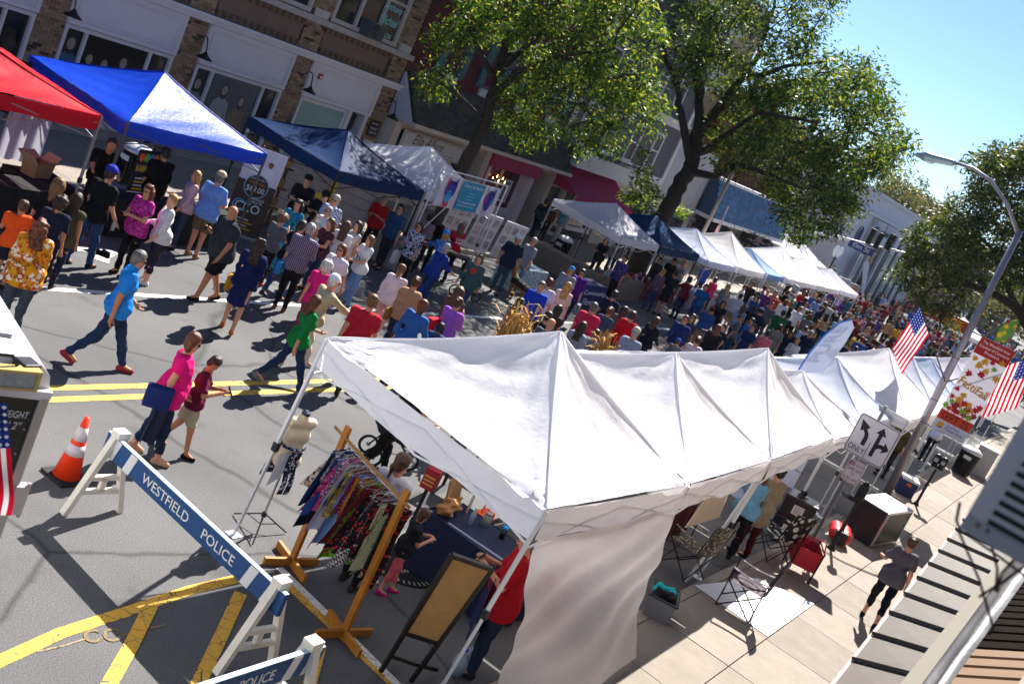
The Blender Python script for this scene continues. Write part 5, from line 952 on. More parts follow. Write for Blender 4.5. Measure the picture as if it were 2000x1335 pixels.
# ------------------------------------------------------------------ people further along, then the dense crowd
FL = lambda a, b, c, sc=22: pattern('floral', [a, b, c], sc)
MID = [  # head px, py, height, facing, pose, top, sleeve, bottoms, fem, hair, hair colour, extra, label
 (1090, 605, 1.64, 20, 'stand', '#3a2d33', .3, '#222', 1, 'long', 'bk', {}, 'woman in dark top with long black hair near the bald man'),
 (1070, 619, 1.7, 20, 'stand', '#1c1c22', .5, '#222', 0, 'short', 'bk', {}, 'dark haired person in black just left of the bald man'),
 (1074, 633, 1.74, 0, 'stand', '#4c5568', .5, '#333', 0, 'none', 'bk', dict(shades=1), 'bald man with sunglasses behind the first tent peak'),
 (1159, 601, 1.78, 25, 'stand', '#c2274a', .45, '#333', 0, 'short', 'gn', dict(b=1.25), 'stout man in coral pink polo behind the tents'),
 (1190, 608, 1.66, 10, 'stand', '#3c4862', .5, '#333', 1, 'bun', 'au', {}, 'woman in grey blue top with auburn bun beside the coral polo'),
 (1219, 607, 1.66, 25, 'stand', '#55504c', .9, '#222', 1, 'long', 'db', {}, 'woman in grey brown coat with dark hair left of the red sweater'),
 (1235, 617, 1.74, 15, 'stand', '#c01220', .9, '#222', 0, 'short', 'db', {}, 'man in bright red long sleeved sweater behind the corn stalks'),
 (1137, 638, 1.64, 10, 'stand', '#8c95ac', .5, '#333', 1, 'vlong', 'db', dict(strap=1), 'woman in pale grey top with long dark hair and dark strap'),
 (1163, 652, 1.55, -10, 'stand', '#6c6f70', .5, '#333', 0, 'short', 'br', dict(shades=1), 'boy in olive grey tee with sunglasses right of the tent peak'),
 (1241, 650, 1.74, 20, 'stand', '#8f9bb4', .8, '#333', 0, 'short', 'gy', dict(hat='#c9c0b0'), 'man in pale blue shirt and white cap behind the second tent'),
 (1283, 623, 1.66, -15, 'walk', '#1a1f2e', .9, '#20242e', 1, 'long', 'br', dict(strap=1, strapc='#5c1a30'), 'woman in black jacket with wine red bag walking right'),
 (1200, 576, 1.76, 10, 'relax', '#18223a', .5, '#23232a', 0, 'short', 'bk', {}, 'dark haired man in navy tee in front of the tan table'),
 (1222, 506, 1.74, 170, 'relax', FL('#3c2f78', '#6a5fa8', '#241c4c'), .6, '#14141a', 0, 'short', 'bk', dict(b=1.25), 'stout man in purple print shirt at the jewellery table'),
 (1296, 532, 1.62, 60, 'relax', FL('#5a4468', '#2a2034', '#8a6a80'), .6, '#1f3a6e', 1, 'short', 'bl', dict(b=1.2, strap=1, strapc='#a02050'), 'woman in purple floral blouse with short blonde hair at the red table'),
 (1321, 535, 1.76, 60, 'relax', '#141824', .5, '#15161c', 0, 'short', 'db', dict(leg=.45), 'man in dark tee and shorts with backpack at the red table'),
 (1350, 547, 1.68, 60, 'reach', '#7a1424', .9, '#1c2c4c', 1, 'bob', 'db', dict(adj=dict(lean=.12)), 'woman in dark red jumper bending at the far tents'),
 (1380, 558, 1.8, 200, 'walk', '#17599c', .45, '#2a4c84', 0, 'short', 'db', {}, 'man in blue tee and jeans walking toward the camera'),
 (1398, 547, 1.66, 60, 'relax', '#d8345c', .5, '#444', 1, 'bob', 'br', {}, 'woman in bright coral dress top by the white tents'),
 (1423, 560, 1.66, 40, 'relax', '#6f7684', .5, '#2c3c5c', 1, 'vlong', 'bl', {}, 'fair haired woman in grey tee behind the woman in black'),
 (1413, 593, 1.66, 200, 'relax', '#121218', .3, '#2c4c80', 1, 'long', 'bk', dict(shades=1), 'woman in black tee and jeans with dark hair mid street'),
 (1453, 599, 1.64, 10, 'walk', '#9fb0c8', .5, '#2c4470', 1, 'long', 'br', {}, 'woman in pale blue tee carrying a child mid street'),
 (1341, 620, 1.78, 195, 'walk', '#152a66', .9, '#b0a89c', 0, 'short', 'db', dict(shades=1), 'bearded man in dark blue sweater and pale trousers walking'),
 (1355, 617, 1.66, 190, 'walk', '#3a3f4c', .5, '#b9b4b0', 1, 'long', 'db', dict(shades=1), 'woman in charcoal tee beside the man in dark blue'),
 (1419, 638, 1.5, 150, 'point', '#111a36', .5, '#16203c', 0, 'short', 'bk', {}, 'boy in navy sports kit swinging his arms'),
 (1324, 668, 1.3, 20, 'stand', '#5a6270', .5, '#333', 0, 'short', 'br', dict(hat='#2450b0'), 'small boy in blue cap behind the tent ridge'),
 (1363, 665, 1.64, 20, 'stand', '#c9c0cc', .5, '#333', 1, 'bun', 'br', dict(strap=1), 'woman in white top with brown bun behind the tent ridge'),
 (1383, 520, 1.7, 60, 'relax', '#3048a0', .6, '#333', 0, 'short', 'bk', {}, 'person in royal blue near the small flag tent'),
 (1402, 641, 1.7, 20, 'stand', '#1a1a20', .8, '#333', 1, 'long', 'au', {}, 'auburn haired woman in black left of the pink shirt'),
 (1470, 628, 1.78, 150, 'relax', '#2470c0', .45, '#223', 0, 'short', 'bk', {}, 'man in bright blue tee leaning in mid street'),
 (1472, 640, 1.76, 160, 'relax', '#15295c', .5, '#223', 0, 'short', 'bk', dict(shades=1), 'man in navy tee and dark glasses beside the bright blue tee'),
 (1500, 652, 1.76, 20, 'relax', '#c06474', .6, '#55504c', 0, 'short', 'bk', {}, 'man in salmon pink shirt seen from behind by the stroller'),
 (1523, 640, 1.74, 20, 'relax', pattern('plaid', ['#2a2c34', '#b9b4ac', '#6c6a6c'], 9), .5, '#6c5c4c', 0, 'short', 'db', {}, 'man in black and cream plaid shirt in the crowd'),
 (1530, 612, 1.78, 20, 'relax', '#0f6a3c', .5, '#8c7c60', 0, 'short', 'db', dict(b=1.2), 'stout man in green tee and khaki trousers'),
 (1508, 596, 1.72, 190, 'relax', '#5a6070', .5, '#334', 0, 'short', 'br', {}, 'man in grey tee left of the green tee'),
 (1472, 604, 1.68, 20, 'relax', '#15151c', .9, '#222', 1, 'curly', 'bk', {}, 'person with bushy black hair and black coat'),
 (1480, 575, 1.68, 40, 'relax', '#b8bccb', .5, '#223', 1, 'curly', 'bk', {}, 'woman in white tee with bushy black hair near the white tents'),
 (1575, 640, 1.66, 30, 'walk', '#9fb2d2', .5, '#1c2c5c', 0, 'short', 'br', dict(leg=.45), 'boy in pale blue tee and navy shorts walking away'),
 (1590, 648, 1.76, 30, 'walk', '#172238', .6, '#2c2c34', 0, 'short', 'bk', {}, 'man in dark navy next to the boy in pale blue'),
 (1573, 572, 1.8, 200, 'relax', '#a01c26', .5, '#15151a', 0, 'short', 'bk', dict(skin='m'), 'vendor in dark red apron under the white far tent'),
 (1515, 572, 1.7, 200, 'relax', '#b86a5c', .3, '#333', 1, 'long', 'br', {}, 'woman in salmon top under the wide white tent'),
 (1540, 617, 1.7, 30, 'relax', '#1a1a20', .5, '#223', 0, 'short', 'bk', dict(hat='#15151a'), 'man in black with black cap before the white tents'),
 (1583, 612, 1.72, 40, 'relax', '#264a3c', .5, '#9c9488', 0, 'short', 'db', {}, 'man in dark green tee and pale trousers near the menu boards'),
 (1675, 622, 1.72, 200, 'relax', '#8a1a2a', .5, '#b0a8a4', 0, 'short', 'br', {}, 'man in wine red tee in the far crowd by the feather flag'),
 (1650, 668, 1.74, 30, 'relax', '#131c38', .6, '#223', 0, 'short', 'br', {}, 'man in dark navy polo behind the feather flag'),
 (1672, 682, 1.66, 30, 'relax', FL('#1f63c0', '#a9c4ec', '#123f90', 14), .5, '#334', 1, 'short', 'br', {}, 'person in vivid blue floral shirt behind the white tent peak'),
 (1705, 686, 1.64, 30, 'relax', '#7aa0d0', .6, '#334', 1, 'vlong', 'bl', {}, 'blonde woman in light blue shirt behind the tent peak'),
 (1690, 668, 1.72, 30, 'relax', '#14203c', .6, '#223', 0, 'short', 'bk', {}, 'person in black blue top left of the blonde in light blue'),
 (1736, 690, 1.7, 30, 'relax', '#5f80b0', .6, '#223', 0, 'short', 'db', {}, 'man in denim shirt near the first big flag'),
 (1552, 713, 1.64, 215, 'stand', '#b0a4ac', .6, '#333', 1, 'long', 'au', {}, 'auburn haired woman in pale top beside the feather flag base'),
 (1213, 470, 1.66, 200, 'reach', '#8c8f98', .9, '#223', 1, 'curly', 'db', {}, 'woman with grey sweater behind the jewellery table'),
 (1185, 470, 1.7, 200, 'reach', '#15161c', .9, '#223', 1, 'long', 'db', dict(adj=dict(lean=.2)), 'woman in black jacket leaning over the jewellery table'),
 (1068, 392, 1.7, 20, 'walk', '#1d2433', .8, '#1c2c48', 0, 'short', 'bk', {}, 'man in dark jacket by the bakery door'),
 (1085, 398, 1.66, 20, 'relax', '#5f4038', .8, '#1f2a33', 1, 'long', 'br', {}, 'woman in brown striped top by the bakery door'),
 (1110, 405, 1.7, 160, 'relax', '#79b4c4', .6, '#c9c9c0', 0, 'short', 'gy', {}, 'person in pale turquoise shirt beyond the litter bin'),
 (1317, 510, 1.72, 200, 'relax', '#121216', .5, '#223', 0, 'short', 'bk', dict(hat='#1a1a20'), 'vendor in black with dark cap under the navy blue tent'),
 (1290, 508, 1.66, 200, 'relax', '#2a2430', .5, '#223', 1, 'bob', 'bk', {}, 'vendor in dark top behind the dark red table'),
 (1338, 512, 1.72, 200, 'reach', pattern('stripe', ['#c9c4c4', '#6c6870'], 20), .6, '#223', 0, 'short', 'br', {}, 'vendor in pale striped shirt under the navy blue tent'),
]
for (x, y, ht, fc, po, top, sl_, bc, fem, hr, hc, kw, lb_) in MID:
    bc = '#2a2c34' if bc == '#222' or bc == '#223' else '#343a48' if len(bc) == 4 else bc
    far = y < 420 and x > 1060 or (x in (1213, 1185))
    person(x, y, ht, fc, lb_, h=.021, pose=po, top=top, sl=sl_, bc=bc, fem=fem, hair=hr, hc=hc, z0=.12 if y < 420 else 0, group='people among the tents', **kw)
# dense crowd: a few posed figures copied, each with its own colours (too small for separate parts)
def figure(P, h=.03):
    R = body_parts(P, h, False); V, F = surf(R['body'][0], h); vs, fs, mi = [V], [F], [np.zeros(len(F), int)]; o = len(V)
    for nme, (q, nz) in garments(R, P).items():
        if nme == 'shoes': continue
        V, F = surf(q, h, .03, None); vs.append(V); fs.append(F+o); mi.append(np.full(len(F), {'shirt': 1, 'trousers': 2, 'skirt': 2, 'hair': 3, 'hat': 4}[nme])); o += len(V)
    m0 = M('#808080'); return npmesh('person', np.concatenate(vs), np.concatenate(fs), [m0]*5, None, np.concatenate(mi))
PROTO = [figure(dict(h=1.72, pose=p, top='#fff', sl=s_, fem=f, hair=hr, b=b_, hat='x' if ht_ else None, leg=lg)) for p, s_, f, hr, b_, ht_, lg in (
    ('stand', .5, 0, 'short', 1.05, 0, 1), ('walk', .5, 0, 'short', 1.0, 0, .45), ('relax', .9, 1, 'long', 1.0, 0, 1), ('bag', .5, 1, 'bob', 1.1, 0, 1), ('phone', .5, 0, 'short', 1.15, 1, 1), ('walk2', .45, 1, 'vlong', .95, 0, 1), ('hip', .6, 0, 'short', 1.2, 0, .46), ('eat', .8, 1, 'bun', 1.05, 0, 1))]
TOPS = [('black', '#14141a', 10), ('navy', '#16203c', 9), ('white', '#cfd0d8', 6), ('dark red', '#6e1424', 6), ('grey', '#63666e', 7), ('light blue', '#7f9fd0', 5), ('royal blue', '#24488c', 3), ('green', '#1f5c38', 3), ('pink', '#c0688c', 3), ('red', '#8f1a22', 2), ('tan', '#a08a6c', 3), ('purple', '#4c2a72', 2), ('olive', '#4c4c30', 2), ('yellow', '#c4a02c', 1), ('teal', '#1f6a70', 2), ('maroon', '#4a1220', 3), ('lilac', '#9484b4', 2)]
BOTS = [('dark trousers', '#1b1c24'), ('jeans', '#29426c'), ('khaki trousers', '#8c7c60'), ('grey trousers', '#4c4f58'), ('black trousers', '#101014')]
HAIRS = [('black', 'bk'), ('dark', 'db'), ('brown', 'br'), ('fair', 'bl'), ('grey', 'gy'), ('auburn', 'au'), ('light brown', 'db2')]
SKS = ['l', 'l', 't', 'p', 'm', 'd']
rc_ = random.Random(5); spots = []
def free(x, y, d): return all((x-a)**2+(y-b)**2 > d*d for a, b in spots)
for o_ in list(COL.objects):
    if o_.name.startswith('person') and o_.parent is None: spots.append((o_.location.x, o_.location.y))
tries = 0; crowd = []
while len(crowd) < 185 and tries < 40000:
    tries += 1; u = rc_.random(); X = 32+u**.9*48; Yl = 7.3 if X < 75 else 5.0; Yh = 14.9 if X < 66 else 19.5
    Y = rc_.uniform(Yl, Yh); dens = min(1, max(.3, (X-38)/10))
    if X < 44 and Y > 13.6: continue
    if X < 52 and Y < 9.2 and rc_.random() < .4: continue
    if rc_.random() > dens: continue
    if free(X, Y, .62): spots.append((X, Y)); crowd.append((X, Y))
used = {}
crowd.sort()
for X, Y in crowd:
    for _ in range(30):
        tn, tc_, _w = rc_.choices(TOPS, [q[2] for q in TOPS])[0]; bn, bc = rc_.choice(BOTS); hn, hc = rc_.choices(HAIRS, (5, 6, 5, 3, 2, 2, 3))[0]
        key = (tn, bn, hn); 
        if key not in used: break
    used[key] = used.get(key, 0)+1
    k = rc_.randrange(len(PROTO)); o_ = ob('person', PROTO[k], None, (X, Y, 0), rc_.choice((math.radians(20), math.radians(200), math.radians(0), math.radians(180), rc_.random()*6.28))); sc = rc_.uniform(.9, 1.06); o_.scale = (sc, sc, sc)
    where = 'under far trees' if X > 92 else 'before the white building' if X > 72 else 'beyond the near tents'
    tag(o_, '%s haired person, %s top, %s, in crowd %s' % (hn, tn, bn, where), 'person', 'dense crowd at the far end of the street')
    for i, m_ in enumerate((M(SKIN[rc_.choice(SKS)], .6), M(tc_, .85, spec=.15), M(bc, .85, spec=.15), M(HAIRC[hc], .7, spec=.2), M(rc_.choice(('#c9c9cc', '#1c2c5c', '#14141a', '#8a1c24')), .8))):
        sl2 = o_.material_slots[i]; sl2.link = 'OBJECT'; sl2.material = m_

# beyond them the crowd reads as one mass
LOW = [figure(dict(h=1.72, pose=p, top='#fff', sl=.6, fem=f, hair=hr), .085) for p, f, hr in (('stand', 0, 'short'), ('relax', 1, 'long'), ('walk', 0, 'short'), ('bag', 1, 'bob'))]
data = []
for me in LOW:
    v = np.empty(len(me.vertices)*3); me.vertices.foreach_get('co', v); f = np.array([tuple(p.vertices) for p in me.polygons]); m_ = np.array([p.material_index for p in me.polygons]); data.append((v.reshape(-1, 3), f, m_))
cm = [M(c, .85, spec=.15) for c in ('#c98f72', '#8a5a40', '#14141a', '#16203c', '#cfd0d8', '#6e1424', '#63666e', '#7f9fd0', '#1f4fae', '#b01a24', '#1f5c38', '#a08a6c', '#1b1c24', '#29426c', '#2b1b12', '#6b4a2a', '#15100e')]
VV, FF, MM, o = [], [], [], 0; cnt = 0; tries = 0
while cnt < 290 and tries < 30000:
    tries += 1; X = rc_.uniform(70, 135); Y = rc_.uniform(3.5, 20.5)
    if not free(X, Y, .7): continue
    spots.append((X, Y)); cnt += 1; v, f, m_ = data[rc_.randrange(4)]; a = rc_.random()*6.28; s_ = rc_.uniform(.92, 1.05); w = v*s_; w = np.stack([w[:, 0]*math.cos(a)-w[:, 1]*math.sin(a)+X, w[:, 0]*math.sin(a)+w[:, 1]*math.cos(a)+Y, w[:, 2]], 1)
    mp = np.array([rc_.choice((0, 0, 1)), rc_.randrange(2, 12), rc_.choice((12, 13, 2)), rc_.choice((14, 15, 16)), 4]); VV.append(w); FF.append(f+o); MM.append(mp[m_]); o += len(w)
tag(ob('far_crowd', npmesh('far_crowd', np.concatenate(VV), np.concatenate(FF), cm, None, np.concatenate(MM))), 'dense mass of far people filling the street end', 'crowd', kind='stuff')
# ================================================================== things on the near side
def flatquad(mb, TL, TR, BR, BL, d, mi=0): return mb.prism([BL, BR, TR, TL], d, mi)
# ---- police barricades
def aframe(t, o, ax, h_=.93, wdt=.62):     # moulded A-frame leg standing at o, spread along ax
    m_ = M('#d8d3c6', .55, var=.12, vs=7); ax = Vector(ax).normalized(); nx = ax.cross(EZ).normalized(); o = Vector(o); mb = MB()
    L, R_, T_ = o-ax*wdt/2, o+ax*wdt/2, o+EZ*h_
    mb.bar(L, T_-ax*.03, .055, .08, nx); mb.bar(R_, T_+ax*.03, .055, .08, nx); mb.bar(L.lerp(T_, .28), R_.lerp(T_, .28), .05, .05); mb.bar(L.lerp(T_, .45), R_.lerp(T_, .45), .05, .05); mb.bar(o+EZ*h_*.28, o+EZ*h_*.45, .06, .05, nx); mb.box((-.07, -.06, h_-.04), (.07, .06, h_+.03), o=o)
    return mb.build('a_frame', m_, t)
def barricade(label, A, B, ax, words, stripes='slash', sc=1.0):
    A, B = Vector(A), Vector(B); t = thing('police_barricade', label, 'barricade', (A+B)/2, 0, 'wooden police barricades'); o = (A+B)/2; a, b = A-o, B-o; d = (b-a).normalized(); nrm = d.cross(EZ).normalized()
    if nrm.dot(Vector((0, 0, H))-o) < 0: nrm = -nrm
    for p in (a, b): aframe(t, p, ax)
    P0, P1 = a-d*.13+EZ*.66, b+d*.13+EZ*.66; blue = M('#0d3f73', .5, var=.12, vs=8)
    q = [P0, P1, P1+EZ*.22, P0+EZ*.22]; MB().prism([p-nrm*.0 for p in q], nrm*.045).build('plank', blue, t); MB().prism([p+EZ*.222 for p in (P0, P1, P1+nrm*.045, P0+nrm*.045)], EZ*.008).build('plank_edge', M('#b9d2dc', .5), t)
    L = (P1-P0).length; f = P0+nrm*.047; wm_ = M('#c9cbcf', .5, var=.1)
    ex = d if ray is None or (d.cross(EZ)).dot(nrm) > 0 else -d; st = f if ex == d else P1+nrm*.047
    for k in ((.03, .13) if stripes == 'slash' else (.0, .1)):
        for s_ in (k, 1-k-.06):
            c = st+ex*(L*s_); MB().prism([c, c+ex*.11, c+ex*.17+EZ*.218, c+ex*.06+EZ*.218], nrm*.003).build('stripe', wm_, t)
    text(words, st+ex*(L*.24)+EZ*.06, ex, EZ, L*.52, .1, M('#d3d3d0', .5), t, ext=.004); return t
mA = (G(116, 1004)+G(239, 998))/2; mB = (G(425, 1322)+G(528, 1288))/2
barricade('blue barricade plank lettered for the police on white A-frame legs', mA, mB, G(239, 998)-G(116, 1004), 'WESTFIELD     POLICE')
c2 = G(614, 1250, .95); d2 = (G(392, 1333, .8)-G(612, 1262, .8)); d2 = d2/d2.length*2.0; c2.z = 0; d2.z = 0; barricade('second blue barricade cut off by the bottom edge', c2, c2+d2, (-d2.y, d2.x, 0), 'WESTFIELD     POLICE')
# ---- traffic cone
cg = G(128, 932); tc = thing('traffic_cone', 'orange traffic cone with two white reflective bands behind barricade', 'cone', cg)
MB().bbox((-.19, -.19, 0), (.19, .19, .035), .015).build('base', M('#14141a', .7), tc); cf = lambda z: .145-.118*(z-.03)/.7
def ring(z0, z1, nm, m_, e): MB().lathe([(cf(z0)+e, z0), (cf(z1)+e, z1)], n=28).build(nm, m_, tc, True)
ring(.03, .73, 'cone_body', M('#e8380c', .45, var=.05), 0); ring(.3, .42, 'reflective_band', M('#c9bcc4', .35, var=.1), .003); ring(.47, .62, 'reflective_band', M('#cdc0c8', .35, var=.1), .003)
# ---- white truck with dark rear panel
tp = G(118, 716, 3.1); tx, ty = tp.x, tp.y; tr = thing('box_truck', 'white high roofed truck with dark rear panel at left edge', 'truck', (tx, ty, 0), math.radians(-17)); tw = M('#dcdcde', .35, var=.05, vs=2, spec=.5); alu = M('#a9a6aa', .35, .7)
W_, D_ = 2.4, 6.0
rf = MB(); prof = [(0, 0), (0, 2.9), (-.03, 3.02), (-.1, 3.09), (-.25, 3.12), (-W_+.25, 3.12), (-W_+.1, 3.09), (-W_, 2.95), (-W_, 0)]
rf.prism([(x, .02, z) for x, z in prof if z > 2.5 or True], (0, D_, 0)); rf.build('box_body', tw, tr, False)
MB().box((-W_, .3, 3.121), (-.25, D_, 3.135)).build('roof_skin', M('#d6d6d8', .4), tr); MB().tube([(-W_, .28, 3.13), (-.22, .28, 3.13)], .015, 6).build('roof_seam', M('#8a8a8c'), tr)
MB().box((-W_+.07, -.005, .45), (-.07, .019, 2.88)).build('rear_panel', M('#0b0c10', .25, spec=.6), tr)
for x in (-.035, -W_+.035): MB().bbox((x-.03, -.03, .4), (x+.03, .018, 2.9), .008).build('corner_post', alu, tr)
MB().bbox((-W_, -.03, 2.88), (0, .018, 2.94), .008).build('roof_rail', M('#cfcdd0', .4), tr)
text('HEIGHT', (-.235, -.008, 2.74), EX, EZ, .15, .046, M('#d6d8dc'), tr, shear=.15); text("10' 2\"", (-.235, -.008, 2.665), EX, EZ, .125, .05, M('#d6d8dc'), tr, shear=.15)
MB().tube([(-.2+.07*math.cos(a), -.008, 2.4+.08*math.sin(a)) for a in np.linspace(.5, 4.5, 16)], .014, 6).build('panel_graphic', M('#13366e', .3), tr); MB().tube([(-.5+.045*k, -.008, 2.27+.03*math.sin(k*.6)) for k in range(8)], .01, 6).build('panel_graphic', M('#13366e', .3), tr)
text('2 STATE', (-.42, -.008, 2.16), EX, EZ, .3, .05, M('#262a36'), tr)
for k in range(12): MB().ball((-.085, -.006, .8+k*.17), .008, n=6, k=4).build('rivet', alu, tr)
hg = MB().bbox((-.03, -.05, 2.1), (.05, .02, 2.3), .01).build('hinge', M('#b5b2b6', .4, .3), tr); MB().tube([(.05, -.03, 2.08), (.05, -.03, 2.32)], .014, 8).build('hinge_pin', alu, hg)
fl = thing('flood_light', 'rectangular work light with tan frame on the truck roof edge', 'light', (tx-.33, ty+.0, 2.98), math.radians(-12)); fl.scale = (.72, .5, .55); mb = MB(); mb.box((-.5, -.1, 0), (.24, .05, .03)); mb.box((-.5, -.1, .2), (.24, .05, .23)); mb.box((.21, -.1, .03), (.24, .05, .2)); mb.box((-.5, -.1, .03), (-.47, .05, .2)); mb.build('frame', M('#b59a5a', .5), fl); MB().box((-.47, -.085, .03), (.21, .04, .2)).build('lens', M('#8f9296', .2, var=.3, vs=20, spec=.7), fl)
MB().tube([(-.3, .02, .24), (-.25, .02, .34), (.0, .02, .34), (.06, .02, .24)], .02, 6).build('handle', M('#15151a', .5), fl)
cl = thing('roof_camera', 'small grey camera housing on the corner of the truck roof', 'camera', (tx-.22, ty+.08, 3.0)); MB().bbox((-.08, -.06, 0), (.04, .06, .07), .01).build('bracket', M('#77777c', .5, .4), cl); MB().bbox((-.03, -.1, .06), (.08, .02, .12), .01).build('housing', M('#33343a', .4), cl); MB().bbox((.05, -.08, .07), (.082, -.03, .1), .005).build('lens', M('#9a9aa0', .2), cl)
MB().tube([(tx-.9+.08*k, ty+.5+.05*math.sin(k), 3.16+.03*math.sin(k*1.7)) for k in range(8)], .008, 5).build('loose_wire', M('#5a4632'), None); tag(COL.objects['loose_wire'], 'thin loose wire lying on the truck roof', 'wire')
bl = thing('light_bar', 'clear emergency light bar standing on the white truck roof', 'light bar', (tx-.95, ty+1.35, 3.14)); MB().bbox((-.5, -.12, .02), (.35, .12, .16), .04).build('dome', M('#c9ccd0', .15, spec=.7, trans=.3), bl, True); MB().bbox((-.5, -.14, -.02), (.36, .14, .03), .01).build('base', M('#17171b', .5), bl)
gr = thing('grab_rail', 'dark grab handle on the right roof edge of the truck', 'handle', (tx-.1, ty+1.9, 3.05)); MB().tube([(0, -.5, 0), (.06, -.45, .06), (.06, .2, .06), (0, .25, 0)], .02, 6).build('rail', M('#3c3c42', .4, .5), gr)
def usflag(name, label, P, Ux, Vx, w, h_, canton_left=True, group='american flags', wav=.05, staff=None):
    """flag cloth: P top corner at the staff, Ux along the fly, Vx down the hoist; stripes and canton as cloth pieces"""
    t = thing(name, label, 'flag', P, 0, group); Ux, Vx = Vector(Ux).normalized(), Vector(Vx).normalized(); N_ = Ux.cross(Vx).normalized()
    f = lambda u, v: Ux*(u*w)+Vx*(v*h_)+N_*(wav*math.sin(u*7+v*2)*u+wav*.5*math.sin(u*13+v*5)*u)+Vector((0, 0, -.12*u*u*w))
    for k in range(13):
        u0 = .4 if k < 7 else 0; MB().grid(lambda a, b: f(u0+(1-u0)*a, (k+b)/13), 16, 1).build('stripe', cloth('#b3122c' if k % 2 == 0 else '#dcdade', .35), t, True)
    c = MB().grid(lambda a, b: f(.4*a, 7/13*b), 10, 8).build('canton', cloth('#1c2f7a', .3), t, True)
    st = MB()
    for i in range(6):
        for j in range(5):
            q = f(.4*(i+.5)/6, 7/13*(j+.5)/5)+N_*.004; q2 = q-N_*.008
            for z in (q, q2): st.add([z+Ux*.02*w, z+Vx*.02*w, z-Ux*.02*w, z-Vx*.02*w], [(0, 1, 2, 3)])
    tag(st.build('stars', M('#e4e4e8'), c), kind='stuff')
    if staff:
        a, b = staff; MB().tube([Vector(a)-Vector(P), Vector(b)-Vector(P)], .015, 8).build('staff', M('#1a1a1e', .4), t)
    return t
fp = G(-10, 770, 2.55); usflag('hanging_flag', 'american flag hanging down the back of the truck at left', AY(14, 788, ty-.14), AY(34, 985, ty-.14)-AY(14, 788, ty-.14), (-1, .1, 0), (AY(34, 985, ty-.14)-AY(14, 788, ty-.14)).length, .4, wav=.025)
# ---- mannequin torso on tripod
mg = G(505, 1046); mn = thing('mannequin', 'cream torso dress form on chrome tripod by the tent pole', 'mannequin', (mg.x+.05, mg.y+.08, 0), math.radians(75)); cr = M('#cdb99d', .6, var=.04, bump=.05)
tp_ = [(v3(0, .07, .93), v3(0, -.07, .93), .1, .1, ((v3(0, 0, .82), v3(0, 0, -1)),), .06), (v3(0, .045, 1.08), v3(0, -.045, 1.08), .085, .085, (), .07), (v3(.015, .07, 1.24), v3(.015, -.07, 1.24), .1, .1, (), .07), (v3(.05, .06, 1.26), v3(.05, .06, 1.27), .06, .06, (), .03), (v3(.05, -.06, 1.26), v3(.05, -.06, 1.27), .06, .06, (), .03), (v3(0, .13, 1.4), v3(0, -.13, 1.4), .06, .06, (), .06), (v3(0, 0, 1.44), v3(0, 0, 1.5), .05, .045, (), .04)]
V, F = surf(tp_, .012); ob('torso', npmesh('torso', V, F, [cr]), mn); MB().lathe([(0, 1.5), (.05, 1.5), (.05, 1.53), (.02, 1.55), (0, 1.55)], n=16).build('neck_cap', M('#14203c', .4), mn)
MB().tube([(0, 0, .12), (0, 0, .85)], .014, 10).build('pole', M('#b5b7ba', .2, .9), mn); MB().lathe([(.0, .2), (.03, .2), (.03, .26), (0, .26)], n=12).build('hub', M('#2a2a2e', .4), mn)
for k in range(3):
    a = k*2.094+.4; MB().tube([(0, 0, .24), (.36*math.cos(a), .36*math.sin(a), .02)], .009, 6).build('tripod_leg', M('#3c3d42', .3, .7), mn); MB().tube([(0, 0, .1), (.2*math.cos(a), .2*math.sin(a), .12)], .006, 5).build('brace', M('#3c3d42', .3, .7), mn)
ap = thing('apron', 'navy and white print apron tied round the torso form', 'apron', (mg.x+.05, mg.y+.08, 0), math.radians(75)); apm = pattern('floral', ['#1c2544', '#c3c6d2', '#10142c'], 24)
MB().grid(lambda u, v: ((.135+.05*v)*math.cos((u-.5)*2.8)+.02, (.165+.06*v)*math.sin((u-.5)*2.8), 1.12-.42*v-.05*math.sin(u*3.1)), 18, 10).build('skirt', apm, ap, True)
MB().tube([(.115*math.cos(a), .145*math.sin(a), 1.115) for a in np.linspace(0, 6.28, 25)], .016, 6).build('waistband', apm, ap)
for sd in (-.03, .05): MB().grid(lambda u, v: (-.135-.02*v, sd+(u-.5)*.07+.02*math.sin(v*6), 1.1-.52*v), 3, 8).build('tie', apm, ap, True)
MB().grid(lambda u, v: (-.11+.02*v, .06+.14*u, 1.06-.3*v-.12*v*u), 6, 8).build('corner_panel', M('#d8d6da', .7, bump=.1), ap, True)
# ---- wooden rack full of aprons
ra, rb_ = G(566, 1103), G(668, 1243); rk_ = thing('clothes_rack', 'golden wooden garment rack with round rod and crossed feet', 'rack', (ra+rb_)/2); ro = (ra+rb_)/2; wd = M('#a8691c', .5, var=.22, vs=9, bump=.15, bs=30)
ax_ = (rb_-ra).normalized(); sx_ = Vector((-ax_.y, ax_.x, 0)); RH = 1.72
for e in (ra, rb_):
    q = e-ro; MB().bar(q+EZ*.02, q+EZ*RH, .085, .04, sx_).build('upright', wd, rk_)
    for d_ in (ax_, sx_): MB().bar(q-d_*.34+EZ*.05, q+d_*.34+EZ*.05, .04, .09 if d_ is ax_ else .085).build('foot', wd, rk_)
MB().tube([ra-ro-ax_*.22+EZ*(RH-.12), rb_-ro+ax_*.12+EZ*(RH-.12)], .017, 10).build('rod', M('#a06a24', .45, var=.2, vs=8), rk_)
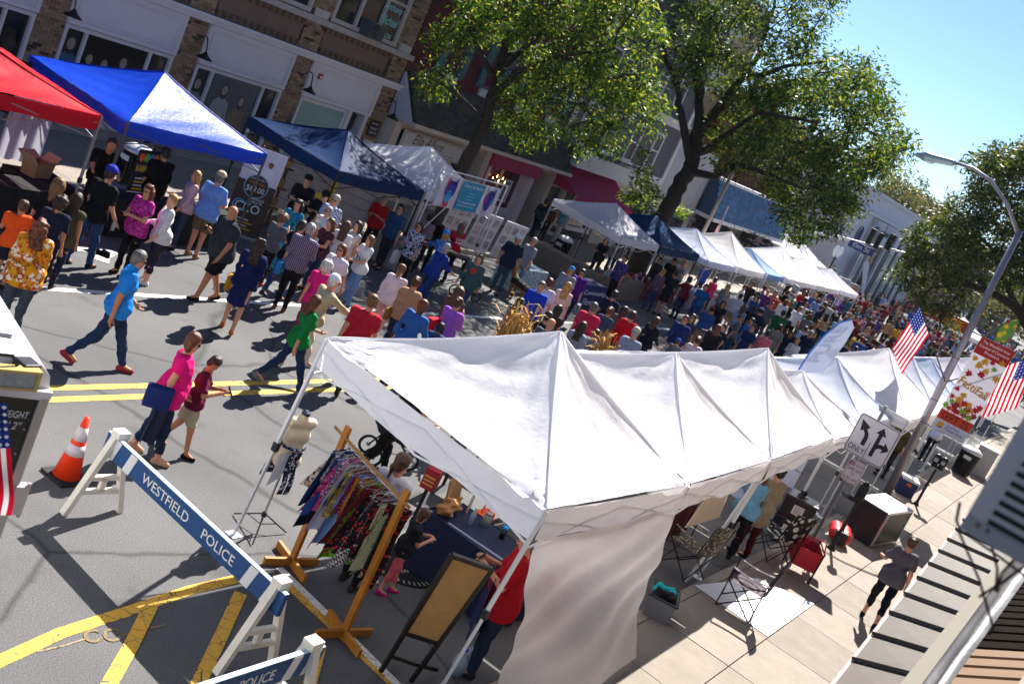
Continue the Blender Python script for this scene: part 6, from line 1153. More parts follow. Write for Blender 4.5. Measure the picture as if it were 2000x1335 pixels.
APR = [('#0f1a38', None), ('#14305c', None), ('#1d4a8c', None), (None, ('floral', ['#c9b8a8', '#5a3424', '#a8885c'], 30)), (None, ('floral', ['#c2487c', '#e0a0b8', '#8a1c4c'], 26)), ('#d85a94', None), (None, ('floral', ['#3a5a80', '#a84a6c', '#c9c4d0', '#20304c'], 34)), ('#d6d8e0', None), (None, ('vstripe', ['#2a4aa0', '#d8c83c'], 18)), (None, ('dots', ['#a83a60', '#e0b8c4'], 40)), (None, ('floral', ['#8a6a3a', '#5a4422', '#b89a5c'], 30)), (None, ('dots', ['#9c2a58', '#d89ab4'], 34)), ('#6a8ec0', None), (None, ('dots', ['#7a1c3c', '#d8b0b8'], 38)), ('#c9801c', None), (None, ('floral', ['#5aa81c', '#2f7014', '#c8d83c'], 24)), (None, ('floral', ['#66b41e', '#2c6a14', '#a02848'], 26)), ('#7a1420', None), (None, ('vstripe', ['#a8a888', '#5a6a4c'], 24)), (None, ('check', ['#e0dfe0', '#15151a'], 44)), (None, ('dots', ['#111014', '#c01c24'], 22)), (None, ('check', ['#d8d8dc', '#b01c38'], 60)), (None, ('dots', ['#101014', '#b81a22'], 26)), (None, ('vstripe', ['#b8b89c', '#7a8a60'], 30)), (None, ('dots', ['#121216', '#c8202a'], 24))]
cn = ['plain dark navy', 'plain navy', 'plain blue', 'cream and brown floral', 'pink floral', 'plain pink', 'slate blue rose print', 'plain white', 'blue and yellow striped', 'raspberry dotted', 'tan leaf print', 'magenta dotted', 'plain pale blue', 'wine dotted', 'plain orange', 'lime green leaf print', 'bright green and wine print', 'plain dark red', 'sage striped', 'black and white gingham', 'black with big cherries', 'red gingham', 'black with small cherries', 'pale green striped', 'black cherry print']
wire = M('#b5b8c0', .25, .8); p0, p1 = ra-ax_*.0+EZ*(RH-.12), rb_+EZ*(RH-.12); NA = len(APR)
for k, (hx, pt) in enumerate(APR):
    f = .06+.88*(k+random.uniform(-.3, .3))/(NA-1); c = p0.lerp(p1, f); tw_ = random.uniform(-.5, .5); d_ = (sx_*math.cos(tw_)+ax_*math.sin(tw_)).normalized(); d_ = d_ if d_.dot(Vector((1, 0, 0))) > 0 else -d_
    t = thing('hanging_apron', '%s apron hanging on the wooden rack' % cn[k], 'apron', c, 0, 'aprons on the wooden rack'); m_ = M(hx, .8, var=.1, vs=10, bump=.1) if hx else pattern(*pt)
    Hn = MB().tube([(0, 0, .02), (.012, 0, .028), (0, 0, -.04)]+[tuple(d_*.19*s_+EZ*(-.04-.09*abs(s_))) for s_ in (-.2, -1)], .0035, 4).tube([tuple(d_*-.19-EZ*.13), tuple(d_*.19-EZ*.13), tuple(-EZ*.04)], .0035, 4); Hn.build('hanger', wire, t)
    L_ = random.uniform(.5, 1.05); wv = random.uniform(0, 6); sh_ = random.uniform(-.3, .15); w0, w1 = random.uniform(.12, .2), random.uniform(.18, .36); n2 = d_.cross(EZ)
    MB().grid(lambda u, v: d_*((u-.5)*2*(w0+(w1-w0)*v)+sh_*v*.5)+n2*(.025*math.sin(u*9+wv+v*2)*(.3+v)+.01*math.sin(u*21+v*7+wv))-EZ*(.1+L_*v*(1-.14*math.sin(u*3.1+wv*.2))), 12, 10).build('cloth', m_, t, True)
    if k % 3 == 0: MB().grid(lambda u, v: d_*((u-.5)*.06+w0*.6)+n2*.03-EZ*(.3+.75*v)+ax_*.03*math.sin(v*5+wv), 2, 8).build('tie', m_, t, True)
# ---- under the first tent: table, easel board, display stuff
tg = G(905, 1165); tb_ = thing('display_table', 'table covered with navy cloth beside the easel board', 'table', (tg.x+.1, tg.y, 0)); nv = M('#101a3c', .85, var=.1, bump=.15)
MB().bbox((-.35, -.55, .7), (.35, .75, .74), .008).build('table_top', M('#8a8a8c', .6), tb_)
for x, y in ((-.3, -.5), (.3, -.5), (-.3, .7), (.3, .7)): MB().bar((x, y, 0), (x, y, .7), .03).build('leg', steel(), tb_)
MB().bbox((-.37, -.57, .741), (.37, .77, .752), .003).build('cloth_top', nv, tb_)
for a, b in (((-.38, -.58), (.38, -.58)), ((.38, -.58), (.38, .78)), ((.38, .78), (-.38, .78)), ((-.38, .78), (-.38, -.58))):
    a, b = Vector((*a, 0)), Vector((*b, 0)); n2 = (b-a).cross(EZ).normalized(); MB().grid(lambda u, v: a.lerp(b, u)+n2*(.02+.03*math.sin(u*16)*v+.03*v)+EZ*(.752-.72*v), 26, 5).build('cloth_drop', nv, tb_, True)
to = Vector((tg.x+.1, tg.y, .753))
pb = thing('paper_bag', 'crumpled brown paper bag on the navy table', 'bag', to+Vector((-.15, .62, .08))); V, F = surf([(v3(-.12, 0, 0), v3(.12, .02, .02), .09, .08, (), .04), (v3(0, .05, .06), v3(.1, .0, .1), .06, .04, (), .04)], .012, .03, (.014, 40, 1.2)); ob('paper', npmesh('paper', V, F, [M('#9a6a3c', .8, var=.25, vs=12, bump=.5, bs=25)]), pb)
for q in (0,): 
    wb_ = thing('bottle', 'clear plastic water bottle on the navy table', 'bottle', to+Vector((.0, .38, 0))); MB().lathe([(0, 0), (.034, 0), (.034, .14), (.015, .19), (.015, .21), (0, .21)], n=12).build('bottle', M('#aebfd0', .08, spec=.8, trans=.4), wb_, True); MB().lathe([(0, .21), (.016, .21), (.016, .23), (0, .23)], n=10).build('cap', M('#e2e6ea'), wb_)
cp = thing('travel_mug', 'dark travel mug with bright blue lid on the navy table', 'mug', to+Vector((.2, .02, 0))); MB().lathe([(0, 0), (.035, 0), (.042, .13), (0, .13)], n=14).build('cup', M('#1c1f28', .3), cp, True); MB().lathe([(0, .131), (.045, .131), (.042, .165), (0, .165)], n=14).build('lid', M('#1f8fd0', .3), cp, True)
jr = thing('glass_jar', 'glass jar of small goods on the navy table', 'jar', to+Vector((.22, .3, 0))); MB().lathe([(0, 0), (.055, 0), (.055, .12), (.04, .14), (.04, .15), (0, .15)], n=16).build('jar', M('#9fb0ac', .08, trans=.4, spec=.8), jr, True); MB().lathe([(0, .151), (.045, .151), (.045, .17), (0, .17)], n=14).build('lid', M('#8a8a90', .3, .6), jr)
pf_ = thing('photo_stand', 'small framed picture standing on the navy table', 'picture', to+Vector((.28, .62, .14)), .5); MB().bbox((-.1, -.01, -.14), (.1, .01, .14), .005).build('frame', M('#c9c4bb'), pf_); MB().box((-.08, -.016, -.11), (.08, -.011, .11)).build('print', M('#5a6a70', var=.4, vs=20), pf_)
cbd = thing('cork_board', 'small cork board leaning at the back of the navy table', 'board', to+Vector((.1, .8, .2)), .3); MB().bbox((-.3, -.012, -.2), (.3, .012, .2), .004, R=Matrix.Rotation(-.2, 3, 'X')).build('board', M('#8a6a42', .9, var=.2, vs=20), cbd)
# easel board seen from above: black framed cork panel
E1 = [G(883, 1085, 1.5), G(961, 1112, 1.45), G(856, 1256, .5), G(790, 1235, .52)]; es = thing('easel_board', 'black framed tan pin board on folding legs in the foreground', 'board', E1[3]*1-EZ*.5); eo = es.location.copy(); L4 = [Vector(p)-eo for p in E1]
en = (L4[1]-L4[0]).cross(L4[3]-L4[0]).normalized(); en = en if en.z > 0 else -en
MB().prism([L4[3], L4[2], L4[1], L4[0]], en*.012).build('pin_panel', M('#a9824e', .9, var=.15, vs=6, bump=.1), es)
for i in range(4): MB().bar(L4[i]+en*.01, L4[(i+1) % 4]+en*.01, .045, .045, en).build('frame_rail', M('#1c1412', .45), es)
for a, b in ((0, 3), (1, 2)): MB().bar(L4[b], L4[b]+(L4[b]-L4[a]).normalized()*.55, .04, .04, en).build('leg', M('#16100f', .5), es)
for a in (3, 2): MB().bar(L4[a]+(L4[a]-L4[a-3 if a == 3 else 1]).normalized()*.3, L4[a]+Vector((.35, .05, -.45)), .035).build('back_leg', M('#16100f', .5), es)
MB().bar(L4[3]+(L4[3]-L4[0]).normalized()*.3, L4[2]+(L4[2]-L4[1]).normalized()*.3, .04).build('cross_rail', M('#16100f', .5), es); MB().box((-.012, -.004, 0), (.012, .004, .03), o=L4[0].lerp(L4[2], .35)+en*.014).build('pinned_tag', M('#e0dcd4'), es)
# round mat
rg = G(782, 1100); rm = thing('round_mat', 'round black floor mat with white compass pattern', 'mat', (rg.x, rg.y, .006)); MB().lathe([(0, 0), (.5, 0), (.5, .008), (0, .008)], n=40).build('mat', M('#121214', .9), rm)
for k in range(40): a = k*.157; MB().bar((.4*math.cos(a), .4*math.sin(a), .009), (.46*math.cos(a), .46*math.sin(a), .009), .012, .002).build('mark', M('#b9b9b4'), rm)
for s_, a in (('NEW', .3), ('WAY', 2.2), ('NW', 4.0), ('SE', 5.3)): text(s_, (.2*math.cos(a)-.08, .2*math.sin(a), .0085), (1, -.3, 0), (.3, 1, 0), .17, .07, M('#b9b9b4'), rm)
# other stuff under the tent
lw_ = G(905, 1000); for_t = thing('low_display_table', 'low wooden display table with leaflets under the tent', 'table', (lw_.x+.2, lw_.y, 0), .2); MB().bbox((-.35, -.7, .5), (.35, .7, .54), .008).build('table_top', M('#a0703c', .5, var=.2), for_t)
for x, y in ((-.3, -.62), (.3, -.62), (-.3, .62), (.3, .62)): MB().bar((x, y, 0), (x, y, .5), .04).build('leg', M('#2a201a'), for_t)
for k in range(6): lf = thing('leaflet', ['dark photo leaflet', 'white order sheet', 'black price card', 'cream flyer', 'red photo card', 'grey leaflet'][k]+' on the low wooden table', 'leaflet', (lw_.x+.2+random.uniform(-.2, .2), lw_.y-.55+k*.22, .545), random.uniform(-.5, .8)); MB().box((-.1, -.07, 0), (.1, .07, .004)).build('sheet', M(['#22262c', '#d8d6d0', '#1c1c20', '#cfc4a8', '#7a3a30', '#77777c'][k], var=.4, vs=18), lf)
tg2 = G(985, 940); t2_ = thing('back_table', 'folding table with white cloths at the tent edge by the street', 'table', (tg2.x, tg2.y, 0), .1); MB().bbox((-.4, -.8, .72), (.4, .8, .75), .006).build('table_top', M('#c9c6c9', .6), t2_); [MB().bar((x, y, 0), (x*.8, y, .72), .025).build('leg', M('#15151a'), t2_) for x in (-.35, .35) for y in (-.7, .7)]
for k in range(5): cs_ = thing('folded_cloth', ['white tea towel with red print', 'white tea towel with green print', 'white tea towel with wine stripes', 'plain white folded towel', 'white towel with brown print'][k]+' on the back table', 'towel', (tg2.x-.1+.05*k, tg2.y-.6+.28*k, .755), .2); MB().bbox((-.18, -.11, 0), (.18, .11, .02), .006).build('cloth', M('#cfcccb', .8, bump=.1), cs_); MB().box((-.05, -.08, .0205), (.1, .06, .0215)).build('print', M(['#a02848', '#4a7a3a', '#7a1a3a', '#c0bcb8', '#6a4a34'][k]), cs_)
rsx = G(843, 935, .9); rs_ = thing('red_box', 'red card box with gold lettering on a black post', 'box', (rsx.x, rsx.y, 0), .3); MB().bbox((-.1, -.09, .78), (.1, .09, 1.05), .006).build('box', M('#8f1520', .5, var=.1), rs_); MB().bar((0, 0, 0), (0, 0, .78), .04).build('post', M('#15151a'), rs_); [MB().box((-.104, -.07, .84+.05*k), (-.101, .07, .86+.05*k)).build('printed_line', M('#c9a04c'), rs_) for k in range(3)]
orx = G(945, 1040, .5); os_ = thing('orange_bag', 'orange tote bag standing under the tent', 'bag', (orx.x+.2, orx.y+.2, .35)); MB().bbox((-.16, -.08, 0), (.16, .08, .3), .02).build('bag_body', M('#d8541c', .7), os_); MB().tube([(-.09*math.cos(a), 0, .3+.18*math.sin(a)) for a in np.linspace(0, 3.14, 9)], .01, 5).build('handle', M('#d8541c'), os_)
for k, (x, y) in enumerate(((885, 1315), (905, 1303))): q = G(x, y); j_ = thing('water_jug', ['clear', 'second clear'][k]+' plastic water jug with blue cap at the bottom edge', 'jug', (q.x+.05, q.y, 0), 0, 'water jugs'); MB().lathe([(0, 0), (.08, 0), (.085, .14), (.06, .21), (.02, .25), (.02, .27), (0, .27)], n=16).build('jug', M('#b3c0cc', .1, trans=.5, spec=.7), j_, True); MB().lathe([(0, .27), (.023, .27), (.023, .295), (0, .295)], n=12).build('cap', M('#1c5cc0'), j_)
# people under the first tent
person(783, 905, 1.66, 10, 'woman in white tee with brown ponytail and glasses under the tent', pose='relax', top='#dcd9de', sl=.45, hem=-.12, bc='#14141a', fem=1, hair='pony', hc='br', adj=dict(hy=-.3), group='people under the near tents')
person(822, 1002, 1.12, -40, 'little girl in dark tee and pink leggings wearing print apron', pose='phone2', top='#24262e', sl=.4, hem=-.16, bc='#d8626c', leg=.82, fem=0, hair='bob', hc='br', sc='#d0147c', adj=dict(l=(.15, .05), r=(-.15, .05)), group='people under the near tents')
t, R = person(1040, 1058, 1.74, 120, 'man in red shirt and navy apron holding a phone under the tent', pose='phone2', top='#a8101c', sl=.5, hem=-.2, bc='#20283c', hair='short', hc='gn', b=1.25, group='people under the near tents'); phone(t, R, 1, 'pale phone in the hands of the man in red')
apn = MB(); apn.grid(lambda u, v: (.19+.02*math.sin(u*9), (u-.5)*.46, 1.2-.75*v), 8, 8).build('apron_cloth', M('#14204c', .85), t, True)
person(723, 800, 1.68, -30, 'woman in black leggings pushing a grey stroller past the rack', pose='push', top='#1a1a20', sl=.6, bc='#0d0d10', fem=1, hair='long', hc='db', pos=G(722, 930), group='people strolling at the street fair')
def stroller(loc, rz, label, hood):
    t = thing('stroller', label, 'stroller', loc, rz, 'strollers'); fm = M('#2a2b30', .4, .5)
    for x, y in ((.35, 0), (-.25, .22), (-.25, -.22)):
        w_ = MB(); w_.tube([(x+.13*math.cos(a), y, .14+.13*math.sin(a)) for a in np.linspace(0, 6.28, 17)], .022, 6); wo2 = w_.build('wheel', M('#15151a', .7), t); MB().tube([(x, y-.02, .14), (x, y+.02, .14)], .03, 8).build('hub', steel(), wo2)
    for y in (-.2, .2): MB().tube([(.35, y*.2, .15), (0, y, .5), (-.45, y, 1.0)], .014, 6).build('frame_tube', fm, t); MB().tube([(-.25, y, .15), (0, y, .55)], .013, 6).build('frame_strut', fm, t)
    MB().tube([(-.45, -.2, 1.0), (-.48, 0, 1.02), (-.45, .2, 1.0)], .018, 6).build('push_handle', fm, t)
    V, F = surf([(v3(.15, .1, .5), v3(-.2, .1, .6), .12, .13, (), .05), (v3(.15, -.1, .5), v3(-.2, -.1, .6), .12, .13, (), .05)], .02, .05, (.006, 30, 1)); ob('seat', npmesh('seat', V, F, [M('#23242a', .9)]), t)
    V, F = surf([(v3(-.15, .12, .8), v3(-.15, -.12, .8), .2, .2, ((v3(-.1, 0, .72), v3(.5, 0, -.86)),), .05)], .02, .05, (.004, 34, 2)); ob('hood', npmesh('hood', V, F, [M(hood, .9, bump=.2)]), t)
stroller(G(748, 905), math.radians(-40), 'grey hooded stroller beyond the clothes rack', '#44464e'); stroller(G(905, 585), math.radians(-20), 'black stroller pushed by the woman in stripes', '#101114'); stroller(G(1520, 700, .3), math.radians(20), 'dark stroller in mid street beyond the tent peaks', '#20242c')
# corn stalks sheaves tied behind the tents
for x, y, lb_, n_ in ((1010, 640, 'dry corn stalk bundle behind the first tent peak', 70), (1183, 672, 'smaller dry corn stalk bundle behind the second tent', 50)):
    q = G(x, y, 2.25); q = q*(1.06); q.z = 0; t = thing('corn_stalks', lb_, 'corn stalks', (q.x, q.y, 0), 0, 'corn stalk bundles'); rn = random.Random(n_)
    for k in range(n_):
        a, r_ = rn.random()*6.28, rn.random(); b_ = Vector((.12*r_*math.cos(a), .12*r_*math.sin(a), 0)); tp2 = Vector((.34*r_*math.cos(a)*(n_/70)**2, .34*r_*math.sin(a)*(n_/70)**2, rn.uniform(1.95, 2.55) if n_ == 70 else rn.uniform(1.9, 2.3))); mid = b_.lerp(tp2, .6)
        mb = MB().tube([b_, mid, tp2], [.014, .011, .004], 5)
        for j in range(3):
            c = b_.lerp(tp2, rn.uniform(.5, 1)); d_ = Vector((rn.uniform(-1, 1), rn.uniform(-1, 1), rn.uniform(.2, 1.2))).normalized()*.3; s_ = d_.cross(EZ).normalized()*.022; mb.add([c-s_, c+s_, c+d_*.6+s_, c+d_*.6-s_, c+d_-EZ*.1], [(0, 1, 2, 3), (3, 2, 4)])
        mb.build('stalk', M(rn.choice(('#b3883e', '#c79a4c', '#9a7030', '#c9a868')), .9, var=.2, vs=20), t)
# ================================================================== pavement goods behind the near tents
ZP = .12
def campchair(q, rz, label, m_, back=.55):
    t = thing('camp_chair', label, 'chair', (q.x, q.y, ZP), rz, 'folding camp chairs'); fm = M('#141418', .4, .5)
    for y in (-.26, .26):
        MB().tube([(-.25, y, .02), (.27, y, .45)], .011, 6).build('leg', fm, t); MB().tube([(.27, y, .02), (-.25, y, .45), (-.34, y, .95)], .011, 6).build('back_post', fm, t); MB().tube([(.27, y, .45), (.27, y, .64)], .011, 6).build('arm_post', fm, t)
        MB().grid(lambda u, v: (-.3+.58*u, y+(v-.5)*.07, .65-.03*math.sin(u*3.1)), 8, 2).build('arm_strap', m_, t, True)
    for x in (-.25, .27): MB().tube([(x, -.26, .02), (x, .26, .45)], .01, 6).build('cross_brace', fm, t); MB().tube([(x, .26, .02), (x, -.26, .45)], .01, 6).build('cross_brace', fm, t)
    MB().grid(lambda u, v: (.27-.52*u, -.25+.5*v, .45-.07*math.sin(u*3.14)*math.sin(v*3.14)), 10, 10).build('seat', m_, t, True)
    MB().grid(lambda u, v: (-.25-.09*u-.05*math.sin(v*3.14), -.26+.52*v, .45+back*u), 10, 10).build('backrest', m_, t, True); return t
campchair(G(1330, 1115, ZP), math.radians(75), 'camouflage patterned camp chair under the second tent', pattern('floral', ['#5a5448', '#2a2824', '#a89c88', '#3a4034'], 16))
campchair(G(1435, 1190, ZP), math.radians(100), 'camp chair draped with dark plaid blanket on the pavement', pattern('plaid', ['#24222c', '#6c6470', '#4a2a38'], 12))
campchair(G(1500, 1085, ZP), math.radians(60), 'black and white camp chair beside the red cart', pattern('floral', ['#1c1e22', '#c9c6c0', '#14161a'], 8))
def box_open(t, w, d, h_, th, m_, name='tub', tap=.9):
    mb = MB(); lo = [(-w/2*tap, -d/2*tap, 0), (w/2*tap, -d/2*tap, 0), (w/2*tap, d/2*tap, 0), (-w/2*tap, d/2*tap, 0)]; hi = [(-w/2, -d/2, h_), (w/2, -d/2, h_), (w/2, d/2, h_), (-w/2, d/2, h_)]
    il = [(x*(1-th*2/w), y*(1-th*2/d), th) for x, y, z in lo]; ih = [(x*(1-th*2/w), y*(1-th*2/d), h_) for x, y, z in hi]; v = lo+hi+ih+il; f = [(3, 2, 1, 0)]
    for i in range(4): j = (i+1) % 4; f += [(i, j, 4+j, 4+i), (4+i, 4+j, 8+j, 8+i), (8+i, 8+j, 12+j, 12+i)]
    f += [(12, 13, 14, 15)]; return mb.add(v, f).build(name, m_, t)
q = G(1280, 1195, ZP); bn = thing('storage_tote', 'grey plastic tote with teal and black cloths by the kerb', 'tote', (q.x, q.y, ZP), .35); box_open(bn, .52, .38, .3, .012, M('#77797f', .5, var=.05)); MB().tube([(-.27, -.2, .3), (.27, -.2, .3), (.27, .2, .3), (-.27, .2, .3), (-.27, -.2, .3)], .016, 6).build('rim', M('#33363c', .5), bn)
for nm, c, o in (('teal', '#10a8b0', (.08, .05, .27)), ('black', '#0d0d10', (-.1, -.02, .28))):
    tw_ = thing('cloth_bundle', nm+' cloth heaped in the grey tote', 'cloth', Vector((q.x, q.y, ZP))+Vector(o)); V, F = surf([(v3(-.1, .08, 0), v3(.1, -.06, .02), .07, .08, (), .04), (v3(0, -.1, 0), v3(.08, .1, .0), .06, .06, (), .04)], .014, .04, (.012, 38, 2)); ob('cloth', npmesh('cloth', V, F, [M(c, .9, bump=.2)]), tw_)
def lidtote(q, z, rz, label):
    t = thing('storage_tote', label, 'tote', (q.x, q.y, z), rz, 'black lidded totes'); MB().bbox((-.23, -.3, 0), (.23, .3, .36), .02).build('tub', M('#17181c', .35), t); MB().bbox((-.25, -.32, .36), (.25, .32, .41), .015).build('lid', M('#1b1c21', .3, spec=.6), t); MB().box((-.236, -.1, .1), (-.231, .1, .28)).build('paper_label', M('#d8d6d6'), t)
    for k in range(4): MB().box((-.239, -.07, .13+.035*k), (-.237, .07, .14+.035*k)).build('printed_line', M('#55555c'), t)
q = G(1528, 1045, ZP); lidtote(q, ZP, .25, 'lower black lidded tote in the stack of two'); lidtote(q, ZP+.415, .32, 'upper black lidded tote with white label'); hp_ = thing('headphones', 'black headphones resting on the upper tote', 'headphones', (q.x, q.y, ZP+.83)); MB().tube([(.1*math.cos(a), .1*math.sin(a), .02) for a in np.linspace(0, 4.5, 12)], .015, 6).build('band', M('#101014', .4), hp_); MB().ball((.1, 0, .05), .055, sc=(1, .6, 1)).build('ear_cup', M('#101014', .4), hp_, True)
q = G(1552, 1118, ZP); rc_t = thing('folding_cart', 'red fabric folding wagon with black frame and plaid cloth', 'cart', (q.x, q.y, ZP), .4); box_open(rc_t, .62, .42, .34, .01, M('#a80e24', .7, bump=.15), 'basket', .95).location.z = .22
for x in (-.3, .3):
    for y in (-.2, .2): MB().bar((x, y, .02), (x*1.05, y*1.05, .62), .022).build('frame_post', M('#141418', .4, .4), rc_t)
for y in (-.21, .21): MB().tube([(-.32, y, .6), (.32, y, .6)], .013, 6).build('top_rail', M('#8a0e20', .5), rc_t)
MB().tube([(-.31, -.2, .6), (-.5, -.1, .85), (-.5, .1, .85), (-.31, .2, .6)], .013, 6).build('pull_handle', M('#a80e24', .5), rc_t)
pc = thing('plaid_cloth', 'red and white plaid cloth draped on the wagon end', 'cloth', (q.x+.35, q.y+.05, ZP+.62), .4); MB().grid(lambda u, v: (.03*math.sin(u*8+v*3)+.04*v, -.14+.28*u, -.3*v), 8, 8).build('cloth', pattern('plaid', ['#b01c34', '#d8d0d4', '#2a2030'], 20), pc, True)
q = G(1632, 1055, ZP); gn = thing('generator', 'red portable generator with carrying handle', 'generator', (q.x, q.y, ZP), .3); V, F = surf([(v3(-.2, .09, .18), v3(.2, .09, .2), .14, .13, ((v3(0, 0, .03), v3(0, 0, -1)),), .08), (v3(-.2, -.09, .18), v3(.2, -.09, .2), .14, .13, ((v3(0, 0, .03), v3(0, 0, -1)),), .08)], .016, .08); ob('casing', npmesh('casing', V, F, [M('#c00e1c', .35, spec=.5)]), gn); MB().tube([(-.16, 0, .3), (-.14, 0, .42), (.14, 0, .42), (.16, 0, .3)], .022, 8).build('handle', M('#a80c18', .4), gn); MB().bbox((-.36, -.12, .06), (-.3, .12, .3), .01).build('control_panel', M('#1a1a1e', .5), gn); [MB().box((-.15+.07*k, -.235, .12), (-.11+.07*k, -.228, .26)).build('vent_slot', M('#5a0c14'), gn) for k in range(4)]
q = G(1640, 1000, ZP); gt = thing('storage_tote', 'open grey tote holding dark gear behind the generator', 'tote', (q.x+.2, q.y, ZP+.02), .3); box_open(gt, .55, .42, .34, .012, M('#8a8d92', .45)); gd = thing('gear_case', 'dark flat gear case standing in the open grey tote', 'case', (q.x+.25, q.y, ZP+.2), .3); MB().bbox((-.12, -.16, 0), (.16, .02, .22), .015).build('case', M('#26282d', .4), gd)
cA, cB, cC = G(1628, 985, .75), G(1750, 995, .75), G(1722, 1062, .12); q = (cA+cB)/2; rcs = thing('road_case', 'big black equipment case with aluminium edges on the pavement', 'case', (23.3, 2.75, ZP), math.radians(-8)); MB().bbox((-.75, -.33, .06), (.75, .33, .8), .01).build('case_body', M('#15161a', .45, bump=.06, bs=80), rcs); MB().bbox((-.75, -.34, .801), (.75, .34, .83), .008).build('lid_panel', M('#b5b7bc', .4, .3), rcs)
for x in (-.75, .75):
    for y in (-.33, .33): MB().bbox((x-.02, y-.02, .05), (x+.02, y+.02, .82), .004).build('edge_strip', M('#a9abb0', .3, .8), rcs)
for z in (.06, .8):
    for y in (-.335, .335): MB().bbox((-.75, y-.012, z-.02), (.75, y+.012, z+.02), .004).build('edge_strip', M('#a9abb0', .3, .8), rcs)
q = G(1762, 962, ZP); co = thing('cooler', 'dark blue cooler box with white lid by the lamp pole', 'cooler', (q.x, q.y, ZP), .3); MB().bbox((-.3, -.22, 0), (.3, .22, .4), .03).build('tub', M('#10285c', .45), co); MB().bbox((-.31, -.23, .4), (.31, .23, .47), .025).build('lid', M('#d6d8dc', .45), co); MB().box((-.303, -.06, .28), (-.3, .06, .36)).build('label', M('#d85a1c'), co)
def litterbin(q, z, label, h_=1.0):
    t = thing('litter_bin', label, 'bin', (q.x, q.y, z), 0, 'slatted street litter bins'); m_ = M('#101114', .4, .3)
    for k in range(22): a = k*2*math.pi/22; MB().bar((.27*math.cos(a), .27*math.sin(a), .06), (.31*math.cos(a), .31*math.sin(a), h_*.85), .045, .012, (math.cos(a), math.sin(a), 0)).build('slat', m_, t)
    MB().lathe([(.0, .05), (.28, .05), (.28, .09), (0, .09)], n=24).build('base', m_, t); MB().lathe([(.24, .1), (.27, h_*.8)], n=24).build('liner', M('#0a0a0c', .8), t, True)
    MB().lathe([(.33, h_*.83), (.35, h_*.87), (.33, h_*.92), (.2, h_), (.14, h_), (.14, h_-.05)], n=28).build('lid', M('#c3c8cc', .35, .4), t, True); MB().box((-.34, -.12, h_*.6), (-.3, .12, h_*.72)).build('plate', M('#c9ced6'), t); return t
litterbin(G(1085, 510, ZP), ZP, 'black slatted litter bin with silver lid by the bakery'); litterbin(G(1873, 925, ZP), ZP, 'black slatted litter bin on the near pavement past the banner', .95); litterbin(G(250, 360, ZP), ZP, 'black litter bin behind the blue tent poster', .9)
q = G(1905, 925, ZP); cab = thing('utility_cabinet', 'pale grey metal utility cabinet beside the near litter bin', 'cabinet', (q.x, q.y, ZP), .1); MB().bbox((-.3, -.3, 0), (.3, .3, .95), .02).build('cabinet', M('#a9aaac', .5, var=.15, vs=5), cab); MB().bbox((-.33, -.33, .95), (.33, .33, 1.0), .01).build('cover', M('#d0d2d4', .4), cab)
q = G(1788, 985, ZP); pm = thing('parking_meter', 'dark twin headed parking meter post on the near pavement', 'parking meter', (q.x, q.y, ZP)); pmm = M('#17181c', .45, .3); MB().lathe([(0, 0), (.09, 0), (.06, .05), (.035, .1), (.035, 1.05), (0, 1.05)], n=14).build('post', pmm, pm, True); V, F = surf([(v3(0, .09, 1.2), v3(0, .09, 1.34), .085, .09, (), .02), (v3(0, -.09, 1.2), v3(0, -.09, 1.34), .085, .09, (), .02), (v3(0, .12, 1.1), v3(0, -.12, 1.1), .04, .04, (), .03)], .015); ob('meter_heads', npmesh('meter_heads', V, F, [pmm]), pm); [MB().box((-.095, y-.05, 1.22), (-.085, y+.05, 1.32)).build('display', M('#8f9a9c', .2), pm) for y in (.09, -.09)]
q = G(1640, 1085, ZP); pm2 = thing('parking_meter', 'dark parking meter post standing before the road case', 'parking meter', (20.9, 2.95, ZP)); MB().lathe([(0, 0), (.1, 0), (.06, .06), (.03, .12), (.03, 1.1), (0, 1.1)], n=14).build('post', pmm, pm2, True); MB().bbox((-.07, -.09, 1.1), (.07, .09, 1.4), .04).build('meter_head', pmm, pm2, True); MB().lathe([(0, 1.4), (.07, 1.4), (.05, 1.46), (0, 1.49)], n=14).build('dome', pmm, pm2, True)
ws = [G(1357, 1142, .127), G(1480, 1128, .127), G(1590, 1178, .127), G(1500, 1242, .127)]; c = sum(ws, Vector())/4; wh = thing('white_sheet', 'white plastic sheet lying flat on the pavement slabs', 'sheet', (c.x, c.y, .122)); MB().prism([(p.x-c.x, p.y-c.y, .0015) for p in ws], (0, 0, .004)).build('sheet', M('#e2e2e4', .35, spec=.6, bump=.03), wh)
# booth interiors under the second and third tents
q = G(1330, 1060, ZP); wr_ = thing('wine_red_drape', 'wine red cloth covered table inside the second tent', 'table', (q.x, q.y+.6, 0)); MB().grid(lambda u, v: (-.9+1.8*u, -.3+.03*math.sin(u*22)*v-.04*v, .95-.92*v), 30, 5).build('drape', M('#4a0a18', .85, bump=.1), wr_, True); MB().bbox((-.9, -.3, .93), (.9, .4, .95), .005).build('table_top', M('#4a0a18', .85), wr_)
for k in range(5): g_ = thing('hanging_garment', ['charcoal', 'wine red', 'dark grey', 'rose', 'black'][k]+' garment hanging inside the second tent', 'garment', (q.x-.7+.3*k, q.y+.35, 1.85), .3, 'garments inside the second tent'); MB().grid(lambda u, v: (.03*math.sin(u*7+k), -.22+.44*u*(.8+.2*v), -.1-.85*v), 8, 8).build('cloth', M(['#33343a', '#5c0e20', '#45464c', '#8a4a5a', '#18181c'][k], .85), g_, True)
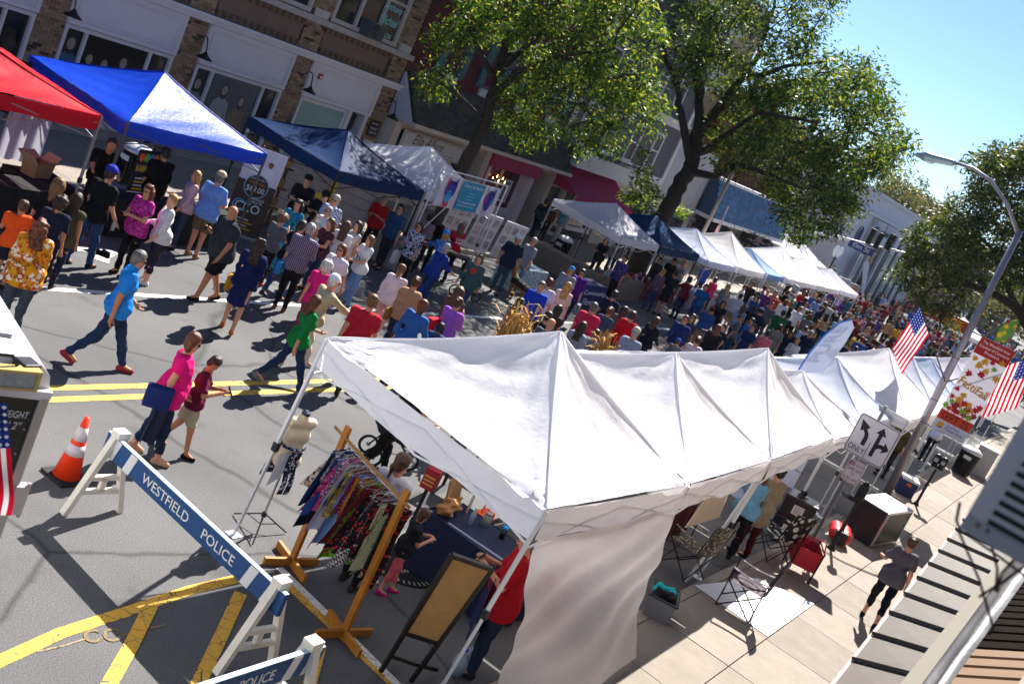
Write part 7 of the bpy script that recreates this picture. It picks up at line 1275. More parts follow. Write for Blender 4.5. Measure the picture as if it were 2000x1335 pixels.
bd_ = [G(1395, 950, 1.75), G(1440, 925, 1.8), G(1405, 1010, 1.35), G(1338, 1030, 1.35)]; cb2 = bd_[3]*1; bo = thing('fabric_screen', 'tan fabric screen hung between the second and third tents', 'screen', cb2); MB().prism([p-cb2 for p in (bd_[3], bd_[2], bd_[1], bd_[0])], (.01, .01, 0)).build('panel', M('#b5a594', .8, var=.08), bo)
sk = [G(1455, 1000, 0)]; person(1440, 960, 1.66, 20, 'woman with brown hair in light blue tank top in the second tent', pose='reach', top='#6a9ab8', sl=0, bc='#15151a', fem=1, b=1.1, hair='long', hc='au', pos=G(1410, 1085), group='people under the near tents')
person(1510, 925, 1.74, 60, 'person in black cap and loose beige tunic in the third tent', pose='relax', top='#8f826c', sl=.8, hem=-.35, bc='#4a0c14', fem=0, hair='short', hc='bk', hat='#141416', b=1.15, pos=G(1440, 1085), group='people under the near tents')
person(1875, 835, 1.66, 30, 'woman in white tee and turquoise cap beside the lamp pole tents', pose='reach', top='#b9c4e0', sl=.5, bc='#14141a', fem=1, hair='long', hc='db', hat='#14a09c', pos=G(1800, 900), group='people under the near tents')
person(1752, 860, 1.72, 30, 'person in olive shirt and red cap behind the arrow sign', pose='relax', top='#3c3a22', sl=.6, bc='#222', hair='short', hc='bk', hat='#8a1424', pos=G(1712, 925), group='people under the near tents') if False else None
person(1752, 850, 1.72, 30, 'person in olive shirt behind the arrow sign', pose='relax', top='#3c3a22', sl=.6, bc='#222222', hair='short', hc='bk', hat='#8a1424', pos=G(1715, 930), group='people under the near tents')
# white printed booth wall with repeated lettering
bw0 = Vector((20.35, 4.0, 0)); bwl = thing('printed_backdrop', 'white booth backdrop repeating small black lettering', 'backdrop', bw0); MB().box((0, 0, .15), (.03, 2.2, 2.0)).build('panel', M('#c3c6de', .7), bwl)
for r_ in range(6):
    text('#EJBEntertainment', (-.002, 2.1-(r_ % 2)*.5, .35+r_*.28), (0, -1, 0), EZ, .9, .07, M('#1c1c26'), bwl); text('#EJBEntertainment', (-.002, 1.0-(r_ % 2)*.3, .35+r_*.28), (0, -1, 0), EZ, .75, .07, M('#1c1c26'), bwl)
# people on the pavement
person(1772, 1075, 1.66, 12, 'woman in grey tee and dark cropped leggings walking on pavement', pose='walk', top='#57525e', sl=.45, hem=-.14, bc='#111420', leg=.84, fem=1, hair='bun', hc='br', sc='#1a1a20', z0=ZP, pos=G(1692, 1215, ZP), adj=dict(l=(.3, .2), r=(-.2, .3), al=(.45, .25, .9, 0), ar=(-.3, .2, .4, 0)), group='people on the near pavement', h=.0145)
COL.objects[-1] if False else None
t, R = person(1832, 1088, 1.66, 12, 'second walker with brown hair half hidden by the ribbed awning', pose='walk2', top='#7a2438', sl=.3, bc='#20202a', fem=1, hair='long', hc='br', z0=ZP, pos=G(1790, 1185, ZP)+Vector((0, -.5, 0)), group='people on the near pavement'); handbag(t, R, 'dark red bag carried by the half hidden walker', (.1, .3, .9), '#8f0f2c', (.3, .12, .4), .2)
# ---- traffic signs, lamp, banner, flags
def signpost(X, Y, h_, label):
    t = thing('sign_post', label, 'post', (X, Y, ZP)); mb = MB(); mb.box((-.028, -.028, 0), (.028, .028, h_)); mb.build('post', M('#77797e', .4, .7), t); ho = MB()
    for k in range(int(h_/.05)): ho.lathe([(0, 0), (.009, 0), (.009, .002), (0, .002)], n=6)
    hm = MB()
    for k in range(int(h_/.05)): hm.box((-.0295, -.008, .03+k*.05), (-.028, .008, .048+k*.05))
    tag(hm.build('hole_row', M('#17181b'), t), kind='stuff'); return t
SX = 20.14; signpost(SX, 3.2, 3.0, 'perforated steel post carrying the two traffic signs')
def sgn(corners, X, name, label, m_, border, bm_):
    P = [AX(x, y, X) for x, y in corners]; y0 = max((P[0].y+P[3].y)/2, (P[1].y+P[2].y)/2); y1 = min((P[0].y+P[3].y)/2, (P[1].y+P[2].y)/2); z1 = (P[0].z+P[1].z)/2; z0 = (P[2].z+P[3].z)/2
    t = thing(name, label, 'sign', (X, y0, z0)); w, h_ = y0-y1, z1-z0
    def rr(i, r, x): 
        o_ = []
        for cx, cz, a0 in ((i+r, i+r, math.pi), (w-i-r, i+r, 1.5*math.pi), (w-i-r, h_-i-r, 0), (i+r, h_-i-r, .5*math.pi)):
            o_ += [(x, -(cx+r*math.cos(a0+a)), cz+r*math.sin(a0+a)) for a in np.linspace(0, math.pi/2, 5)]
        return o_
    MB().prism(rr(0, .06, 0), (.004, 0, 0)).build('plate', m_, t); MB().prism(rr(.012, .05, -.0012), (.001, 0, 0)).build('border', bm_, t); MB().prism(rr(.012+border, .045, -.0024), (.001, 0, 0)).build('face', m_, t)
    return t, w, h_
blk = M('#0c0c10', .5); wsg = M('#cfccd2', .45, spec=.5)
t, w, h_ = sgn([(1685, 804), (1762, 845), (1720, 917), (1645, 875)], SX-.06, 'arrow_sign', 'white lane arrow sign with left only and straight right arrows', wsg, .014, blk)
Lp = lambda pts: MB().prism([(-.004, -w*a, h_*b) for a, b in pts], (.0012, 0, 0))
text('ONLY', (-.0045, -w*.07, h_*.1), (0, -1, 0), EZ, w*.4, h_*.14, blk, t)
Lp([(.49, .05), (.505, .05), (.505, .45), (.49, .45)]).build('divider', blk, t)
Lp([(.30, .3), (.40, .3), (.40, .5), (.37, .6), (.29, .69), (.34, .76), (.09, .86), (.16, .58), (.21, .64), (.28, .57), (.30, .5)]).build('arrow', blk, t)
Lp([(.58, .16), (.67, .16), (.67, .36), (.72, .42), (.8, .42), (.8, .33), (.95, .47), (.8, .61), (.8, .52), (.72, .52), (.67, .5), (.67, .72), (.75, .72), (.625, .9), (.5, .72), (.58, .72)]).build('arrow', blk, t)
rdm = M('#8f1c24', .5); t, w, h_ = sgn([(1660, 893), (1692, 909), (1672, 950), (1641, 933)], SX-.06, 'parking_sign', 'small white no parking sign with red lettering below arrows', wsg, .01, rdm)
MB().prism([(-.0035, -w*a, h_*b) for a, b in ((.07, .75), (.36, .75), (.36, .92), (.07, .92))], (.001, 0, 0)).build('panel', rdm, t)
text('NO', (-.0045, -w*.1, h_*.77), (0, -1, 0), EZ, w*.23, h_*.13, wsg, t); text('PARKING', (-.004, -w*.4, h_*.78), (0, -1, 0), EZ, w*.52, h_*.1, rdm, t)
for s_, zz, a, b in (('2:00 AM', .54, .12, .76), ('TO', .33, .38, .24), ('6:00 AM', .1, .12, .76)): text(s_, (-.004, -w*a, h_*zz), (0, -1, 0), EZ, w*b, h_*.15, rdm, t)
LX, LY = 28.13, 3.45; lmp = thing('street_lamp', 'tall grey street lamp with curved arm over the near kerb', 'street lamp', (LX, LY, ZP)); lm_ = M('#8f8c94', .4, .55, var=.08, vs=3); tp_ = AX(1993, 450, LX)-Vector((LX, LY, ZP)); 
MB().tube([(0, 0, 0), tuple(tp_*.5), tuple(tp_)], [.105, .09, .072], 16).build('pole', lm_, lmp, True)
for f in (.18, .37, .53, .76): MB().tube([tuple(tp_*f), tuple(tp_*(f+.006))], .1, 14).build('band_clamp', M('#6f7076', .4, .6), lmp)
AP = [tp_*.985]+[AX(x, y, LX)-Vector((LX, LY, ZP)) for x, y in ((1968, 400), (1935, 352), (1900, 328), (1858, 316))]
MB().tube(AP, [.05, .045, .042, .038, .035], 10).build('arm', lm_, lmp, True)
h0, h1 = AX(1860, 318, LX)-Vector((LX, LY, ZP)), AX(1792, 302, LX)-Vector((LX, LY, ZP)); V, F = surf([(np.array(h0), np.array(h1)*.75+np.array(h0)*.25, .085, .11, (), .05), (np.array(h1)*.75+np.array(h0)*.25, np.array(h1), .11, .06, (), .05)], .025, .05); ob('lamp_head', npmesh('lamp_head', V, F, [M('#8fa3a6', .35, .4)]), lmp); hm_ = h0.lerp(h1, .62); MB().ball((hm_.x, hm_.y, hm_.z-.09), .09, sc=(1, 1.6, .6)).build('lens', M('#c4d8d8', .15, spec=.7), lmp, True)
# festival banner on brackets
BT = [AX(x, y, 27.7) for x, y in ((1912, 655), (1977, 683), (1890, 866), (1822, 838))]; y0 = (BT[0].y+BT[3].y)/2; y1 = (BT[1].y+BT[2].y)/2; z1 = (BT[0].z+BT[1].z)/2; z0 = (BT[2].z+BT[3].z)/2; w, h_ = y0-y1, z1-z0
bn = thing('festival_banner', 'long fall festival banner with maple leaves hung from the lamp', 'banner', (27.7, y0, z0)); MB().grid(lambda u, v: (.015*math.sin(v*9)*math.sin(u*3), -w*u, h_*v), 8, 20).build('cloth', M('#cdcbd6', .7, trans=.15), bn, True)
P4 = lambda a0, b0, a1, b1, c_, nm, e=-.02: MB().prism([(e, -w*a0, h_*b0), (e, -w*a1, h_*b0), (e, -w*a1, h_*b1), (e, -w*a0, h_*b1)], (.002, 0, 0)).build(nm, M(c_, .7), bn)
P4(0, .83, 1, 1, '#a81c18', 'header_panel'); P4(0, .11, 1, .21, '#c23a1c', 'date_panel'); P4(0, 0, 1, .108, '#bcc0d2', 'sponsor_panel')
T_ = lambda s_, a, b, ww, hh, c_: text(s_, (-.0225, -w*a, h_*b), (0, -1, 0), EZ, w*ww, h_*hh, M(c_, .6), bn)
T_('The Westfield Area', .1, .95, .8, .028, '#e8e4e4'); T_('Chamber of Commerce', .06, .905, .88, .028, '#e8e4e4'); T_('Presents', .28, .862, .44, .028, '#e8e4e4')
for dx, c_ in ((.012, '#7a2414'), (0, '#d8a41c')): text('FestiFall', (-.0225-(.003 if dx == 0 else 0), -w*(.04+dx), h_*(.5-dx*.4)), Vector((0, -1, -.12)), EZ, w*.92, h_*.085, M(c_, .6), bn, shear=.2)
T_('Westfield', .58, .47, .36, .026, '#3a3a44'); T_('SEPT 25', .1, .125, .8, .07, '#3a0c0c'); T_('Overlook', .36, .068, .4, .03, '#5a5f80'); T_('Medical Center', .36, .032, .56, .03, '#5a5f80')
MB().prism([(-.0225, -w*a, h_*b) for a, b in ((.1, .03), (.26, .03), (.3, .09), (.12, .09))], (.001, 0, 0)).build('sponsor_mark', M('#d0962c'), bn); MB().prism([(-.0235, -w*a, h_*b) for a, b in ((.1, .03), (.26, .03), (.25, .045))], (.001, 0, 0)).build('sponsor_mark', M('#2a3a80'), bn)
def maple(u, v, r_, c_, a0):
    P = []
    for k, q_ in enumerate((1, .5, .8, .42, .75, .38, .5, .2, .5, .38, .75, .42, .8, .5)):
        a = a0+k*2*math.pi/14; P.append((-.0245-.0004*random.random(), -w*u+r_*q_*math.cos(a), h_*v+r_*q_*math.sin(a)))
    MB().prism(P[::-1], (.0008, 0, 0)).build('printed_leaf', M(c_, .7), bn)
rn = random.Random(3)
for u, v in ((.15, .78), (.4, .8), (.62, .82), (.85, .84), (.3, .74), (.55, .72), (.75, .76), (.9, .7), (.2, .62), (.5, .66), (.12, .44), (.35, .42), (.6, .36), (.85, .34), (.08, .36), (.15, .31), (.25, .28), (.3, .35), (.4, .3), (.45, .25), (.55, .28), (.65, .25), (.72, .3), (.8, .25), (.9, .27), (.08, .26), (.2, .24), (.34, .24), (.5, .34), (.94, .37), (.3, .31), (.62, .3)): maple(u, v, rn.uniform(.1, .15), rn.choice(('#a80c1c', '#b8141c', '#8f0c1c', '#d0961c', '#c98a1c', '#7aa02a', '#c01c1c')), rn.random()*6)
for z in (h_, 0): MB().tube([(0, 0, z), (0, LY-y0 if False else .25, z)], .02, 6).build('bracket', lm_, bn); MB().tube([(0, .25, z), (0, -w, z)], .016, 6).build('bracket', lm_, bn)
f0, f1 = AX(1797, 598, 27.9), AX(1846, 745, 27.9); usflag('american_flag', 'american flag flying on the staff left of the lamp pole', f0, AX(1775, 708, 27.9)-AX(1800, 612, 27.9), AX(1750, 668, 27.9)-AX(1797, 603, 27.9), 1.75, 1.15, wav=.06, staff=(f0, f1)) if False else None
hoist = (f1-f0).normalized(); fly = (AX(1752, 668, 27.9)-AX(1797, 603, 27.9)).normalized(); usflag('american_flag', 'american flag flying on the staff left of the lamp pole', f0, fly, hoist, 1.05, .72, wav=.05, staff=(f0, f1))
g0, g1 = AX(2040, 690, 27.9), AX(1850, 745, 27.9); hoist = (g1-g0).normalized(); usflag('american_flag', 'american flag drooping at the right edge beside the banner', AX(2030, 694, 27.9), Vector((0, -.12, -1)), hoist, 1.2, .8, wav=.07, staff=(g0, g1))
f2 = AY(1425, 405, 18.3); usflag('american_flag', 'small american flag on the pole before the blue mansard', f2, (-.25, -.1, -1), (-.8, -.2, .1), 1.5, .75, wav=.05, staff=(f2+Vector((.1, 0, .1)), AY(1440, 480, 18.3)))
# feather flags
def feather(P, label, m_, edge, text_=None):
    P = [Vector(p) for p in P]; o = P[0]; t = thing('feather_flag', label, 'flag', o, 0, 'tall feather flags'); L = [p-o for p in P]; k = len(L)//2
    n_ = (L[k]-L[0]).cross(L[-2]-L[0]).normalized(); MB().prism(L, n_*.012).build('blade', m_, t); MB().tube([p for p in L[:k+1]], .02, 6).build('mast', edge, t); return t, L
FX = 23.5
pts = [(1556, 728), (1580, 690), (1610, 655), (1640, 630), (1663, 624), (1668, 640), (1652, 668), (1625, 705), (1606, 728)]
t, L = feather([AX(x, y, FX) for x, y in pts], 'white feather flag with blue edge rising behind the near tents', M('#c9cfe0', .6, trans=.3), M('#2f74c0', .5)); a_ = AX(1556, 728, FX); MB().tube([(0, 0, 0), (0, -.1, -a_.z)], .02, 6).build('pole', M('#8a8c92', .4, .6), t)
ey = (L[3]-L[0]).normalized(); text('PURE', L[0]+(L[8]-L[0])*.5+ey*.3+Vector((-.03, 0, 0)), ey, Vector((-1, 0, 0)).cross(ey)*-1 if False else (L[0]-L[8]).normalized(), 1.0, .28, M('#aab4cc'), t, ext=.02)
pts = [(1680, 590), (1684, 545), (1686, 515), (1694, 505), (1698, 518), (1692, 550), (1684, 590)]
t, L = feather([AY(x, y, 20.5) for x, y in pts], 'thin white feather flag by the dark corner doorway', M('#c9cbd6', .6, trans=.2), M('#9a9ca4', .5))
pts = [(1940, 668), (1950, 640), (1970, 625), (1988, 622), (1986, 640), (1968, 668)]; t, L = feather([AX(x, y, 47) for x, y in pts], 'small green and yellow feather flag beyond the banner', pattern('floral', ['#5a8a3c', '#d8b81c', '#b01c24'], 3), M('#2a2a30'))
# ---- the building we look from: ribbed metal awning, gutter, air conditioner
aw = thing('ribbed_awning', 'taupe metal awning with dark raised ribs at lower right', 'awning'); ZA = 3.0
def ag(x, y, z=ZA): return G(x, y, z)
A0, A1, B0, B1 = ag(1560, 1420), ag(1893, 1000), ag(1700, 1440, ZA+.25), ag(2000, 1050, ZA+.25); tm = M('#59524b', .6, var=.12, vs=6, spec=.2)
NR = 12
for k in range(NR):
    u0, u1 = k/NR, (k+1)/NR; a, b, c_, d_ = A0.lerp(A1, u0), A0.lerp(A1, u1), B0.lerp(B1, u1), B0.lerp(B1, u0)
    MB().prism([a, b, c_, d_], (0, 0, -.02)).build('awning_panel', tm, aw); MB().bar(a+Vector((0, 0, .02)), d_+Vector((0, 0, .02)), .028, .03).build('rib', M('#0f0a10', .5), aw)
MB().bar(A0-Vector((0, 0, .03)), A1-Vector((0, 0, .03)), .03, .07).build('front_edge', M('#857472', .6), aw); MB().bar(B0+Vector((0, 0, .02)), B1+Vector((0, 0, .02)), .1, .05).build('rear_flashing', M('#726d64', .7, spec=.1), aw)
gt = thing('metal_gutter', 'shiny metal gutter pan behind the ribbed awning', 'gutter'); C0, C1 = ag(1775, 1450, ZA+.1), ag(2040, 1080, ZA+.1)
MB().grid(lambda u, v: B0.lerp(B1, u).lerp(C0.lerp(C1, u), v)+Vector((0, 0, .03-.12*math.sin(v*3.14)+.01*math.sin(u*30))), 24, 6).build('pan', M('#85878c', .38, .8, var=.35, vs=5), gt, True)
dr = thing('dark_grate', 'dark slatted grate beside the metal gutter', 'grate'); D0, D1 = ag(1905, 1460, ZA+.2), ag(2150, 1090, ZA+.2)
for k in range(26):
    a, b = C0.lerp(C1, k/26), D0.lerp(D1, k/26); a2, b2 = C0.lerp(C1, (k+.72)/26), D0.lerp(D1, (k+.72)/26); MB().prism([a+EZ*.06, a2+EZ*.06, b2+EZ*.06, b+EZ*.06], (0, 0, -.03)).build('slat', M('#1a1412', .95, spec=.02) if k > 7 else M('#7a6656', .9, spec=.05), dr)
bk = thing('brick_ledge', 'blurred tan brick ledge at the lower right corner', 'ledge'); e0, e1 = AD(1990, 1345, 2.2), AD(2110, 1150, 3.2); MB().bar(e0+Vector((-.25, -.24, -.2)), e1+Vector((.1, -.24, -.2)), .34, .2).build('ledge', M('#8a6a42', .9, var=.15, vs=12), bk)
# window air conditioner: front grille faces the street, slats run along it
AO = AD(1873, 1030, 2.75); ux, uz, un = Vector((0, -1, 0)), Vector((0, 0, 1)), Vector((-1, 0, 0))
acn = thing('window_air_conditioner', 'blurred grey air conditioner box with louvre slots at right edge', 'air conditioner', AO); w_, h2 = .62, .46
MB().prism([Vector(), ux*w_, ux*w_+uz*h2, uz*h2], -un*.5).build('housing', M('#8d8a92', .5, .2, var=.05), acn)
MB().prism([ux*.005+un*.002, ux*(w_-.005)+un*.002, ux*(w_-.005)+uz*.04+un*.002, ux*.005+uz*.04+un*.002], un*.004).build('bottom_lip', M('#77747c', .5, .2), acn)
for k in range(14):
    s0 = ux*.05+uz*(.045+k*.028)+un*.001; MB().prism([s0, s0+ux*.5, s0+ux*.5+uz*.013, s0+uz*.013], un*.003).build('louvre_slot', M('#0b0a0c', .8), acn)
for p in (ux*.035+uz*.03, ux*.06+uz*.03): MB().ball(p+un*.003, .008, n=8, k=5).build('screw', M('#5a5a60', .3, .8), acn)
br = thing('conditioner_bracket', 'rusty thin bracket rods below the air conditioner', 'bracket', AO); P_ = lambda x, y, d=2.9: AD(x, y, d)-AO
rust = M('#2e221c', .7, .3)
for pts in (((1872, 1035), (1912, 1130), (1940, 1225)), ((1935, 1058), (1948, 1110), (1945, 1155)), ((1912, 1165), (1960, 1135), (2000, 1105)), ((1885, 1040), (1950, 1085), (2010, 1130)), ((1875, 980), (1868, 1015), (1876, 1038)), ((1940, 1225), (1930, 1240)), ((2000, 1070), (1955, 1120), (1948, 1155))): MB().tube([P_(x, y) for x, y in pts], .0042, 6).build('rod', rust, br)
# ================================================================== stalls on the far side
def clothtable(x0, x1, y0, y1, label, m_, h_=.76, z=0):
    c = Vector(((x0+x1)/2, (y0+y1)/2, z)); t = thing('stall_table', label, 'table', c, 0, 'cloth covered stall tables'); w, d = (x1-x0)/2, (y1-y0)/2
    MB().bbox((-w, -d, h_-.03), (w, d, h_), .006).build('table_top', m_, t)
    cs = [(-w, -d), (w, -d), (w, d), (-w, d)]
    for i in range(4):
        a, b = Vector((*cs[i], 0)), Vector((*cs[(i+1) % 4], 0)); n2 = (b-a).cross(EZ).normalized(); MB().grid(lambda u, v: a.lerp(b, u)+n2*(.006+.025*math.sin(u*(b-a).length*9)*v+.02*v)+EZ*(h_-(h_-.03)*v), int(12*(b-a).length)+4, 3).build('cloth_drop', m_, t, True)
    for x, y in cs: MB().bar((x*.9, y*.9, 0), (x*.9, y*.9, h_-.03), .03).build('leg', steel(), t)
    return t
blkc = M('#0c0c10', .9)
clothtable(9.6, 12.0, 15.3, 15.95, 'black cloth table with round red logo under the red tent', blkc); clothtable(13.3, 16.3, 15.6, 16.2, 'black cloth table under the blue tent', blkc)
t = thing('round_logo', 'round red and white logo printed on the black table cloth', 'logo', (10.35, 15.25, .4)); MB().lathe([(0, 0), (.2, 0), (.2, .01), (0, .01)], n=24).build('disc', M('#b81420'), t).rotation_euler = (math.pi/2, 0, 0); MB().lathe([(0, 0.01), (.1, .01), (.1, .014), (0, .014)], n=24).build('inner_disc', M('#d8d8dc'), t).rotation_euler = (math.pi/2, 0, 0)
pp = thing('price_sheet', 'white printed sheet standing on the black table at left', 'sign', (10.3, 15.4, .78)); MB().box((-.3, 0, 0), (.3, .01, .45)).build('sheet', M('#c9bcd0'), pp); [MB().box((-.24, -.004, .08+.06*k), (.2, -.001, .1+.06*k)).build('printed_line', M('#77708a'), pp) for k in range(5)]
# hanging black banner at the back of the red tent
b_ = thing('black_banner', 'black banner with big white letter and blue stroke under the red tent', 'banner', (10.3, 18.5, 1.15)); MB().box((0, 0, 0), (3.2, .02, 1.05)).build('cloth', M('#0a0a0e', .7), b_); text('K', (1.0, -.004, .5), EX, EZ, .5, .5, M('#c3c3c8'), b_); text('SUMMER CAMP', (1.95, -.004, .62), EX, EZ, .75, .13, M('#9a9aa2'), b_); text('KIDS & TEENS', (1.95, -.004, .42), EX, EZ, .75, .13, M('#9a9aa2'), b_); MB().tube([(.4+.25*math.cos(a), -.01, .75+.25*math.sin(a)) for a in np.linspace(2.6, 6.5, 10)]+[(.62, -.01, .35)], .035, 6).build('blue_stroke', M('#1f78c0'), b_); text('GerardisKarate', (.9, -.004, .2), EX, EZ, 1.1, .11, M('#c3c3c8'), b_)
cbx = thing('cardboard_box', 'open cardboard box with flaps up beside the red tent', 'box', (12.6, 17.0, .5), .3); cbx.scale = (.68, .68, .68); box_open(cbx, .7, .5, .4, .01, M('#a8845c', .85, var=.1)); [MB().prism([(-.35, s_*.25, .4), (.35, s_*.25, .4), (.33, s_*.5, .55), (-.33, s_*.5, .55)], (0, 0, .006)).build('flap', M('#b8946a', .85), cbx) for s_ in (-1, 1)]; [MB().prism([(s_*.35, -.25, .4), (s_*.35, .25, .4), (s_*.55, .23, .6), (s_*.55, -.23, .6)], (0, 0, .006)).build('flap', M('#c9a880', .85), cbx) for s_ in (-1, 1)]
clothtable(12.2, 13.2, 16.6, 17.4, 'small dark table holding the cardboard box', M('#1a1410', .9), .5)
ps = thing('balloon_poster', 'bright poster with balloons and yellow lettering on black board', 'poster', (14.05, 16.0, .8), .15); MB().bbox((-.3, 0, 0), (.3, .03, .85), .006).build('board', M('#10142c', .5), ps); MB().box((-.3, -.004, 0), (.3, -.001, .02)).build('edge', M('#d8d8d8'), ps); text('KARNIVAL', (-.26, -.003, .42), EX, EZ, .52, .13, M('#d8c01c'), ps); [MB().box((-.2, -.004, .06+.07*k), (.2-.04*(k % 2), -.001, .09+.07*k)).build('printed_line', M(('#c9b01c', '#c9c9d0')[k % 2]), ps) for k in range(4)]
for k, c in enumerate(('#c8501c', '#5aa02c', '#2c78c8', '#d8901c')): MB().ball((-.2+.13*k, -.004, .7), .07, n=12, k=7, sc=(1, .1, 1.2)).build('balloon_print', M(c), ps)
wc = thing('white_curtain', 'white cloth hanging inside the back of the red tent', 'cloth', (12.7, 18.4, 2.0)); MB().grid(lambda u, v: (.9*u, .05*math.sin(u*18), -1.7*v), 24, 3).build('cloth', M('#c9c9d8', .8, trans=.3), wc, True)
for k, (x, y) in enumerate(((172, 488), (190, 492), (208, 496), (200, 502))): q = G(x, y); p_ = thing('fallen_paper', ['left', 'middle', 'right', 'nearest'][k]+' white paper sheet lying on the road behind the blue cap man', 'paper', (q.x, q.y, .006), .3*k); MB().box((-.28, -.12, 0), (.28, .12, .004)).build('sheet', M('#cfc9c4', .8), p_)
# roll-up banner with trial price
ux = Vector((math.cos(math.radians(-35)), math.sin(math.radians(-35)), 0)); q = G(463, 462); ru = thing('roll_up_banner', 'tall brown roll-up banner advertising a trial price', 'banner', q, math.radians(-35)); bwid, bh = .85, 2.05
MB().bbox((-bwid/2, -.12, 0), (bwid/2, .12, .09), .02).build('base', M('#9a9ca0', .3, .7), ru); MB().box((-bwid/2, -.004, .09), (bwid/2, .004, 1.28)).build('lower_print', M('#3a2a24', .5), ru); MB().box((-bwid/2, -.004, 1.282), (bwid/2, .004, bh)).build('upper_print', M('#cfc9d6', .5), ru); MB().tube([(0, .03, .05), (0, .03, bh)], .012, 6).build('support_rod', steel(), ru)
T2 = lambda s_, x, z, w, h_, c: text(s_, (x, -.0075, z), EX, EZ, w, h_, M(c, .6), ru)
for r_, c, e in ((.27, '#7fb8d8', .006), (.25, '#2a1c18', .008)): MB().lathe([(0, 0), (r_, 0), (r_, .002), (0, .002)], n=28).build('roundel', M(c), ru).matrix_local = Matrix.Translation((0, -e, 1.2)) @ Matrix.Rotation(math.pi/2, 4, 'X')
text('JOIN US FOR A', (-.17, -.012, 1.33), EX, EZ, .34, .06, M('#d8d6d6'), ru); text('6 WEEK TRIAL', (-.18, -.012, 1.24), EX, EZ, .36, .06, M('#d8981c'), ru); text('$69.00', (-.2, -.012, 1.05), EX, EZ, .4, .15, M('#e2e2e2'), ru)
T2('CKO', -.3, .6, .55, .2, '#d8e4ec'); T2('GERARDIS', -.05, .9, .32, .05, '#d8d6d6'); T2('KARATE', -.05, .83, .3, .05, '#d8d6d6'); MB().tube([(-.22+.13*math.cos(a), -.008, .7+.13*math.sin(a)) for a in np.linspace(.6, 5.7, 14)], .018, 5).build('logo_ring', M('#5aa8d0'), ru); [MB().box((-.3, -.008, .2+.07*k), (.2-.1*(k % 2), -.005, .23+.07*k)).build('printed_line', M(('#c9a02c', '#c9c4c4')[k % 2]), ru) for k in range(4)]
for x, s_, c in ((-.12, .62, '#e0dde2'), (.14, .5, '#dcd9e0')):
    b0 = 1.42 if x > 0 else 1.45; MB().prism([(x+a*s_, -.008, b0+b*s_) for a, b in ((-.22, 0), (.22, 0), (.26, .3), (.12, .5), (-.12, .5), (-.26, .3))], (0, .002, 0)).build('printed_figure', M(c), ru); MB().lathe([(0, 0), (.11*s_, 0), (.11*s_, .002), (0, .002)], n=16).build('printed_face', M('#8a5a40'), ru).matrix_local = Matrix.Translation((x, -.01, b0+.62*s_)) @ Matrix.Rotation(math.pi/2, 4, 'X'); MB().lathe([(0, 0), (.115*s_, 0), (.115*s_, .002), (0, .002)], n=16).build('printed_hair', M('#1c1412'), ru).matrix_local = Matrix.Translation((x, -.0085, b0+.66*s_)) @ Matrix.Rotation(math.pi/2, 4, 'X')
# plank counter of the navy tent
def plankwall(A, B, z0, z1, n, label, m_):
    A, B = Vector(A), Vector(B); t = thing('plank_counter', label, 'counter', (A+B)/2, 0, 'white plank stall walls'); o = (A+B)/2; hh = (z1-z0)/n
    for k in range(n): MB().bar(A-o+EZ*(z0+hh*(k+.5)), B-o+EZ*(z0+hh*(k+.5)), .03, hh-.025).build('plank', m_, t)
    d = (B-A).normalized(); n2 = d.cross(EZ)*.035
    for f in (.03, .5, .97): MB().bar((A-o).lerp(B-o, f)+n2+EZ*z0, (A-o).lerp(B-o, f)+n2+EZ*z1, .06, .04).build('batten', m_, t)
wp = M('#a9a4a8', .7, var=.15, vs=8); plankwall((20.2, 18.5, 0), (21.5, 16.5, 0), .3, 1.9, 6, 'tall white plank wall at the back of the navy tent', wp); plankwall(G(715, 505), G(782, 540), .05, .95, 5, 'low white plank counter front of the navy tent', wp)
ct = thing('counter_top', 'dark counter shelf behind the plank front', 'shelf', (22.3, 15.6, .97), math.radians(-62)); MB().bbox((-1.6, -.1, 0), (1.6, .35, .05), .01).build('shelf', M('#15171c', .5), ct); 
wpz = thing('white_post_panel', 'narrow white panel with wood clips beside the red tee keeper', 'panel', (22.9, 16.2, 0), .2); MB().bbox((-.2, -.03, .3), (.2, .03, 1.75), .01).build('panel', M('#d0ced4', .6), wpz); [MB().box((.2, -.035, .6+.25*k), (.24, .0, .7+.25*k)).build('clip', M('#b08a54'), wpz) for k in range(4)]
for k, (x, y, c) in enumerate(((647, 377, '#d8c81c'), (615, 400, '#d8c81c'))): q = AY(x, y, 16.2); yl = thing('yellow_notice', ['upright yellow notice on the navy tent post', 'yellow leaflet in the hands of a stall keeper'][k], 'notice', q, .2); MB().box((-.13, 0, -.3), (.13, .008, .3)).build('sheet', M(c, .6), yl); [MB().box((-.09, -.004, -.2+.1*j), (.08, -.001, -.17+.1*j)).build('printed_line', M('#4a4412'), yl) for j in range(4)]
bs = thing('basket_shelf', 'shelf of wicker baskets and jars at the left of the navy tent', 'shelf', (18.9, 17.6, 0)); 
for k in range(3): MB().bbox((-.5, -.2, .5+.5*k), (.5, .2, .54+.5*k), .006).build('board', M('#5a4630', .7), bs)
for x in (-.48, .48): MB().bar((x, 0, 0), (x, 0, 1.9), .05).build('upright', M('#5a4630', .7), bs)
for k in range(9): g_ = thing('wicker_basket', '%s wicker basket on the %s shelf by the navy tent' % (('left', 'middle', 'right')[k % 3], ('lower', 'middle', 'upper')[k//3]), 'basket', (18.6+.32*(k % 3), 17.55, .545+.5*(k//3)), 0, 'wicker baskets'); MB().lathe([(0, 0), (.11, 0), (.14, .2), (.12, .2), (.1, .03), (0, .03)], n=14).build('basket', M(('#8a6a3c', '#6c4c2a', '#a08454')[k % 3], .8, var=.3, vs=30, bump=.6, bs=50), g_)
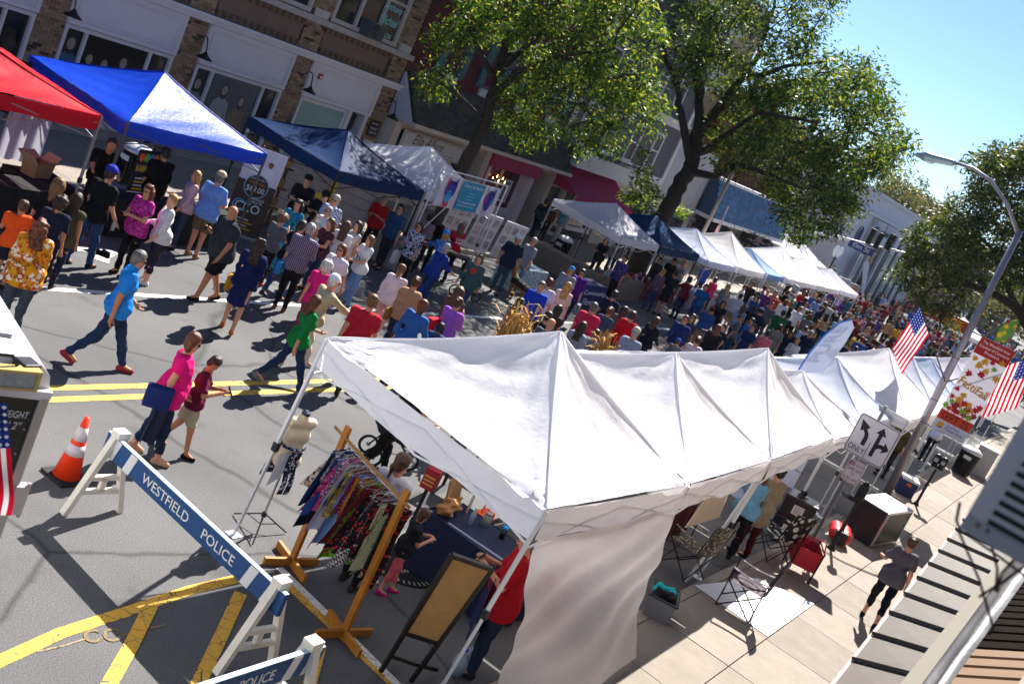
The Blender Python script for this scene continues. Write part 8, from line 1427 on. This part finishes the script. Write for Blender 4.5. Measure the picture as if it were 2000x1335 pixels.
# pet portrait booth
a, b = AY(860, 327, 15.6), AY(992, 364, 15.6); c, d = AY(960, 425, 15.6), AY(832, 396, 15.6); X0, X1 = a.x+.05, b.x; zt, zb = (a.z+b.z)/2, (c.z+d.z)/2
pt = thing('portrait_banner', 'blue and white pet portrait banner on a white pole frame', 'banner', (X0, 15.6, 0)); wpl = M('#d0d2d6', .4)
MB().tube([(0, 0, zt), (X1-X0, 0, zt)], .02, 6).build('top_pole', wpl, pt); [MB().tube([(x, 0, 0), (x, 0, zt)], .025, 6).build('pole', wpl, pt) for x in (0, X1-X0)]; MB().tube([(.05, .02, .9), (.9, .02, zb)], .015, 6).build('brace', wpl, pt)
Wd = X1-X0-.5; MB().grid(lambda u, v: (.25+Wd*u, -.012-.02*math.sin(u*9)*v, zt-.12-(zt-zb-.12)*v), 20, 8).build('sheet', M('#d0d0da', .7, trans=.2), pt, True); bz = lambda v: zt-.12-(zt-zb-.12)*v
MB().box((.25+Wd*.32, -.05, bz(.97)), (.25+Wd*.7, -.045, bz(.04))).build('teal_panel', M('#1688b0', .6), pt); text('Cartoon Your Memories', (.25+Wd*.35, -.053, bz(.22)), EX, EZ, Wd*.32, .09, M('#d8e4ea'), pt, shear=.2); text('The resemblance of the', (.25+Wd*.35, -.053, bz(.74)), EX, EZ, Wd*.3, .06, M('#d8e4ea'), pt, shear=.2); text('animal you so love', (.25+Wd*.35, -.053, bz(.86)), EX, EZ, Wd*.27, .06, M('#d8e4ea'), pt, shear=.2); [MB().box((.25+Wd*.45, -.053, bz(.4+.1*k)), (.25+Wd*.57, -.05, bz(.385+.1*k))).build('printed_line', M('#9accd8'), pt) for k in range(3)]
for cx, pal in ((.25+Wd*.16, ('#3a1c8a', '#6a28b0', '#1c3cb8', '#c01c5c', '#2a9cd0')), (.25+Wd*.84, ('#2a1c70', '#8a2ab0', '#2060c8', '#b8a8d8', '#1c2c90'))):
    m_ = (bz(0)+bz(1))/2; hh = (zt-zb)*.42
    for nm, pts, c in (('ear', [(-.5, .3), (-.42, .95), (-.12, .62)], pal[3]), ('ear', [(.5, .3), (.42, .95), (.12, .62)], pal[2]), ('head', [(.5*math.cos(x), .15+.58*math.sin(x)) for x in np.linspace(0, 6.28, 18)[:-1]], pal[0]), ('muzzle', [(.32*math.cos(x), -.25+.42*math.sin(x)) for x in np.linspace(0, 6.28, 14)[:-1]], pal[4]), ('cheek', [(-.28+.16*math.cos(x), .1+.3*math.sin(x)) for x in np.linspace(0, 6.28, 12)[:-1]], pal[1]), ('cheek', [(.28+.16*math.cos(x), .1+.3*math.sin(x)) for x in np.linspace(0, 6.28, 12)[:-1]], pal[2]), ('eye', [(-.2+.08*math.cos(x), .18+.08*math.sin(x)) for x in np.linspace(0, 6.28, 10)[:-1]], '#0c0c20'), ('eye', [(.2+.08*math.cos(x), .18+.08*math.sin(x)) for x in np.linspace(0, 6.28, 10)[:-1]], '#0c0c20'), ('nose', [(-.1, -.02), (.1, -.02), (.0, -.16)], '#10103a'), ('chest', [(-.3, -.6), (.3, -.6), (.2, -.95), (-.2, -.95)], pal[3])):
        pt_ = [(cx+x*hh*1.1, -.05-.001*('head muzzle cheek eye nose'.split().index(nm) if nm in 'head muzzle cheek eye nose'.split() else 0)*2, m_+z*hh*1.05) for x, z in pts]; MB().prism(pt_, (0, .0015, 0)).build('painted_'+nm, M(c, .6), pt)
# drawings board
for k in range(3):
    bd = thing('drawing_board', ['left', 'middle', 'right'][k]+' white board of portrait drawings under the pet banner', 'board', (26.3+.75*k, 17.2-.5*k, .55), -.5, 'boards of drawings'); MB().bbox((-.4, -.02, 0), (.4, .02, 1.2), .01, R=Matrix.Rotation(.15, 3, 'X')).build('board', M('#c9c6cc', .7), bd)
    for i in range(3):
        for j in range(3): MB().box((-.25+.25*i-.09, -.026, .25+.36*j-.12), (-.25+.25*i+.09, -.021, .25+.36*j+.12), R=Matrix.Rotation(.15, 3, 'X')).build('drawing', M(('#b5adab', '#a89c9c', '#c2b8b2', '#9c9096')[(i*3+j+k) % 4], .8, var=.7, vs=22), bd)
clothtable(26.8, 28.6, 14.9, 15.6, 'small table with pale blue patterned cloth under the pet banner', pattern('floral', ['#8fa8b4', '#5a7a8a', '#b9c8d0'], 20))
# flower banner table and jewellery stalls
fbn = clothtable(29.9, 31.6, 14.3, 15.0, 'table fronted by the navy community flower banner', M('#10185c', .7)); text('Community', (-.78, -.42, .42), EX, EZ, 1.5, .2, M('#c9d0e4'), fbn, ext=.01); text('Flowers', (-.6, -.42, .12), EX, EZ, 1.1, .22, M('#c9d0e4'), fbn, ext=.01)
for k, (x, y, c) in enumerate(((30.5, 17.0, 'grey folding chair behind the bearded man'), (32.2, 16.2, 'grey folding chair beside the grey haired man'))):
    ch = thing('folding_chair', c, 'chair', (x, y, 0), .5+k, 'grey folding chairs'); g_ = M('#55575e', .4, .4); MB().bbox((-.2, -.2, .43), (.2, .2, .46), .01).build('seat', g_, ch); MB().bbox((-.22, -.2, .65), (-.2, .2, .9), .01).build('backrest', g_, ch)
    for yy in (-.2, .2): MB().tube([(.2, yy, 0), (-.22, yy, .9)], .012, 6).build('leg', g_, ch); MB().tube([(-.22, yy, 0), (.15, yy, .45)], .012, 6).build('leg', g_, ch)
tan = M('#7d7064', .85, var=.1); clothtable(32.9, 36.6, 15.3, 16.0, 'long tan cloth jewellery table under the white tent', tan); clothtable(33.0, 33.7, 16.2, 18.2, 'tan cloth side table under the white tent', tan); clothtable(37.2, 40.6, 15.6, 16.4, 'dark red cloth table under the navy blue tent', M('#5c0c24', .8))
rn = random.Random(9); seen = set()
for k in range(46):
    x = rn.uniform(33.1, 36.5) if k < 34 else rn.uniform(37.4, 40.4); y = rn.uniform(15.4, 15.9) if k < 34 else rn.uniform(15.8, 16.3)
    kd = ('glass jar', 'small gift box', 'trinket bowl', 'candle tin', 'card stand')[k % 5]; cc, cnm = rn.choice((('#8a2a3a', 'wine'), ('#c9c4bc', 'white'), ('#2a5a8a', 'blue'), ('#3a7a5a', 'green'), ('#b08a2c', 'gold'), ('#6a3a7a', 'purple'), ('#b8b8c0', 'silver'), ('#c05a2c', 'orange')))
    while (kd, cnm, k < 34) in seen: cc, cnm = rn.choice((('#8a2a3a', 'wine'), ('#c9c4bc', 'white'), ('#2a5a8a', 'blue'), ('#3a7a5a', 'green'), ('#b08a2c', 'gold'), ('#6a3a7a', 'purple'), ('#b8b8c0', 'silver'), ('#c05a2c', 'orange')))
    seen.add((kd, cnm, k < 34)); o_ = MB(); s_ = rn.uniform(.05, .1)
    if k % 5 in (0, 3): o_.lathe([(0, 0), (s_*.7, 0), (s_*.75, s_*1.6), (s_*.5, s_*1.9), (0, s_*1.9)], n=10)
    elif k % 5 == 2: o_.lathe([(0, 0), (s_*.5, 0), (s_*1.1, s_*.8), (s_*.95, s_*.8), (s_*.4, s_*.2), (0, s_*.2)], n=12)
    else: o_.bbox((-s_, -s_*.7, 0), (s_, s_*.7, s_*1.3), .006)
    o_ = o_.build('stall_item', M(cc, .4, var=.3, vs=25)); o_.location = (x, y, .762); tag(o_, '%s %s on the %s' % (cnm, kd, 'jewellery table under the white tent' if k < 34 else 'dark red table'), 'stall goods', 'small goods on the stall tables')
ivs = clothtable(45.5, 48.4, 14.9, 15.6, 'white cloth table under the tall peaked tent', M('#a9a7ac', .8)); clothtable(52.5, 56.5, 14.8, 15.4, 'long white table under the wide white tent', M('#b0aeb2', .8)); clothtable(41.3, 44.4, 15.2, 15.8, 'pale table under the blue white tent', M('#9aa0b4', .8))
# German shepherd
dg = G(1003, 590); dog = thing('dog', 'black and tan shepherd dog standing by the men near the flower banner', 'dog', (dg.x, dg.y, 0), math.radians(75)); 
pr = [(v3(-.3, 0, .5), v3(.05, 0, .5), .12, .13, (), .06), (v3(.05, 0, .5), v3(.25, 0, .52), .14, .15, (), .06), (v3(.3, 0, .56), v3(.46, 0, .76), .1, .075, (), .06), (v3(.47, 0, .8), v3(.52, 0, .8), .085, .075, (), .03), (v3(.56, 0, .775), v3(.68, 0, .755), .05, .035, (), .03)]
for s_ in (1, -1): pr += [(v3(.46, s_*.05, .86), v3(.455, s_*.06, .95), .03, .012, (), .02), (v3(.24, s_*.08, .45), v3(.24, s_*.085, .24), .06, .032, (), .04), (v3(.24, s_*.085, .24), v3(.235, s_*.085, .05), .03, .026, (), .02), (v3(.23, s_*.085, .03), v3(.29, s_*.085, .02), .028, .024, (), .02), (v3(-.3, s_*.08, .48), v3(-.24, s_*.09, .3), .095, .055, (), .05), (v3(-.24, s_*.09, .3), v3(-.4, s_*.09, .19), .048, .03, (), .03), (v3(-.4, s_*.09, .19), v3(-.37, s_*.09, .04), .028, .025, (), .02), (v3(-.37, s_*.09, .03), v3(-.3, s_*.09, .02), .027, .023, (), .02)]
pr += [(v3(-.4, 0, .5), v3(-.55, .02, .35), .05, .06, (), .04), (v3(-.55, .02, .35), v3(-.62, .05, .18), .06, .03, (), .04)]
V, F = surf(pr, .017, .04, (.004, 70, 1)); fc = V[F].mean(1); mi = np.where((fc[:, 2] > .47) & (fc[:, 0] < .3) & (fc[:, 0] > -.45) | ((fc[:, 0] > .55)), 0, 1); ob('body', npmesh('body', V, F, [M('#14100d', .8, var=.3, vs=30), M('#8a5c30', .85, var=.35, vs=18)], None, mi), dog)
# ---- poles, lamps and signals towards the corner
gp = thing('utility_pole', 'plain grey metal pole rising beside the big tree', 'pole', (47.6, 18.4, ZP)); MB().tube([(0, 0, 0), (0, 0, 6.2)], [.1, .08], 12).build('pole', M('#9a948c', .6, .2, var=.15), gp, True)
q = AY(1601, 560, 18.4); lp = thing('twin_lamp_post', 'black twin globe lamp post with hanging flower basket', 'street lamp', (q.x, 18.4, ZP)); lk = M('#101216', .45, .3); top = AY(1606, 487, 18.4).z
MB().lathe([(0, 0), (.16, 0), (.1, .3), (.06, .5), (.05, top-.3), (0, top-.3)], n=14).build('post', lk, lp, True); MB().tube([(-.5, 0, top-.35), (0, 0, top-.45), (.5, 0, top-.35)], .04, 8).build('crossarm', lk, lp)
for s_ in (-.5, .5): MB().lathe([(.06, -.35), (.1, -.25), (.12, -.15), (.2, .05), (.16, .3), (.06, .42), (0, .46)], (s_, 0, top), 12).build('globe', M('#d6dbe0', .25, trans=.4), lp, True)
fbk = thing('flower_basket', 'green plant basket hanging on the twin globe lamp post', 'plant', (q.x, 18.2, top-.9)); lf = MB(); rn = random.Random(4)
for k in range(220): p = Vector((rn.gauss(0, .26), rn.gauss(0, .2), rn.gauss(0, .16))); d_ = Vector((rn.gauss(0, 1), rn.gauss(0, 1), rn.gauss(0, .6))).normalized()*.1; s_ = d_.cross(EZ).normalized()*.04; lf.add([p, p+d_*.5+s_, p+d_, p+d_*.5-s_], [(0, 1, 2, 3)])
tag(lf.build('leaves', M('#3f6a24', .7, trans=.3), fbk), kind='stuff'); MB().lathe([(0, -.25), (.15, -.2), (.25, 0), (0, 0)], n=12).build('basket', M('#3a2a1c', .9), fbk)
MX = 80.0
mt_ = thing('signal_mast', 'pale traffic signal mast arm reaching over the crossing', 'signal mast', (74.9, 17.9, ZP)); base = Vector((74.9, 17.9, ZP)); pp_ = [AX(x, y, 75.0)-base for x, y in ((1560, 448), (1640, 462), (1700, 478), (1770, 494))]; p2 = [AX(x, y, 75.0)-base for x, y in ((1590, 455), (1660, 470), (1750, 488))]
MB().tube([(0, 0, 0), (0, .1, pp_[0].z+.3)], .12, 12).build('pole', M('#a9aab0', .4, .4), mt_, True); MB().tube(pp_, .06, 8).build('mast_arm', M('#cfd0d6', .4, .3), mt_); MB().tube(p2, .045, 8).build('brace_arm', M('#cfd0d6', .4, .3), mt_)
for k, (x, y, lb_) in enumerate(((1702, 462, 'left black traffic signal on the mast arm'), (1716, 470, 'middle black traffic signal on the mast arm'), (1738, 472, 'right black traffic signal on the mast arm'), (1775, 495, 'black traffic signal hanging at the mast arm end'))):
    p = AX(x, y, 74.6); t = thing('traffic_signal', lb_, 'traffic light', p, .3*k, 'traffic signals over the crossing'); MB().bbox((-.17, -.17, -.55), (.17, .17, .55), .03).build('housing', lk, t)
    for j in range(3): MB().tube([(-.17, 0, -.36+.36*j), (-.34, 0, -.36+.36*j)], .13, 10, cap=False).build('visor', lk, t); MB().ball((-.17, 0, -.36+.36*j), .11, sc=(.3, 1, 1)).build('lens', M(('#123a24', '#4a3a12', '#4a1414')[j], .2), t)
p = AX(1735, 440, 75); MB().tube([(0, 0, 0), (.0, -.1, -.9)], .03, 6).build('vehicle_detector', lk); o_ = COL.objects['vehicle_detector']; o_.location = p; tag(o_, 'small dark camera stalk above the traffic signals', 'camera')
p = AX(1682, 484, 74.7); es_ = thing('street_name_sign', 'dark blue street name sign on the signal mast', 'sign', p); MB().bbox((0, -.9, -.25), (.03, .9, .25), .01, R=Matrix.Rotation(-.0, 3, 'X')).build('plate', M('#12306c', .5), es_); text('Elm St', (-.003, .6, -.13), (0, -1, 0), EZ, 1.2, .3, M('#d0d6e4'), es_)
for k, (x, y) in enumerate(((1641, 563), (1662, 574))): p = AY(x, y, 16.5); m_ = thing('menu_board', ['left', 'right'][k]+' framed menu board over the food stall', 'sign', (p.x, p.y, p.z-.5), -.4, 'menu boards over the food stall'); MB().bbox((-.55, -.04, 0), (.55, .04, 1.2), .02).build('frame', M('#b9b8bc', .5), m_); MB().box((-.47, -.05, .08), (.47, -.041, 1.12)).build('menu', M(('#8a90a0', '#b09a78')[k], .6, var=.4, vs=5), m_); [MB().box((-.4, -.056, .2+.16*j), (.35, -.051, .28+.16*j)).build('printed_line', M(('#7a2a3a', '#a0341c')[k]), m_) for j in range(5)]; MB().tube([(0, 0, 0), (0, 0, .05-p.z+.5)], .03, 6).build('post', steel(), m_)
for k, (x, y) in enumerate(((1548, 575), (1612, 622), (1605, 592))): p = G(x, y, 1.5); m_ = thing('sandwich_sign', ['pale lettered sign on a pole before the wide white tent', 'white lettered sign board in front of the food stall', 'tall white post beside the food stall'][k], 'sign', (p.x, p.y, 0), -.9); MB().bbox((-.03, -.35 if k < 2 else -.08, .8 if k < 2 else 0), (.03, .35 if k < 2 else .08, 2.0), .01).build('board', M('#a9acb8', .6), m_); MB().tube([(0, 0, 0), (0, 0, .8)], .03, 6).build('post', steel(), m_); [MB().box((-.036, -.25, 1.0+.2*j), (-.031, .25, 1.1+.2*j)).build('printed_line', M('#6a3a44'), m_) for j in range(4)] if k < 2 else None
p = AX(1805, 600, 66); z_ = thing('food_stall_sign', 'orange food stall sign with yellow lettering above the crowd', 'sign', p); MB().bbox((0, -2.6, -.4), (.08, 0, .3), .02).build('board', M('#c23a14', .5), z_); text('ZEPPOLE', (-.004, -.15, -.25), (0, -1, 0), EZ, 2.2, .42, M('#e8c23c'), z_)
# ================================================================== trees
def leafmesh(C, n_per, rad, L, Wd, rng, droop=.5, squash=.75):
    """leaf-sized faces around clump centres; C (k,3)"""
    k = len(C); N = k*n_per; c = np.repeat(C, n_per, 0); r_ = np.repeat(rad, n_per)[:, None]
    d = rng.normal(size=(N, 3)); d /= np.linalg.norm(d, axis=1)[:, None]; p = c+d*(r_*rng.random((N, 1))**.55)*np.array([1, 1, squash])
    ax = rng.normal(size=(N, 3))*np.array([1, 1, .6])+d*.5; ax[:, 2] -= droop; ax /= np.linalg.norm(ax, axis=1)[:, None]
    s = np.cross(ax, rng.normal(size=(N, 3))); s /= np.linalg.norm(s, axis=1)[:, None]+1e-9; ll = L*rng.uniform(.6, 1.3, (N, 1)); ww = Wd*rng.uniform(.7, 1.3, (N, 1))
    nn = np.cross(ax, s); V = np.stack([p, p+ax*ll*.45+s*ww*.5+nn*ww*.12, p+ax*ll, p+ax*ll*.45-s*ww*.5+nn*ww*.12], 1).reshape(-1, 3)
    return V, np.arange(N*4).reshape(N, 4)
def leaf_mat(c1, c2, c3, tr=.45):
    m = bpy.data.materials.new('m_leaves'); m.use_nodes = True; n = m.node_tree.nodes; l = m.node_tree.links; b = n['Principled BSDF']; b.inputs['Roughness'].default_value = .5; b.inputs['Specular IOR Level'].default_value = .22
    ge = n.new('ShaderNodeNewGeometry'); r = n.new('ShaderNodeValToRGB'); e = r.color_ramp.elements; e[0].color = (*lin(c1), 1); e[1].color = (*lin(c3), 1); x = e.new(.6); x.color = (*lin(c2), 1); e[1].position = .6; e[2].position = 1.0
    e[1].color = (*lin(c2), 1); e[2].color = (*lin(c3), 1); l.new(ge.outputs['Random Per Island'], r.inputs[0]); l.new(r.outputs[0], b.inputs['Base Color'])
    ts = n.new('ShaderNodeBsdfTranslucent'); hs = n.new('ShaderNodeHueSaturation'); hs.inputs['Value'].default_value = 1.5; hs.inputs['Hue'].default_value = .475; l.new(r.outputs[0], hs.inputs['Color']); l.new(hs.outputs[0], ts.inputs[0])
    mx = n.new('ShaderNodeMixShader'); mx.inputs[0].default_value = tr; l.new(b.outputs[0], mx.inputs[1]); l.new(ts.outputs[0], mx.inputs[2]); l.new(mx.outputs[0], n['Material Output'].inputs[0]); return m
bark = M('#2e2722', .95, var=.35, vs=9, bump=.8, bs=14)
def npobj(name, V, F, mat, parent, kind=None):
    me = bpy.data.meshes.new(name); me.vertices.add(len(V)); me.vertices.foreach_set('co', V.astype(np.float32).ravel()); me.loops.add(F.size); me.loops.foreach_set('vertex_index', F.astype(np.int32).ravel()); me.polygons.add(len(F)); me.polygons.foreach_set('loop_start', np.arange(len(F), dtype=np.int32)*F.shape[1]); me.update(calc_edges=True); me.materials.append(mat); o = ob(name, me, parent); return tag(o, kind=kind) if kind else o
def inpoly(p, P):
    c = False; j = len(P)-1
    for i in range(len(P)):
        if (P[i][1] > p[1]) != (P[j][1] > p[1]) and p[0] < (P[j][0]-P[i][0])*(p[1]-P[i][1])/(P[j][1]-P[i][1])+P[i][0]: c = not c
        j = i
    return c
def big_tree(label, base, limbs, polys, n_per, L, Wd, mat, spread, seed, gap=.0, name='street_tree', crad=(.5, .95)):
    """limbs: paths of (px, py, depth offset, radius) near the trunk; polys: silhouette areas (poly, clumps) filled through the depth of the crown"""
    base = Vector(base); t = thing(name, label, 'tree', base); rng = np.random.default_rng(seed); rn = random.Random(seed)
    hd = math.hypot(base.x, base.y)
    def at(px, py, off):          # point at the trunk's own distance (+off metres) along the street view
        d = ray(px, py); k = (hd+off)/math.hypot(d[0], d[1]); return Vector((d[0]*k, d[1]*k, H+d[2]*k))
    nodes = []; tr_ = None
    for i, lb in enumerate(limbs):
        P = [at(*q[:3]) for q in lb]; R_ = [q[3] for q in lb]
        if i == 0: P = [Vector((base.x, base.y, -.05))]+P; R_ = [R_[0]*1.35]+R_
        PP, RR = [], []
        for k in range(len(P)-1):
            for f in np.linspace(0, 1, 5)[:-1]: PP.append(P[k].lerp(P[k+1], f)+Vector((rn.gauss(0, .05), rn.gauss(0, .05), 0))*(k > 0)); RR.append(R_[k]*(1-f)+R_[k+1]*f)
        PP.append(P[-1]); RR.append(R_[-1]); o_ = MB().tube([p-base for p in PP], RR, 10 if i else 16).build('trunk' if i == 0 else 'limb', bark, t if i == 0 else tr_, True)
        if i == 0: tr_ = o_
        nodes += [(p, r_) for p, r_ in zip(PP, RR)][4 if i == 0 else 1:]
    C, Rd = [], []
    for poly, cnt, sp in polys:
        xs = [p[0] for p in poly]; ys = [p[1] for p in poly]; k = 0; tries = 0
        while k < cnt and tries < cnt*60:
            tries += 1; p = (rn.uniform(min(xs), max(xs)), rn.uniform(min(ys), max(ys)))
            if not inpoly(p, poly): continue
            w = at(p[0], p[1], rn.uniform(-1, 1)*sp); C.append(w); Rd.append(rn.uniform(*crad)); k += 1
    tw = MB(); nodeP = np.array([n_[0] for n_ in nodes]); cand = list(range(len(nodes)))
    for c in sorted(C, key=lambda c: min((nodeP-np.array(c))**2 @ np.ones(3))):
        dd = ((nodeP-np.array(c))**2).sum(1); i = int(dd.argmin()); a = Vector(nodeP[i]); mid = a.lerp(c, .5)+Vector((rn.gauss(0, .15), rn.gauss(0, .15), rn.uniform(0, .25)))
        tw.tube([a-base, mid-base, c-base], [.035, .022, .008], 5, cap=False); nodeP = np.vstack([nodeP, np.array(mid)[None], np.array(c)[None]])
    tag(tw.build('twigs', bark, tr_), kind='stuff')
    V, F = leafmesh(np.array(C)-np.array(base), n_per, np.array(Rd), L, Wd, rng); cr = npobj('crown', V, F, mat, t, 'stuff'); return t
LG = leaf_mat('#17340e', '#3b6418', '#939c2c')
# tree at the lingerie shop
big_tree('leafy street tree rising in front of the red building', AY(893, 350, 18.2)*1, [
    [(893, 345, 0, .2), (935, 265, 0, .18), (960, 190, 0, .16), (985, 110, .3, .13), (1010, 20, .5, .09)],
    [(955, 200, 0, .12), (1010, 140, -.6, .09), (1090, 110, -1.2, .06), (1200, 95, -1.6, .03)], [(960, 190, 0, .12), (1040, 190, 1.0, .08), (1120, 200, 1.6, .05), (1230, 255, 2.0, .025)],
    [(970, 160, 0, .1), (930, 90, -.6, .07), (900, 20, -1, .04)], [(975, 140, 0, .1), (1060, 60, .8, .07), (1150, 10, 1.2, .05)], [(945, 235, 0, .07), (890, 180, -.8, .04), (835, 150, -1, .02)], [(985, 110, .3, .09), (1060, 90, 2, .07), (1190, 60, 2.6, .04)]],
    [([(870, 0), (1260, -10), (1290, 60), (1280, 150), (1240, 210), (1200, 170), (1060, 170), (1000, 110), (880, 90)], 120, 1.9), ([(990, 150), (1240, 120), (1300, 190), (1280, 250), (1190, 290), (1100, 320), (1040, 280), (985, 215)], 62, 1.6), ([(808, 130), (870, 125), (890, 190), (830, 185)], 7, .6), ([(815, 40), (900, 30), (900, 110), (840, 95)], 9, .8), ([(880, -60), (1290, -120), (1290, 0), (870, 10)], 60, 2.2), ([(975, 215), (1060, 215), (1040, 280), (985, 270)], 10, .8)],
    95, .17, .055, LG, 2, 21, crad=(.35, .62)) if True else None
for o_ in [o for o in COL.objects if o.get('label', '').startswith('leafy street tree')]: pass
# the big tree
big_tree('largest spreading street tree with forked limbs before the clapboard building', Vector((AY(1290, 425, 18.3).x, 18.3, 0)), [
    [(1296, 420, 0, .36), (1318, 375, 0, .33), (1345, 330, 0, .32), (1358, 290, 0, .3), (1365, 240, 0, .22), (1368, 180, .3, .17), (1370, 100, .5, .13), (1380, 20, .5, .08), (1390, -60, .5, .05)],
    [(1350, 325, 0, .2), (1330, 220, -1, .15), (1320, 160, -1.5, .12), (1290, 90, -2, .08), (1280, 20, -2, .05)], [(1360, 270, 0, .2), (1420, 190, .5, .16), (1470, 130, 1, .12), (1500, 50, 1.5, .08), (1520, -20, 1.5, .05)],
    [(1355, 300, 0, .2), (1430, 275, 1, .16), (1530, 275, 1.8, .12), (1620, 285, 2.2, .08), (1710, 300, 2.4, .04)], [(1345, 335, 0, .18), (1400, 345, -1, .14), (1440, 320, -1.5, .12), (1500, 340, -2.2, .08), (1570, 370, -2.6, .04)],
    [(1362, 260, 0, .17), (1440, 160, -1.4, .12), (1530, 130, -2, .08), (1620, 120, -2.4, .04)], [(1430, 185, .6, .12), (1500, 200, 2.5, .09), (1600, 190, 3.2, .05)], [(1350, 310, 0, .12), (1480, 220, -3, .08), (1600, 240, -4, .05)], [(1366, 200, 0, .1), (1340, 80, 1.5, .08), (1330, 0, 2, .04)]],
    [([(1290, -100), (1640, -100), (1645, 20), (1600, 90), (1700, 120), (1730, 180), (1690, 230), (1560, 210), (1420, 150), (1300, 60)], 190, 3.6), ([(1420, 160), (1700, 150), (1745, 210), (1780, 265), (1760, 320), (1700, 340), (1600, 330), (1480, 270), (1400, 230)], 170, 3.4), ([(1500, 300), (1720, 310), (1735, 340), (1690, 370), (1640, 450), (1560, 470), (1520, 410), (1480, 340)], 105, 2.6), ([(1290, 60), (1420, 100), (1420, 190), (1330, 170), (1300, 140)], 26, 2.4), ([(1380, 240), (1490, 260), (1490, 330), (1400, 320)], 26, 2), ([(1420, 430), (1560, 440), (1560, 500), (1510, 490)], 0, 1)],
    80, .24, .075, leaf_mat('#132c0c', '#305716', '#828c28'), 3.5, 22, crad=(.5, .95))
# low sprouts at the foot of the big tree
sp = thing('young_sapling', 'bright green sapling leaves beside the big tree trunk', 'tree', (AY(1262, 420, 18.0).x, 18.0, ZP)); C = np.array([AY(x, y, 18.0+random.uniform(-.4, .4)) for x, y in ((1258, 330), (1250, 350), (1270, 360), (1245, 375), (1262, 385), (1280, 378), (1238, 392), (1268, 405), (1300, 400), (1320, 408), (1332, 415), (1225, 380), (1255, 300))])-np.array(sp.location)
V, F = leafmesh(C, 110, np.full(len(C), .42), .2, .07, np.random.default_rng(2)); npobj('crown', V, F, leaf_mat('#2a4a14', '#54741e', '#93952a'), sp, 'stuff'); MB().tube([(0, 0, 0), (0, 0, 1.6), tuple(C[0])], [.05, .04, .015], 7).build('trunk', bark, sp, True)
# backlit tree at the right, beyond the lamp
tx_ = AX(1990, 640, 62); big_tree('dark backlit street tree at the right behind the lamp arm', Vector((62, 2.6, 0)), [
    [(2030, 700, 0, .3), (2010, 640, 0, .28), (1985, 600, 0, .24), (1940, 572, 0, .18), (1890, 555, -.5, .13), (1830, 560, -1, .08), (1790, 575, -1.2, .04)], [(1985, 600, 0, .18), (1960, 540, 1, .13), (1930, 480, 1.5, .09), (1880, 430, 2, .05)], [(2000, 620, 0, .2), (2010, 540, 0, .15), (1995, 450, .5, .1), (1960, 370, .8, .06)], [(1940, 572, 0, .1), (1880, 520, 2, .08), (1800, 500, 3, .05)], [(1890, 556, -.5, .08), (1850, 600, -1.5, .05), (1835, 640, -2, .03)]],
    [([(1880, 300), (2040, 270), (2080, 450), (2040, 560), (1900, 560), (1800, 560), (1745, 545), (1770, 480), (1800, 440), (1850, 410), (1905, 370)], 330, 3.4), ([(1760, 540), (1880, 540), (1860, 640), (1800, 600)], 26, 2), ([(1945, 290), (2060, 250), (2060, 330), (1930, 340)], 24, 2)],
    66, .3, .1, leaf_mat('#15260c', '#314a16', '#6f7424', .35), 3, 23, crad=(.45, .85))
# trees and greenery at the hazy end of the street
fm_ = leaf_mat('#2a3a1c', '#4a5a28', '#8a7a3a', .3)
for k, (px, py, X, n_, r_) in enumerate(((1742, 380, 125, 30, 3.2), (1768, 395, 130, 26, 3), (1800, 410, 140, 30, 3.4), (1835, 430, 150, 30, 3.4), (1880, 470, 165, 34, 4), (1790, 400, 150, 20, 4), (1905, 500, 150, 34, 4), (1925, 560, 140, 40, 4.2), (1960, 580, 150, 40, 4.5), (1895, 590, 160, 36, 4), (1985, 610, 130, 34, 3.6))):
    c = AX(px, py, X); t = thing('distant_tree', ['low bush of foliage behind the white building roof', 'olive treetop right of the roof dome', 'pale green treetop above the white cornice', 'yellowish treetop past the cornice end', 'tall hazy tree beyond the corner', 'far treetop against the sky', 'hazy green tree left of the lamp pole', 'broad hazy tree behind the lamp pole', 'hazy tree above the crowd at right', 'dim tree behind the food stall sign', 'rightmost hazy tree at the frame edge'][k], 'tree', (c.x, c.y, 0), 0, 'trees at the far end'); rng = np.random.default_rng(40+k)
    C = rng.normal(size=(n_, 3))*np.array([r_*.5, r_*.5, r_*.4])+np.array([0, 0, max(c.z, 2.5)]); V, F = leafmesh(C, 90, np.full(n_, 1.2), .42, .2, rng); npobj('crown', V, F, fm_, t, 'stuff'); MB().tube([(0, 0, 0), (0, 0, max(c.z, 2.5))], [.3, .12], 8).build('trunk', bark, t)
# the air between here and the street's end
hz = MB().box((-12, -14, -1.04), (230, 70, 16.5)).build('haze', None); hz.data.materials.clear(); hm = bpy.data.materials.new('m_haze'); hm.use_nodes = True; n = hm.node_tree.nodes; n.clear(); o_ = n.new('ShaderNodeOutputMaterial'); v = n.new('ShaderNodeVolumePrincipled'); v.inputs['Color'].default_value = (.85, .9, 1, 1); v.inputs['Density'].default_value = .00012; hm.node_tree.links.new(v.outputs[0], o_.inputs['Volume']); hz.data.materials.append(hm); tag(hz, kind='stuff')
